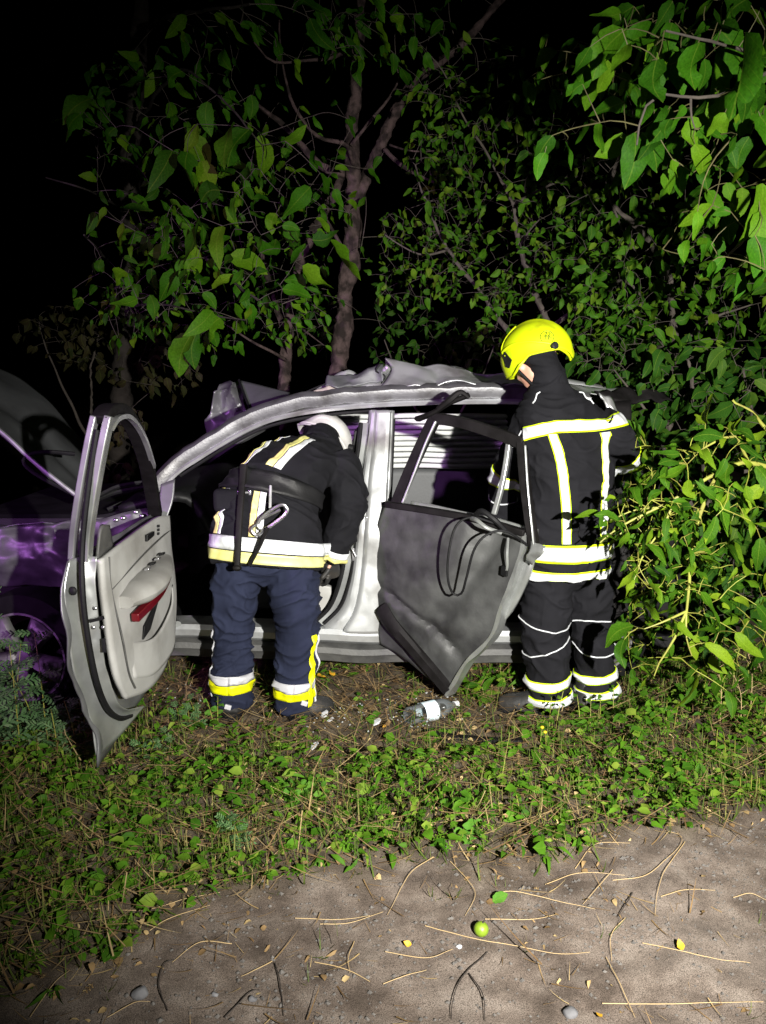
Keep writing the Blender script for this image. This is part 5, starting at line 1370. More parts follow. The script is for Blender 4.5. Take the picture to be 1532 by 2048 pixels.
# twin trunks behind the car
tb = P(640, 1190, 5.45); tb.z = 0
limbs = [
    (px_path([(668, 1190, 5.4), (672, 900, 5.4), (676, 740, 5.4), (686, 640, 5.4), (700, 520, 5.4), (706, 400, 5.4), (705, 280, 5.4), (712, 150, 5.4), (718, 0, 5.45), (722, -160, 5.5)]), [0.075, 0.066, 0.064, 0.058, 0.052, 0.042, 0.036, 0.03]),
    (px_path([(575, 1190, 5.5), (574, 900, 5.5), (572, 740, 5.5), (576, 660, 5.5), (588, 585, 5.5), (612, 500, 5.5), (645, 430, 5.5), (672, 385, 5.45), (690, 340, 5.45)]), [0.075, 0.066, 0.06, 0.05, 0.04, 0.034, 0.03, 0.026]),
    (px_path([(703, 430, 5.4), (735, 350, 5.4), (762, 285, 5.4), (790, 230, 5.4), (830, 160, 5.45), (900, 110, 5.5), (955, 55, 5.5), (1010, -10, 5.5)]), [0.042, 0.036, 0.03, 0.026, 0.022]),
    (px_path([(690, 350, 5.42), (640, 330, 5.4), (600, 285, 5.4), (560, 245, 5.4), (500, 200, 5.4)]), [0.026, 0.022, 0.016, 0.01]),
    (px_path([(706, 330, 5.35), (690, 290, 5.2), (640, 275, 5.1), (600, 235, 5.0), (575, 170, 5.0), (565, 110, 5.0), (560, 40, 5.0)]), [0.014, 0.012, 0.009, 0.007, 0.004]),
    (px_path([(704, 290, 5.3), (735, 250, 5.2), (765, 210, 5.2), (800, 160, 5.2)]), [0.012, 0.009, 0.005]),
    (px_path([(712, 60, 5.3), (680, 110, 5.1), (610, 122, 5.0), (545, 122, 4.9), (505, 85, 4.9)]), [0.014, 0.011, 0.008, 0.004]),
    (px_path([(770, 300, 5.3), (800, 330, 5.2), (840, 352, 5.1), (870, 365, 5.1)]), [0.016, 0.012, 0.008]),
    (px_path([(780, 290, 5.3), (820, 302, 5.2), (870, 300, 5.2), (900, 285, 5.2)]), [0.007, 0.005, 0.003]),
    (px_path([(576, 670, 5.5), (552, 620, 5.45), (540, 560, 5.4), (520, 500, 5.4)]), [0.026, 0.02, 0.014]),
    (px_path([(572, 720, 5.4), (520, 690, 5.2), (470, 660, 5.1), (455, 650, 5.1)]), [0.012, 0.008, 0.005]),
    (px_path([(585, 640, 5.4), (615, 665, 5.2), (650, 690, 5.1)]), [0.010, 0.006, 0.003]),
    (px_path([(700, 545, 5.38), (680, 490, 5.3), (655, 440, 5.3), (640, 395, 5.3)]), [0.018, 0.012, 0.006]),
]
tg = blob(690, 300, 240, 250, 5.2, 0.3, 26, 0.05, 0.09, rv) + blob(900, 60, 130, 90, 5.3, 0.3, 20, 0.05, 0.08, rv)
plant('twin_trunk_tree', 'slender tree with two pale trunks and bare forks behind the car roof', 'tree', limbs, tg, 'small', M['small_leaf'], M['bark_b'], 31, tb, m_limb=M['bark_a'])

# broad-leaved tree on the left: hanging sprays of large leaves
lb = P(235, 1120, 7.0); lb.z = 0
limbs = [
    (px_path([(235, 1120, 7.0), (240, 900, 7.0), (250, 650, 6.9), (262, 350, 6.8), (278, 100, 6.8), (285, -150, 6.8)]), [0.10, 0.09, 0.08, 0.07, 0.06]),
    (px_path([(262, 420, 6.8), (300, 445, 5.9), (340, 475, 5.1), (400, 510, 4.8), (470, 570, 4.55), (520, 600, 4.4)]), [0.022, 0.016, 0.011, 0.006]),
    (px_path([(252, 640, 6.9), (262, 615, 5.6), (330, 610, 4.7), (420, 630, 4.5), (490, 640, 4.4)]), [0.016, 0.012, 0.008, 0.004]),
    (px_path([(268, 260, 6.8), (305, 200, 5.6), (360, 140, 4.9), (420, 175, 4.6), (470, 225, 4.5), (520, 290, 4.4)]), [0.018, 0.013, 0.009, 0.004]),
    (px_path([(258, 420, 6.8), (225, 405, 5.8), (170, 380, 5.0), (90, 355, 5.0)]), [0.014, 0.009, 0.004]),
    (px_path([(252, 560, 6.8), (205, 510, 5.7), (170, 470, 5.0)]), [0.012, 0.006]),
    (px_path([(278, 60, 6.8), (330, 35, 5.4), (420, 20, 4.5), (500, 10, 4.2)]), [0.02, 0.014, 0.006]),
]
big = [(185, 225, 70), (160, 250, 55), (300, 180, 60), (375, 300, 75), (395, 270, 55), (415, 225, 55), (365, 165, 55), (345, 335, 85), (375, 330, 65), (400, 350, 70), (420, 380, 90), (440, 405, 60), (500, 290, 80), (520, 300, 75), (470, 280, 85), (445, 480, 70), (400, 470, 90),
       (260, 445, 75), (245, 470, 60), (250, 560, 45), (355, 565, 65), (370, 560, 55), (520, 530, 60), (565, 600, 55), (555, 585, 50), (605, 560, 70), (590, 545, 55), (660, 515, 90), (625, 500, 50), (640, 370, 60), (620, 400, 65), (580, 450, 70), (560, 430, 60), (500, 370, 75), (455, 360, 60), (300, 610, 50), (275, 620, 55), (230, 612, 45), (385, 700, 85), (395, 690, 70),
       (425, 650, 70), (440, 660, 60), (425, 600, 55), (470, 590, 50), (460, 540, 75), (430, 560, 65), (380, 515, 60), (330, 480, 60), (340, 510, 50), (470, 630, 60), (500, 625, 45), (300, 660, 40), (210, 430, 40), (190, 440, 40), (445, 120, 50), (420, 130, 60), (480, 20, 80), (500, 0, 70), (590, 10, 60), (620, 60, 60), (735, 10, 55), (570, 300, 45)]
tg = []
for x, y, s_ in big:
    Y = rv.uniform(4.2, 4.7)
    tg.append((P(x, y - s_ * 0.4, Y), s_ / ppm(Y) * 1.05))
tg += blob(360, 250, 230, 230, 5.5, 0.5, 90, 0.06, 0.13, rv) + blob(420, 560, 240, 140, 5.4, 0.5, 150, 0.05, 0.11, rv) + blob(560, 420, 150, 130, 5.2, 0.3, 60, 0.05, 0.1, rv) + blob(620, 60, 260, 70, 5.0, 0.4, 40, 0.07, 0.14, rv)
tg += blob(400, 330, 180, 220, 4.8, 0.35, 36, 0.09, 0.15, rv) + blob(430, 560, 220, 110, 4.7, 0.3, 60, 0.07, 0.14, rv) + blob(440, 650, 200, 60, 4.7, 0.3, 24, 0.05, 0.10, rv) + blob(180, 250, 70, 50, 5.0, 0.2, 6, 0.08, 0.13, rv) + blob(560, 30, 260, 40, 4.6, 0.3, 16, 0.1, 0.16, rv)
tg += blob(300, 210, 150, 110, 5.0, 0.4, 40, 0.08, 0.15, rv) + blob(470, 440, 170, 120, 4.6, 0.3, 50, 0.07, 0.13, rv) + blob(640, 320, 120, 120, 4.9, 0.3, 26, 0.07, 0.12, rv) + blob(760, 60, 160, 80, 4.9, 0.3, 30, 0.08, 0.14, rv) + blob(600, 620, 120, 80, 5.0, 0.3, 40, 0.05, 0.1, rv) + blob(250, 560, 120, 120, 5.4, 0.3, 40, 0.06, 0.12, rv)
plant('broad_leaf_tree', 'tree with an unlit trunk and sprays of large oval leaves above the open front door', 'tree', limbs, tg, 'walnut', M['walnut_leaf'], M['bark_b'], 32, lb, down=0.55, m_limb=M['bark_c'])

# overhanging branch with the largest leaves, upper right, close to the lamp
ob = Vector((2.55, 2.9, 0))
limbs = [
    ([ob, ob + Vector((0.02, 0, 1.0)), ob + Vector((-0.05, 0.0, 2.0)), ob + Vector((-0.15, 0, 2.9)), ob + Vector((-0.3, 0, 3.6))], [0.08, 0.07, 0.055, 0.04, 0.025]),
    (px_path([(1900, 260, 2.9), (1720, 180, 2.8), (1560, 130, 2.7), (1450, 90, 2.65), (1400, 80, 2.6), (1330, 60, 2.6)]), [0.022, 0.015, 0.009, 0.005, 0.003]),
    (px_path([(1560, 130, 2.7), (1440, 190, 2.6), (1372, 195, 2.6), (1310, 190, 2.6), (1288, 230, 2.6), (1280, 290, 2.6)]), [0.006, 0.005, 0.003]),
    (px_path([(1720, 180, 2.8), (1600, 330, 2.8), (1532, 430, 2.8), (1480, 490, 2.9), (1440, 520, 3.0)]), [0.01, 0.008, 0.004]),
    (px_path([(1380, 195, 2.6), (1385, 230, 2.6), (1396, 258, 2.6)]), [0.004, 0.0035, 0.002]),
]
big = [(1320, 90, 100), (1300, 125, 95), (1255, 110, 70), (1215, 140, 70), (1170, 145, 65), (1440, 90, 105), (1490, 110, 150), (1525, 130, 130), (1400, 110, 85), (1350, 60, 50), (1395, 75, 60), (1270, 295, 100), (1285, 290, 85), (1310, 275, 55), (1330, 150, 60), (1390, 310, 75), (1440, 290, 70), (1420, 330, 60), (1525, 400, 110), (1520, 450, 90), (1510, 500, 95), (1400, 370, 45), (1395, 440, 55), (1425, 430, 65), (1425, 540, 60), (1450, 530, 55),
       (1530, 260, 80), (1500, 290, 60), (1370, 140, 60), (1240, 40, 40), (1345, 20, 60), (1460, 30, 60), (1520, 40, 70), (1200, 260, 50), (1105, 290, 65), (1130, 300, 55), (1090, 320, 50), (1370, 225, 45), (1480, 200, 75), (1340, 250, 40), (1180, 110, 55), (1165, 180, 40), (1480, 560, 55), (1530, 560, 70), (1400, 270, 45), (1450, 240, 50)]
tg = []
for x, y, s_ in big:
    Y = rv.uniform(2.45, 2.9)
    tg.append((P(x, y - s_ * 0.3, Y), s_ / ppm(Y, 2.2) * 1.05))
tg += blob(1400, 40, 170, 60, 2.9, 0.3, 26, 0.10, 0.17, rv) + blob(1300, 160, 170, 140, 3.3, 0.3, 36, 0.07, 0.14, rv) + blob(1460, 330, 110, 170, 3.2, 0.3, 40, 0.07, 0.13, rv) + blob(1150, 150, 120, 100, 3.8, 0.3, 26, 0.06, 0.12, rv)
tg += blob(1440, 160, 150, 140, 2.75, 0.2, 30, 0.08, 0.15, rv) + blob(1420, 420, 130, 140, 2.95, 0.2, 22, 0.05, 0.1, rv) + blob(1800, 250, 180, 260, 2.9, 0.3, 60, 0.09, 0.16, rv)
plant('overhanging_tree', 'young tree leaning in at the upper right with the largest bright green leaves', 'tree', limbs, tg, 'walnut', M['walnut_leaf'], M['twig_brown'], 33, ob, down=0.9, m_limb=M['bark_b'])

# fine-leaved shrub tree behind the standing firefighter
fb = P(1090, 1190, 5.3); fb.z = 0
limbs = [
    (px_path([(1120, 1190, 5.4), (1115, 900, 5.3), (1100, 760, 5.2), (1090, 640, 5.1), (1060, 560, 5.0), (1035, 480, 4.9), (1024, 400, 4.9), (990, 330, 4.9)]), [0.05, 0.045, 0.036, 0.028, 0.02, 0.016, 0.012, 0.006]),
    (px_path([(1340, 1100, 4.9), (1345, 800, 4.7), (1350, 620, 4.5), (1320, 520, 4.4), (1270, 450, 4.3), (1225, 400, 4.3), (1235, 320, 4.3), (1240, 290, 4.3)]), [0.036, 0.03, 0.026, 0.02, 0.016, 0.012, 0.006]),
    (px_path([(1110, 800, 5.3), (1000, 640, 5.1), (900, 500, 5.0), (850, 400, 4.9), (830, 330, 4.9)]), [0.024, 0.018, 0.012, 0.008, 0.004]),
    (px_path([(900, 500, 5.0), (850, 510, 4.9), (800, 490, 4.9), (770, 470, 4.9)]), [0.008, 0.005, 0.003]),
    (px_path([(1225, 405, 4.3), (1245, 460, 4.25), (1275, 510, 4.2)]), [0.007, 0.005, 0.003]),
    (px_path([(1040, 490, 4.9), (1060, 460, 4.85), (1080, 440, 4.8)]), [0.008, 0.005, 0.003]),
    (px_path([(1090, 660, 5.1), (1180, 600, 4.8), (1240, 560, 4.6), (1290, 600, 4.5)]), [0.016, 0.011, 0.006]),
    (px_path([(1024, 410, 4.9), (1100, 370, 4.8), (1160, 350, 4.8), (1190, 320, 4.8)]), [0.010, 0.006, 0.003]),
    (px_path([(990, 330, 4.9), (930, 240, 4.9), (890, 150, 4.9), (860, 110, 4.9)]), [0.008, 0.005, 0.003]),
    (px_path([(1345, 700, 4.5), (1420, 640, 4.3), (1500, 610, 4.2)]), [0.012, 0.008, 0.004]),
]
tg = []
for b in [(900, 250, 80, 120, 5.0, 0.25, 110, 0.05, 0.09), (880, 330, 70, 90, 5.0, 0.25, 90, 0.05, 0.08), (990, 330, 130, 100, 5.0, 0.25, 150, 0.05, 0.085), (1090, 290, 60, 60, 4.9, 0.2, 40, 0.05, 0.1), (860, 480, 110, 80, 5.1, 0.3, 190, 0.045, 0.075), (980, 500, 130, 120, 5.1, 0.3, 170, 0.045, 0.08),
          (830, 560, 90, 60, 5.1, 0.2, 110, 0.045, 0.075), (1120, 440, 120, 90, 4.9, 0.3, 200, 0.045, 0.08), (1200, 420, 90, 120, 4.6, 0.3, 170, 0.045, 0.08), (1250, 580, 90, 80, 4.4, 0.25, 170, 0.05, 0.09), (1180, 560, 90, 70, 4.6, 0.25, 130, 0.05, 0.085), (1210, 640, 80, 50, 4.5, 0.25, 80, 0.045, 0.08),
          (985, 630, 50, 60, 4.7, 0.15, 60, 0.05, 0.075), (1060, 580, 80, 60, 5.0, 0.2, 90, 0.045, 0.075), (1380, 620, 120, 90, 4.4, 0.3, 130, 0.06, 0.1), (1470, 600, 90, 90, 4.3, 0.3, 90, 0.06, 0.11), (1340, 480, 110, 80, 4.4, 0.3, 120, 0.05, 0.09), (1000, 420, 200, 180, 5.5, 0.3, 60, 0.045, 0.08), (860, 180, 60, 80, 5.0, 0.2, 40, 0.05, 0.08), (1000, 160, 120, 90, 5.2, 0.3, 70, 0.05, 0.09), (1150, 230, 120, 90, 4.9, 0.3, 80, 0.05, 0.1), (1300, 330, 100, 90, 4.4, 0.3, 60, 0.06, 0.1)]:
    b = list(b); b[6] = int(b[6] * 0.8); b[5] *= 1.5
    tg += blob(*b, rv)
plant('fine_leaf_tree', 'small-leaved tree filling the dark behind the yellow helmet', 'tree', limbs, tg, 'small', M['small_leaf'], M['bark_b'], 34, fb, down=0.35, facing=0.7, twig_r=0.0012, jitter=0.8, m_limb=M['bark_b'])

# dense bush at the right behind the firefighter's shoulder
bb = P(1430, 1260, 4.4); bb.z = 0
limbs = [
    (px_path([(1430, 1290, 4.4), (1425, 1100, 4.35), (1410, 950, 4.3), (1390, 820, 4.2), (1370, 720, 4.2)]), [0.035, 0.028, 0.02, 0.013, 0.006]),
    (px_path([(1430, 1200, 4.4), (1480, 1000, 4.2), (1500, 850, 4.1), (1490, 740, 4.0)]), [0.025, 0.018, 0.012, 0.005]),
    (px_path([(1425, 1100, 4.35), (1350, 950, 4.3), (1290, 820, 4.3), (1230, 740, 4.3)]), [0.02, 0.014, 0.009, 0.004]),
    (px_path([(1430, 1150, 4.4), (1560, 1000, 4.0), (1620, 850, 3.9)]), [0.02, 0.014, 0.006]),
]
tg = []
for b in [(1260, 720, 110, 60, 4.5, 0.25, 130, 0.06, 0.11), (1400, 760, 120, 90, 4.3, 0.3, 150, 0.07, 0.13), (1490, 800, 80, 120, 4.1, 0.3, 90, 0.08, 0.15), (1340, 860, 90, 80, 4.4, 0.25, 70, 0.07, 0.12), (1430, 960, 110, 100, 4.2, 0.3, 90, 0.08, 0.14), (1480, 1130, 90, 120, 4.0, 0.3, 90, 0.09, 0.16), (1380, 1180, 90, 120, 4.2, 0.25, 90, 0.08, 0.14), (1600, 950, 90, 200, 4.0, 0.3, 80, 0.09, 0.16), (1200, 680, 80, 40, 4.6, 0.2, 60, 0.05, 0.09)]:
    tg += blob(*b, rv)
plant('dense_bush', 'dense dark green bush growing at the right edge behind the lit shoots', 'bush', limbs, tg, 'dark', M['dark_leaf'], M['bark_b'], 35, bb, down=0.5, facing=0.7, m_limb=M['bark_b'])

# bright shoots reaching in front of the standing firefighter
sb = G(1560, 1420); sb = Vector((1.92, 3.15, 0))
limbs = [
    ([sb, P(1680, 1180, 3.1), P(1600, 960, 3.05), P(1532, 850, 3.0), P(1460, 800, 3.0)], [0.03, 0.022, 0.014, 0.008, 0.004]),
    (px_path([(1600, 960, 3.05), (1500, 925, 3.0), (1440, 945, 2.98), (1390, 970, 2.96), (1310, 1015, 2.95), (1240, 1055, 2.93), (1195, 1085, 2.92)]), [0.010, 0.009, 0.0075, 0.006, 0.0045, 0.0025]),
    (px_path([(1340, 1000, 2.95), (1320, 1060, 2.93), (1290, 1110, 2.92), (1275, 1150, 2.92)]), [0.005, 0.004, 0.002]),
    (px_path([(1440, 945, 2.98), (1400, 1010, 2.94), (1388, 1090, 2.92), (1376, 1180, 2.9), (1374, 1225, 2.9)]), [0.007, 0.006, 0.0045]),
    (px_path([(1374, 1222, 2.9), (1330, 1240, 2.88), (1284, 1258, 2.87)]), [0.005, 0.004, 0.002]),
    (px_path([(1374, 1222, 2.9), (1350, 1275, 2.88), (1322, 1320, 2.87), (1310, 1350, 2.87)]), [0.005, 0.004, 0.002]),
    (px_path([(1374, 1225, 2.9), (1376, 1280, 2.88), (1384, 1310, 2.88)]), [0.004, 0.002]),
    (px_path([(1500, 925, 3.0), (1470, 870, 2.96), (1420, 890, 2.94), (1385, 915, 2.93)]), [0.006, 0.005, 0.003]),
    (px_path([(1310, 1015, 2.95), (1270, 1020, 2.94), (1225, 1040, 2.93)]), [0.004, 0.003, 0.002]),
    (px_path([(1280, 1035, 2.94), (1235, 1075, 2.93), (1215, 1100, 2.92)]), [0.003, 0.002]),
]
big = [(1245, 1015, 60), (1260, 995, 60), (1310, 960, 60), (1320, 945, 60), (1350, 930, 65), (1375, 900, 70), (1365, 950, 60), (1230, 1060, 50), (1215, 1085, 45), (1250, 1080, 45), (1300, 1075, 60), (1285, 1110, 60), (1330, 1100, 55), (1350, 1050, 70), (1420, 1000, 80), (1460, 1020, 75), (1420, 1060, 80), (1390, 1070, 65), (1450, 950, 70), (1480, 900, 80), (1500, 960, 80), (1400, 870, 70), (1385, 850, 60), (1520, 880, 70),
       (1255, 1280, 80), (1240, 1300, 60), (1310, 1260, 60), (1390, 1210, 75), (1430, 1220, 65), (1400, 1310, 70), (1380, 1370, 80), (1410, 1290, 45), (1300, 1210, 60), (1320, 1180, 70), (1260, 1160, 50), (1290, 1155, 60), (1350, 1150, 60), (1440, 1110, 60), (1480, 1060, 60), (1510, 1100, 70), (1330, 1320, 40), (1350, 1260, 45), (1290, 1330, 40), (1445, 1400, 55), (1480, 1180, 80), (1500, 1240, 85), (1460, 1290, 70), (1520, 1320, 80)]
tg = []
for x, y, s_ in big:
    Y = rv.uniform(2.78, 3.0)
    tg.append((P(x + s_ * 0.15, y - s_ * 0.35, Y), s_ / ppm(Y, 0.9) * 1.0))
tg += blob(1285, 1010, 45, 150, 3.5, 0.08, 50, 0.06, 0.12, rv) + blob(1290, 1250, 45, 110, 3.5, 0.08, 50, 0.05, 0.11, rv)
tg += blob(1300, 1040, 110, 55, 2.94, 0.1, 90, 0.03, 0.085, rv) + blob(1430, 960, 110, 110, 2.98, 0.2, 90, 0.04, 0.10, rv) + blob(1340, 1120, 90, 70, 2.98, 0.15, 80, 0.04, 0.09, rv) + blob(1430, 1230, 110, 150, 3.1, 0.2, 110, 0.05, 0.11, rv) + blob(1600, 1000, 80, 180, 3.1, 0.2, 40, 0.08, 0.14, rv)
plant('shoot_bush', "leafy shoots with yellow green stems hanging beside the standing firefighter's hip", 'bush', limbs, tg, 'lime', M['lime_leaf'], M['twig_green'], 36, sb, down=0.5, facing=0.55, m_limb=M['twig_green'], jitter=0.55)

# dim bushes far back on the left
db = P(190, 1120, 7.3); db.z = 0
limbs = [(px_path([(190, 1120, 7.3), (190, 900, 7.2), (180, 760, 7.1), (200, 660, 7.0)]), [0.03, 0.02, 0.012, 0.005]), (px_path([(190, 900, 7.2), (260, 760, 7.0), (300, 680, 7.0)]), [0.016, 0.01, 0.004]), (px_path([(190, 900, 7.2), (110, 740, 7.1), (80, 650, 7.1)]), [0.016, 0.01, 0.004])]
tg = blob(120, 660, 90, 50, 7.1, 0.3, 60, 0.07, 0.13, rv) + blob(230, 690, 110, 60, 7.0, 0.3, 80, 0.07, 0.14, rv) + blob(320, 740, 90, 50, 6.8, 0.3, 50, 0.06, 0.12, rv) + blob(240, 880, 60, 80, 6.5, 0.2, 40, 0.06, 0.1, rv)
plant('dull_bush', 'dim brownish bush far back in the dark above the raised bonnet', 'bush', limbs, tg, 'brown', M['brown_leaf'], M['bark_b'], 37, db, m_limb=M['bark_b'])
# dark undergrowth directly behind the car
ub_ = P(880, 1140, 6.6); ub_.z = 0
limbs = [(px_path([(880, 1140, 6.6), (880, 900, 6.5), (870, 760, 6.4), (860, 690, 6.4)]), [0.03, 0.02, 0.01, 0.004]), (px_path([(880, 900, 6.5), (960, 760, 6.3), (990, 690, 6.3)]), [0.016, 0.01, 0.004]), (px_path([(880, 900, 6.5), (800, 760, 6.4), (770, 680, 6.4)]), [0.016, 0.01, 0.004])]
tg = blob(870, 690, 140, 60, 6.4, 0.3, 130, 0.06, 0.1, rv) + blob(640, 640, 60, 70, 6.4, 0.2, 60, 0.06, 0.1, rv) + blob(800, 610, 60, 60, 6.4, 0.2, 40, 0.05, 0.09, rv)
plant('undergrowth_bush', 'dark undergrowth bush between the pale trunks and the silver roof', 'bush', limbs, tg, 'dark', M['dark_leaf'], M['bark_b'], 38, ub_, m_limb=M['bark_b'])
# ================================================================== the verge: low growth, litter, stalks
TINY = [leaf_mesh('tiny_leaf', M['weed_leaf'], w_, 0.3, d_, 0.0, 3, 1.0, i) for i, (w_, d_) in enumerate([(0.30, 0.3), (0.15, 0.6), (0.22, 0.4), (0.40, 0.2), (0.11, 0.8)])]
TINY.append(feather_mesh('tiny_cut_leaf', M['weed_leaf'], 5, 3))
def blade_mesh(name, m, wd, bend):
    vs, fs, uv = [], [], []
    for i in range(5):
        t = i / 4
        w_ = wd * (1 - t ** 1.6) + 0.002
        y, z = math.sin(bend * t) / max(bend, .01), (1 - math.cos(bend * t)) / max(bend, .01)
        vs += [(-w_, y, z), (w_, y, z)]; uv += [(0, t), (1, t)]
        if i: a = 2 * i; fs.append((a - 2, a - 1, a + 1, a))
    return make_leaf(name, m, vs, fs, uv)
BLADE = [blade_mesh('grass_blade', M['grass'], 0.022, b) for b in (0.6, 1.1, 1.6)]
STRAW = [blade_mesh('straw_bit', M['dead'], 0.016, b) for b in (0.2, 0.6)]
BARE = [(G(770, 1400), 0.36, 0.24), (G(650, 1390), 0.3, 0.2), (G(890, 1440), 0.25, 0.14), (G(475, 1455), 0.2, 0.2), (G(600, 1455), 0.25, 0.18), (G(1070, 1440), 0.2, 0.12), (G(700, 1500), 0.3, 0.1), (G(380, 1400), 0.3, 0.2), (G(940, 1490), 0.2, 0.07)]
def density(x, y):
    r = road_f(x, y)
    d = (1 - r) ** 1.5
    n = 0.5 + 0.9 * nz((x, y, 0), 3.3, 8) + 0.5 * nz((x, y, 0), 9.0, 3)
    d *= min(1.0, max(0.10, n + 0.42))
    for c, a, b in BARE:
        q = ((x - c.x) / a) ** 2 + ((y - c.y) / b) ** 2
        d *= 1 - 0.93 * math.exp(-q * 0.8)
    if y > 3.55: d *= max(0.15, 1 - (y - 3.55) * 1.6) if x < 1.15 else 1
    return d
def blocked(x, y):
    for bx, by, r_ in ((0.73, 3.46, 0.10), (0.62, 3.48, 0.1), (0.95, 3.5, 0.09), (-0.70, 3.42, 0.09), (-0.4, 3.42, 0.09), (-0.3, 3.46, 0.07)):
        if (x - bx) ** 2 + (y - by) ** 2 < r_ * r_: return True
    return False
rg = random.Random(5)
Jl, Jg, Jd = Joined(), Joined(), Joined()
def rand_in():
    return rg.uniform(-2.4, 2.6), rg.uniform(1.55, 4.25)
n_l = 0
while n_l < 15000:
    x, y = rand_in()
    if rg.random() > density(x, y) or blocked(x, y): continue
    # a sprig: a few leaves round one low stem
    hgt = (0.025 + 0.10 * max(0, nz((x, y, 0), 2.4, 4) + 0.45)) * (1.35 if x > 0.6 and y > 2.4 else 1.0)
    z0 = gz(x, y)
    for _ in range(rg.randint(3, 7)):
        dx, dy, h = rg.gauss(0, 0.016), rg.gauss(0, 0.016), rg.uniform(0.15, 1.0) * hgt
        a = rg.uniform(0, 2 * math.pi)
        ax = Vector((math.cos(a), math.sin(a), rg.uniform(-0.35, 0.55)))
        Jl.add(rg.choice(TINY), leaf_matrix(Vector((x + dx, y + dy, z0 + 0.004 + h)), ax, (rg.gauss(0, 0.45), rg.gauss(-0.25, 0.45), 1), rg.choice([0.016, 0.024, 0.034, 0.048]) * rg.uniform(0.8, 1.2)))
        n_l += 1
n_g = 0
while n_g < 10000:
    x, y = rand_in()
    d = density(x, y)
    if rg.random() > d * 0.9 + 0.015 or blocked(x, y): continue
    for _ in range(rg.randint(1, 4)):
        a = rg.uniform(0, 2 * math.pi)
        ax = Vector((math.cos(a) * 0.9, math.sin(a) * 0.9, rg.uniform(0.05, 0.95)))
        px_, py_ = x + rg.gauss(0, 0.012), y + rg.gauss(0, 0.012)
        Jg.add(rg.choice(BLADE), leaf_matrix(Vector((px_, py_, gz(px_, py_) - 0.002)), ax, (-math.cos(a), -math.sin(a), 0.6), rg.uniform(0.03, 0.14)))
        n_g += 1
n_d = 0
while n_d < 16000:
    x, y = rand_in()
    r = road_f(x, y)
    pr = 0.9 * (1 - r) + 0.22 * r * max(0.1, 0.5 + 1.4 * nz((x, y, 0), 3.0, 17)) + 0.9 * r * (1 - r)
    if rg.random() > pr: continue
    a = rg.uniform(0, 2 * math.pi)
    z = gz(x, y) + rg.uniform(0.001, 0.012 if r > 0.5 else 0.035)
    ax = Vector((math.cos(a), math.sin(a), rg.gauss(0, 0.14)))
    if rg.random() < 0.72:
        Jd.add(rg.choice(STRAW), leaf_matrix(Vector((x, y, z)), ax, (0, 0, 1), rg.choice([0.03, 0.045, 0.07, 0.1]) * rg.uniform(0.6, 1.2)))
    else:
        Jd.add(rg.choice(TINY), leaf_matrix(Vector((x, y, z)), ax, (rg.gauss(0, 0.3), rg.gauss(0, 0.3), 1), rg.uniform(0.012, 0.032)))
    n_d += 1
Js = Joined()
for _ in range(4600):
    x, y = rand_in()
    if rg.random() > (1 - road_f(x, y)) + 0.008: continue
    a = rg.gauss(0, 0.8) + (math.pi if rg.random() < 0.5 else 0)
    Js.add(rg.choice(STRAW), leaf_matrix(Vector((x, y, gz(x, y) + rg.uniform(0.01, 0.085))), (math.cos(a), math.sin(a), rg.gauss(0, 0.2)), (0, 0, 1), rg.uniform(0.10, 0.24)).copy() @ Matrix.Diagonal((0.6, 1, 0.4, 1)))
tag(Js.build('straw', M['dead']), 'pale long straws strewn through the weeds of the verge', 'straw', kind='stuff')
tag(Jl.build('ground_cover', M['weed_leaf']), 'low creeping green weeds matted over the verge', 'weeds', kind='stuff')
tag(Jg.build('grass', M['grass']), 'thin short grass blades scattered through the verge', 'grass', kind='stuff')
tag(Jd.build('dry_litter', M['dead']), 'brown straw bits and dead leaves littering verge and dirt', 'litter', kind='stuff')
# grit on the dirt road
M['grit'] = mat('grey_grit', (0.13, 0.12, 0.11), 0.85, 0, 0.3, 40, 0.2, 80, col2=(0.06, 0.055, 0.05))
gr = MB(); cnt = 0
while cnt < 3200:
    x, y = rg.uniform(-1.6, 2.0), rg.uniform(1.5, 2.9)
    if rg.random() > road_f(x, y) * (0.25 + 0.75 * max(0, nz((x, y, 0), 4, 12) + 0.4)): continue
    s_ = rg.choice([0.0022, 0.003, 0.004, 0.006]) * rg.uniform(0.7, 1.4)
    c = Vector((x, y, gz(x, y) + s_ * 0.3))
    k = [Vector((rg.uniform(-1, 1), rg.uniform(-1, 1), rg.uniform(-.5, .5))) * s_ * 0.3 for _ in range(6)]
    vs = [c + Vector(d) * s_ + q for d, q in zip([(1, 0, 0), (0, 1, 0), (-1, 0, 0), (0, -1, 0), (0, 0, .8), (0, 0, -.8)], k)]
    gr.add(vs, [(0, 1, 4), (1, 2, 4), (2, 3, 4), (3, 0, 4), (1, 0, 5), (2, 1, 5), (3, 2, 5), (0, 3, 5)])
    cnt += 1
tag(gr.build('gravel', M['grit'], smooth=False), 'fine grey grit strewn over the bare dirt', 'gravel', kind='stuff')

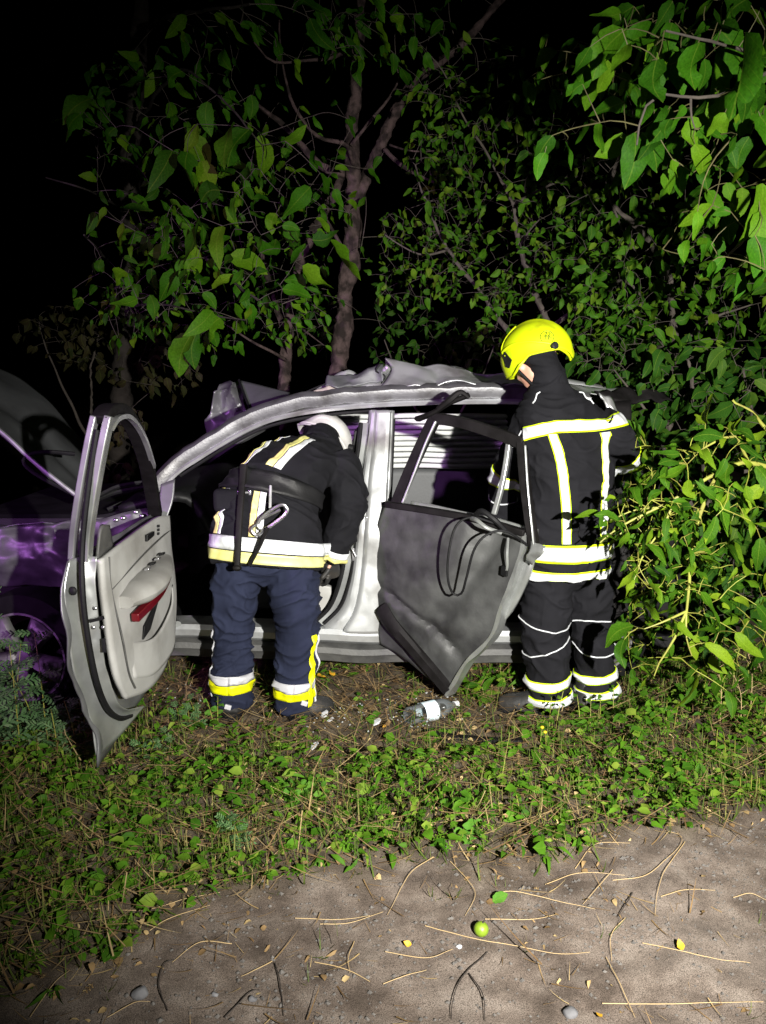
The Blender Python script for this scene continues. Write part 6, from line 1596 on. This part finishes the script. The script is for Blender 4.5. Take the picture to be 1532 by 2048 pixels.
# crumbs of window glass and plastic round the doors
M['crumb'] = mat('clear_glass_crumb', (0.5, 0.53, 0.54), 0.15, 0, 0.2, 60)
gl = MB()
for _ in range(240):
    c0_ = rg.choice([G(720, 1440), G(850, 1430), G(650, 1440), G(420, 1400), G(900, 1400)])
    x, y = c0_.x + rg.gauss(0, 0.16), c0_.y + rg.gauss(0, 0.09)
    s_ = rg.uniform(0.0015, 0.0045)
    gl.box(Vector((x, y, gz(x, y) + 0.004)), s_ * 2, s_ * 1.4, s_, Matrix.Rotation(rg.uniform(0, 3), 3, 'Z') @ Matrix.Rotation(rg.uniform(0, 1), 3, 'X'))
tag(gl.build('glass_crumbs', M['crumb'], smooth=False), 'crumbs of broken window glass strewn below the doors', 'glass', kind='stuff')

# single dry stalks lying on dirt and verge
STALKS = [
    ([(866, 1726), (820, 1760), (775, 1830)], 's', 'pale straw stalk slanting at the grass edge left of the green nut'), ([(900, 1735), (935, 1770), (950, 1800), (930, 1840)], 's', 'curved straw stalk bending above the green nut'),
    ([(985, 1795), (1030, 1795), (1110, 1810), (1190, 1825)], 's', 'straw stalk lying level just above the green nut'), ([(970, 1845), (1060, 1845), (1110, 1835)], 's', 'short straw stalk lying right beside the green nut'),
    ([(850, 1855), (950, 1885), (1030, 1900), (1110, 1912), (1180, 1905)], 's', 'long straw stalk running just below the green nut'), ([(766, 1968), (810, 1958), (853, 1942)], 's', 'short pale stalk on the dirt below and left of the nut'),
    ([(1225, 1745), (1200, 1775), (1165, 1815)], 's', 'short slanting straw stalk at the edge of the grass, middle of the picture'), ([(1225, 1763), (1290, 1758), (1330, 1730), (1360, 1700), (1360, 1680), (1330, 1670)], 's', 'straw stalk curling up like a hook at the grass edge'),
    ([(1370, 1690), (1330, 1750), (1315, 1790), (1310, 1835)], 'b', 'brown twiggy stalk standing down from the hooked straw'), ([(1322, 1798), (1370, 1788), (1430, 1782)], 's', 'straw stalk lying level right of the brown twiggy one'),
    ([(1467, 1795), (1500, 1792), (1532, 1802)], 's', 'straw stalk at the right edge of the dirt road'), ([(1285, 1886), (1350, 1905), (1430, 1925), (1500, 1930)], 's', 'long bright straw stalk sloping down to the right on bare dirt'),
    ([(1250, 1842), (1222, 1875), (1224, 1920)], 's', 'kinked straw stalk bent at its middle on bare dirt'), ([(1212, 1912), (1240, 1975), (1270, 2035)], 'b', 'brown stalk below the kinked straw, running to the lower edge'),
    ([(1205, 2006), (1320, 2010), (1440, 2013), (1525, 2012)], 's', 'long straight pale stalk lying level near the lower edge'), ([(1265, 1788), (1250, 1815), (1235, 1840)], 'd', 'short dark stalk above the kinked straw'),
    ([(975, 1912), (925, 1960), (905, 2010), (903, 2045)], 'd', 'dark bent twig at the lower edge, first of a pair'), ([(938, 1952), (965, 2000), (970, 2048)], 'd', 'dark thick twig at the lower edge, second of a pair'),
    ([(170, 1832), (290, 1830), (370, 1815), (440, 1795)], 's', 'long straw stalk lying level across the verge at lower left'), ([(300, 1870), (340, 1850), (420, 1815)], 's', 'straw stalk just under the long level one at lower left'),
    ([(612, 1632), (590, 1680), (520, 1745)], 's', 'straw stalk slanting through the weeds below the bright green clump'), ([(705, 1615), (670, 1665), (640, 1695)], 's', 'straw stalk slanting right of the bright green clump'),
    ([(465, 1890), (400, 1895), (345, 1930)], 's', 'arched straw stalk at the left end of the bare dirt'), ([(590, 1840), (680, 1840), (740, 1830)], 's', 'thin straw stalk lying level at the middle of the dirt edge'),
    ([(640, 1850), (700, 1845), (766, 1822)], 's', 'thin straw stalk just below the level one at the dirt edge'), ([(545, 1925), (500, 1950), (482, 1955)], 's', 'short curved straw stalk on the dirt at lower left'),
    ([(708, 1880), (697, 1920), (700, 1950)], 'b', 'short upright brown stalk on the dirt, bottom middle'), ([(630, 1925), (690, 1945), (740, 1965)], 'b', 'brown stalk sloping beside the short upright one'),
    ([(335, 2030), (318, 1975), (330, 1935), (352, 1925)], 'd', 'dark bent twig lying on the dirt at lower left'), ([(450, 2040), (500, 1995), (520, 1985)], 'd', 'dark short twig at the bottom beside the bent dark twig'),
    ([(550, 1930), (560, 1970), (568, 2040)], 'd', 'dark straight twig running down to the lower edge'), ([(110, 1640), (118, 1720), (110, 1820)], 'b', 'brown upright stalk in the dark verge at far lower left'),
    ([(0, 1575), (60, 1585), (110, 1600)], 'b', 'brown stalk at the left edge below the front wheel'), ([(50, 1600), (20, 1700), (8, 1740)], 'b', 'brown slanting stalk at the left edge of the verge'),
    ([(0, 1690), (60, 1660), (100, 1635)], 's', 'pale stalk crossing the verge at the left edge'), ([(60, 2040), (110, 1980), (140, 1950)], 's', 'straw stalk at the bottom left corner'),
    ([(215, 2040), (270, 2015), (300, 2010)], 's', 'short straw stalk along the bottom, left of the bent dark twig'), ([(770, 1905), (850, 1920), (905, 1905)], 's', 'faint straw stalk below the nut and its shadow'),
    ([(1000, 1585), (1030, 1530), (1080, 1480)], 'g', 'tall green yellow stalk bending in the weeds beside the standing firefighter'), ([(640, 1560), (760, 1540), (880, 1530)], 's', 'pale stalk lying in the weeds below the bottle'),
    ([(1150, 1740), (1190, 1700), (1260, 1690)], 's', 'tangled straw stalk at the grass edge below the standing firefighter'), ([(1090, 1770), (1160, 1750), (1250, 1755)], 's', 'straw stalk tangled under the others at the grass edge'),
]
M['green_stalk'] = M['twig_green']
for k, (pp, c, lab) in enumerate(STALKS):
    pts = []
    for i, (x, y) in enumerate(pp):
        g = G(x, y)
        t = i / (len(pp) - 1)
        lift = 0.006 + (0.005 * math.sin(math.pi * t) if c != 'g' else 0.22 * t)
        if c == 'g': g = G(pp[0][0] + 8 * i, pp[0][1] - 4 * i)
        pts.append(Vector((g.x, g.y, gz(g.x, g.y) + lift)))
    r_ = {'s': 0.0012, 'b': 0.0014, 'd': 0.0018, 'g': 0.0016}[c]
    m = {'s': 'straw', 'b': 'straw', 'd': 'stick', 'g': 'green_stalk'}[c]
    o = MB().tube([p + Vector((nz(p, 22, k), nz(p, 22, k + 2), 0)) * 0.0016 for p in catmull(pts, 24)], [r_, r_ * 0.9, r_ * 0.5], 5).build('dry_stalk' if c != 'd' else 'twig', M[m])
    tag(o, lab, 'stalk' if c != 'd' else 'twig', 'dry stalks and twigs on the ground')

# weeds one can tell apart
def weed(name, label, spots, kind, size, height, lean, seed, m_stem='twig_green', group='weeds standing on the verge', per=7, flower=None):
    """stems from the ground with leaves in turn up each"""
    rr = random.Random(seed)
    b = spots[0]
    root = thing(name, (b.x, b.y, gz(b.x, b.y)), label, 'plant', group)
    for sp_ in spots:
        z0 = gz(sp_.x, sp_.y) - 0.005
        h = height * rr.uniform(0.75, 1.1)
        l_ = Vector(lean) + Vector((rr.uniform(-0.25, 0.25), rr.uniform(-0.25, 0.25), 0))
        path = catmull([Vector((sp_.x, sp_.y, z0)), Vector((sp_.x, sp_.y, z0 + h * 0.5)) + l_ * h * 0.25, Vector((sp_.x, sp_.y, z0 + h)) + l_ * h * 0.8], 12)
        MB().tube(path, [0.0026, 0.0012], 5).build('stem', M[m_stem], root)
        for i in range(per):
            t = 0.12 + 0.88 * i / (per - 1)
            p = path[min(11, int(t * 11))]
            a = i * 2.4 + rr.uniform(-0.4, 0.4)
            ax = Vector((math.cos(a), math.sin(a), rr.uniform(-0.1, 0.7)))
            o = bpy.data.objects.new('leaf', rr.choice(KIND[kind]))
            COL.objects.link(o); o.parent = root
            o.matrix_basis = leaf_matrix(p - Vector(root.location), ax, (rr.uniform(-0.3, 0.3), -0.5, 1), size * rr.uniform(0.7, 1.15) * (1.1 - 0.4 * t))
        if flower:
            MB().ball(path[-1], 0.008, 0.008, 0.006, 8).build('flower', M[flower], root)
    return root
M['flower'] = mat('yellow_petal', (0.75, 0.5, 0.01), 0.6)
def gs(*pp): return [G(x, y) for x, y in pp]
weed('bright_weed', 'clump of bright green rounded leaves in the middle of the verge', gs((600, 1610), (625, 1600), (580, 1615), (640, 1615), (612, 1590)), 'bright', 0.042, 0.09, (0.1, -0.2, 0), 1)
weed('mugwort', 'silvery cut-leaved weed at the toe of the open front door', gs((300, 1530), (320, 1510), (285, 1520)), 'mugwort', 0.06, 0.10, (0.2, -0.2, 0), 2)
weed('mugwort', 'silvery cut-leaved weed left of the bent firefighter\'s boots', gs((380, 1460), (395, 1450), (365, 1455)), 'mugwort', 0.065, 0.12, (0, -0.2, 0), 3)
weed('boot_weed', 'small leafy weed standing against the bent firefighter\'s outer boot', gs((428, 1462), (436, 1458)), 'bright', 0.04, 0.17, (0, 0, 0), 4, per=8)
weed('mugwort', 'cut-leaved weed growing up in front of the alloy wheel', [Vector((-1.58, 3.16, 0)), Vector((-1.50, 3.18, 0)), Vector((-1.66, 3.2, 0)), Vector((-1.44, 3.14, 0)), Vector((-1.54, 3.1, 0)), Vector((-1.62, 3.08, 0))], 'mugwort', 0.12, 0.46, (0.0, -0.1, 0), 5, per=13)
weed('mugwort', 'tall cut-leaved weed at the left edge above the alloy wheel', [Vector((-1.78, 3.2, 0)), Vector((-1.70, 3.16, 0)), Vector((-1.74, 3.08, 0))], 'mugwort', 0.12, 0.66, (0.05, -0.1, 0), 6, per=14)
weed('mugwort', 'low cut-leaved weed between alloy wheel and front door', [Vector((-1.36, 3.05, 0)), Vector((-1.30, 3.1, 0)), Vector((-1.42, 3.1, 0))], 'mugwort', 0.09, 0.24, (0.1, -0.1, 0), 7, per=9)
weed('dock_plant', 'broad leaved plant under the tip of the grey rear door', gs((948, 1402), (960, 1398), (935, 1396), (968, 1408)), 'lime', 0.10, 0.09, (0.1, 0, 0), 8, per=5)
weed('slender_weed', "slender pale weed before the standing firefighter's boots", gs((1098, 1470), (1110, 1478)), 'weed', 0.045, 0.20, (0.05, 0, 0), 9, per=8)
weed('flowering_weed', 'thin weed with a yellow flower beside the slender pale weed', gs((1078, 1520), (1092, 1512)), 'weed', 0.032, 0.14, (0.12, 0, 0), 10, per=5, flower='flower')
weed('slender_weed', "leafy weed hiding the standing firefighter's further boot", gs((1180, 1460), (1200, 1455), (1225, 1450), (1160, 1465)), 'weed', 0.05, 0.16, (0, 0, 0), 11, per=8)
weed('leafy_weed', 'tuft of large soft leaves below the standing firefighter', gs((940, 1690), (955, 1685), (925, 1695)), 'bright', 0.045, 0.06, (0, -0.3, 0), 12, per=5)
weed('leafy_weed', 'blue green tuft in the verge right of the bright clump', gs((775, 1690), (760, 1680)), 'weed', 0.06, 0.05, (0, -0.3, 0), 13, per=5)
weed('leafy_weed', 'leafy tuft among straws at the left of the dirt edge', gs((350, 1790), (340, 1780)), 'weed', 0.06, 0.05, (0, -0.2, 0), 14, per=5)
weed('leafy_weed', 'pale tuft in the dark verge below the front door tip', gs((470, 1690), (455, 1680), (480, 1700)), 'mugwort', 0.06, 0.09, (0, -0.2, 0), 15, per=6)
for i, (x, y, s_, h, lab) in enumerate([
        (1290, 1590, 0.04, 0.11, 'green weed tuft in the right verge, first below the hanging shoots'), (1370, 1560, 0.042, 0.13, 'green weed tuft in the right verge, second below the hanging shoots'),
        (1450, 1530, 0.045, 0.16, 'green weed tuft in the right verge near the right edge'), (1505, 1480, 0.05, 0.2, 'tall weed at the right edge under the dark bush'),
        (1330, 1470, 0.05, 0.18, 'leafy weed under the hanging shoots'), (1420, 1430, 0.05, 0.22, 'tall leafy weed under the dark bush'), (1500, 1600, 0.04, 0.1, 'low weed at the right edge by the dirt'), (1260, 1520, 0.04, 0.12, "weed tuft right of the standing firefighter's boots"),
        (1180, 1600, 0.035, 0.08, "low weed tuft below the standing firefighter's boots"), (60, 1560, 0.04, 0.14, 'weed tuft in the dark at the left edge'), (150, 1590, 0.04, 0.12, 'weed tuft in the dark left of the front door tip'), (240, 1640, 0.04, 0.1, 'weed tuft below the front door tip'), (860, 1620, 0.035, 0.08, 'low weed tuft below the black strip'), (1020, 1640, 0.035, 0.08, 'low weed tuft right of the large soft leaves')]):
    weed('leafy_weed', lab, gs((x, y), (x + 18, y - 8), (x - 20, y - 4)), 'weed', s_, h, (0, -0.1, 0), 40 + i, per=8)
# dry upright seed stems at right
for i, (x, y, h) in enumerate([(1440, 1450, 0.32), (1480, 1470, 0.28), (1500, 1440, 0.36)]):
    b = G(x, y); z0 = gz(b.x, b.y)
    pth = catmull([Vector((b.x, b.y, z0)), Vector((b.x - 0.01, b.y, z0 + h * 0.6)), Vector((b.x - 0.06, b.y - 0.02, z0 + h))], 14)
    mbs = MB().tube(pth, [0.002, 0.001], 5)
    for k in range(8):
        q = pth[5 + k]; a = k * 2.1
        mbs.tube([q, q + Vector((0.03 * math.cos(a), 0.03 * math.sin(a), 0.02))], [0.001, 0.0005], 4)
    tag(mbs.build('seed_stem', M['straw']), ['dry seed stem under the dark bush, leftmost of three', 'dry seed stem under the dark bush, middle of three', 'dry seed stem under the dark bush, rightmost of three'][i], 'stalk', 'dry seed stems')

# ---------------------------------------------------------------- loose things on the ground
M['pet'] = bpy.data.materials.new('clear_plastic'); M['pet'].use_nodes = True
def pet():
    nt = M['pet'].node_tree; N = nt.nodes; L = nt.links
    out = N['Material Output']; b = N['Principled BSDF']
    b.inputs['Base Color'].default_value = (0.10, 0.11, 0.115, 1); b.inputs['Roughness'].default_value = 0.16; b.inputs['Specular IOR Level'].default_value = 0.8
    tr = N.new('ShaderNodeBsdfTransparent'); tr.inputs[0].default_value = (0.86, 0.88, 0.88, 1)
    fr_ = N.new('ShaderNodeFresnel'); fr_.inputs[0].default_value = 1.5
    ad = N.new('ShaderNodeMath'); ad.operation = 'ADD'; ad.inputs[1].default_value = 0.06; L.new(fr_.outputs[0], ad.inputs[0])
    mx = N.new('ShaderNodeMixShader'); L.new(ad.outputs[0], mx.inputs[0]); L.new(tr.outputs[0], mx.inputs[1]); L.new(b.outputs[0], mx.inputs[2]); L.new(mx.outputs[0], out.inputs[0])
pet()
b0, b1 = G(814, 1434, 0.046), G(932, 1403, 0.046)
bx = (b1 - b0).normalized(); BL = 0.285
bb_ = Vector((0, 0, 1)); bn = bx.cross(bb_).normalized(); bb_ = bn.cross(bx)
bott = thing('bottle', (b0.x, b0.y, 0), 'crumpled clear plastic bottle with a pale blue label lying on the dirt', 'bottle')
def lathe(prof_, m, name, par, n=28, dent=0.0, **k):
    rows = []
    for s_, r_ in prof_:
        row = []
        for i in range(n):
            a = 2 * math.pi * i / n
            rr_ = r_ * (1 + dent * nz((math.cos(a) * 2, math.sin(a) * 2, s_ * 14), 1.2, 3))
            row.append(b0 + bx * s_ + bn * (rr_ * math.cos(a)) + bb_ * (rr_ * math.sin(a)))
        rows.append(row)
    return MB().grid(rows, True).build(name, m, par, **k)
prof_b = [(0.012, 0.004), (0.004, 0.02), (0.0, 0.034), (0.008, 0.043), (0.02, 0.0445), (0.04, 0.042), (0.05, 0.0445), (0.065, 0.0425), (0.08, 0.0445), (0.15, 0.0445), (0.155, 0.043), (0.165, 0.0445), (0.18, 0.0435), (0.19, 0.044), (0.205, 0.040), (0.225, 0.032), (0.242, 0.022), (0.252, 0.014), (0.262, 0.0135)]
lathe(prof_b, M['pet'], 'bottle_body', bott, dent=0.06)
M['label'] = mat('pale_blue_paper_label', (0.50, 0.66, 0.72), 0.55, 0, 0.08, 30, 0.1, 60, col2=(0.62, 0.66, 0.70))
lathe([(0.078, 0.0472), (0.10, 0.0472), (0.125, 0.0472), (0.15, 0.0472)], M['label'], 'bottle_label', bott, dent=0.06)
M['cap'] = mat('white_plastic_cap', (0.7, 0.71, 0.72), 0.4)
lathe([(0.262, 0.0135), (0.262, 0.0165), (0.268, 0.0165), (0.268, 0.0148), (0.284, 0.0148), (0.285, 0.001)], M['cap'], 'bottle_cap', bott)
# nut in its green husk
ap = G(962, 1872, 0.0)
M['husk'] = mat('green_nut_husk', (0.20, 0.30, 0.02), 0.42, 0, 0.2, 30, 0.15, 120, col2=(0.13, 0.21, 0.015))
nut = MB().ball(Vector((ap.x, ap.y, gz(ap.x, ap.y) + 0.019)), 0.0215, 0.021, 0.0205, 24).build('green_nut', M['husk'])
tag(nut, 'small round green nut lying on the bare dirt', 'nut')
MB().tube([Vector((ap.x + 0.004, ap.y, gz(ap.x, ap.y) + 0.038)), Vector((ap.x + 0.008, ap.y, gz(ap.x, ap.y) + 0.046))], 0.0022, 6).build('nut_stalk', M['stick'], nut)
# black strip of trim and other fragments
tp = [G(848, 1478), G(890, 1486), G(945, 1492), G(1000, 1496), G(1045, 1496)]
tag(MB().sweep(catmull([p + Vector((0, 0, 0.03)) for p in tp], 24), [(-0.02, -0.012), (0.02, -0.012), (0.017, 0.012), (-0.017, 0.012)], (0, 0, 1)).build('trim_strip', M['trim_black'], bevel=0.003), 'black strip of broken car trim lying below the plastic bottle', 'car trim')
M['shard'] = mat('white_plastic_shard', (0.45, 0.46, 0.48), 0.5, 0, 0.1, 30)
for i, (x, y, s_, lab) in enumerate([(648, 1446, 0.030, "white plastic shard beside the bent firefighter's boot"), (662, 1456, 0.016, "tiny bluish white shard right below the bent firefighter's boot"), (752, 1461, 0.026, 'white paper scrap left of the plastic bottle'), (738, 1450, 0.014, 'small white chip above the paper scrap'), (628, 1506, 0.028, 'white scrap in the weeds below the bent firefighter'), (1264, 1330, 0.035, "white scrap under the shoots right of the standing firefighter's shins")]):
    g = G(x, y); z = gz(g.x, g.y) + (0.02 if i != 5 else 0.02)
    rr = random.Random(i + 3)
    ou = [Vector((g.x + s_ * math.cos(a) * rr.uniform(0.5, 1.1), g.y + 0.7 * s_ * math.sin(a) * rr.uniform(0.5, 1.1), z + s_ * 0.5 * math.sin(a + 1))) for a in np.linspace(0, 2 * math.pi, 7)[:-1]]
    tag(MB().plate(ou, (0.001, 0.001, 0.004)).build('shard', M['shard'], smooth=False), lab, 'debris', 'white fragments on the ground')
M['stone'] = mat('grey_stone', (0.20, 0.20, 0.21), 0.85, 0, 0.3, 20, 0.3, 60)
for i, (x, y, s_, lab) in enumerate([(280, 1995, 0.022, 'rounded grey stone on the dirt at lower left'), (506, 2004, 0.012, 'small dark stone on the dirt near the bottom'), (1140, 2030, 0.02, 'half buried stone at the bottom edge'), (918, 1898, 0.009, 'small white pebble below the green nut'), (430, 1990, 0.010, 'small dark pebble between the two stones')]):
    g = G(x, y)
    mbs = MB().ball(Vector((g.x, g.y, gz(g.x, g.y) + s_ * 0.3)), s_, s_ * 0.8, s_ * 0.6, 14)
    mbs.v = [v + Vector((1, 1, 1)) * (0.25 * s_ * nz(v, 0.9 / s_)) for v in mbs.v]
    tag(mbs.build('stone', M['stone'] if i != 3 else M['shard']), lab, 'stone', 'stones on the dirt')
M['yellow_leaf'] = mat('yellow_fallen_leaf', (0.62, 0.38, 0.02), 0.6, 0, 0.2, 30, col2=(0.45, 0.2, 0.015))
def fallen(x, y, s_, m, lab, z=0.008):
    g = G(x, y)
    me = leaf_mesh('fallen_leaf', M[m], 0.34, 0.3, -0.3, 0.05, 8, 1.0, int(x))
    o = bpy.data.objects.new('fallen_leaf', me); COL.objects.link(o)
    a = (x * 0.37) % 6.28
    o.matrix_world = leaf_matrix(Vector((g.x, g.y, gz(g.x, g.y) + z)), (math.cos(a), math.sin(a), 0.15), (0.1, -0.3, 1), s_)
    tag(o, lab, 'leaf', 'fallen leaves')
fallen(655, 1375, 0.07, 'yellow_leaf', "yellow fallen leaf behind the bent firefighter's boot", 0.03)
fallen(668, 1368, 0.05, 'yellow_leaf', 'smaller yellow leaf touching the fallen one by the sill', 0.03)
fallen(823, 1890, 0.024, 'yellow_leaf', 'small orange leaf on the dirt left of the nut')
fallen(1362, 1906, 0.03, 'yellow_leaf', 'brown orange leaf under the long bright stalk')
fallen(985, 1812, 0.05, 'bright_weed', 'fallen green leaf on the dirt above the nut')
fallen(1200, 2028, 0.026, 'yellow_leaf', 'orange leaf near the bottom edge of the dirt')
fallen(765, 1472, 0.02, 'yellow_leaf', 'tiny yellow leaf near the white paper scrap', 0.02)
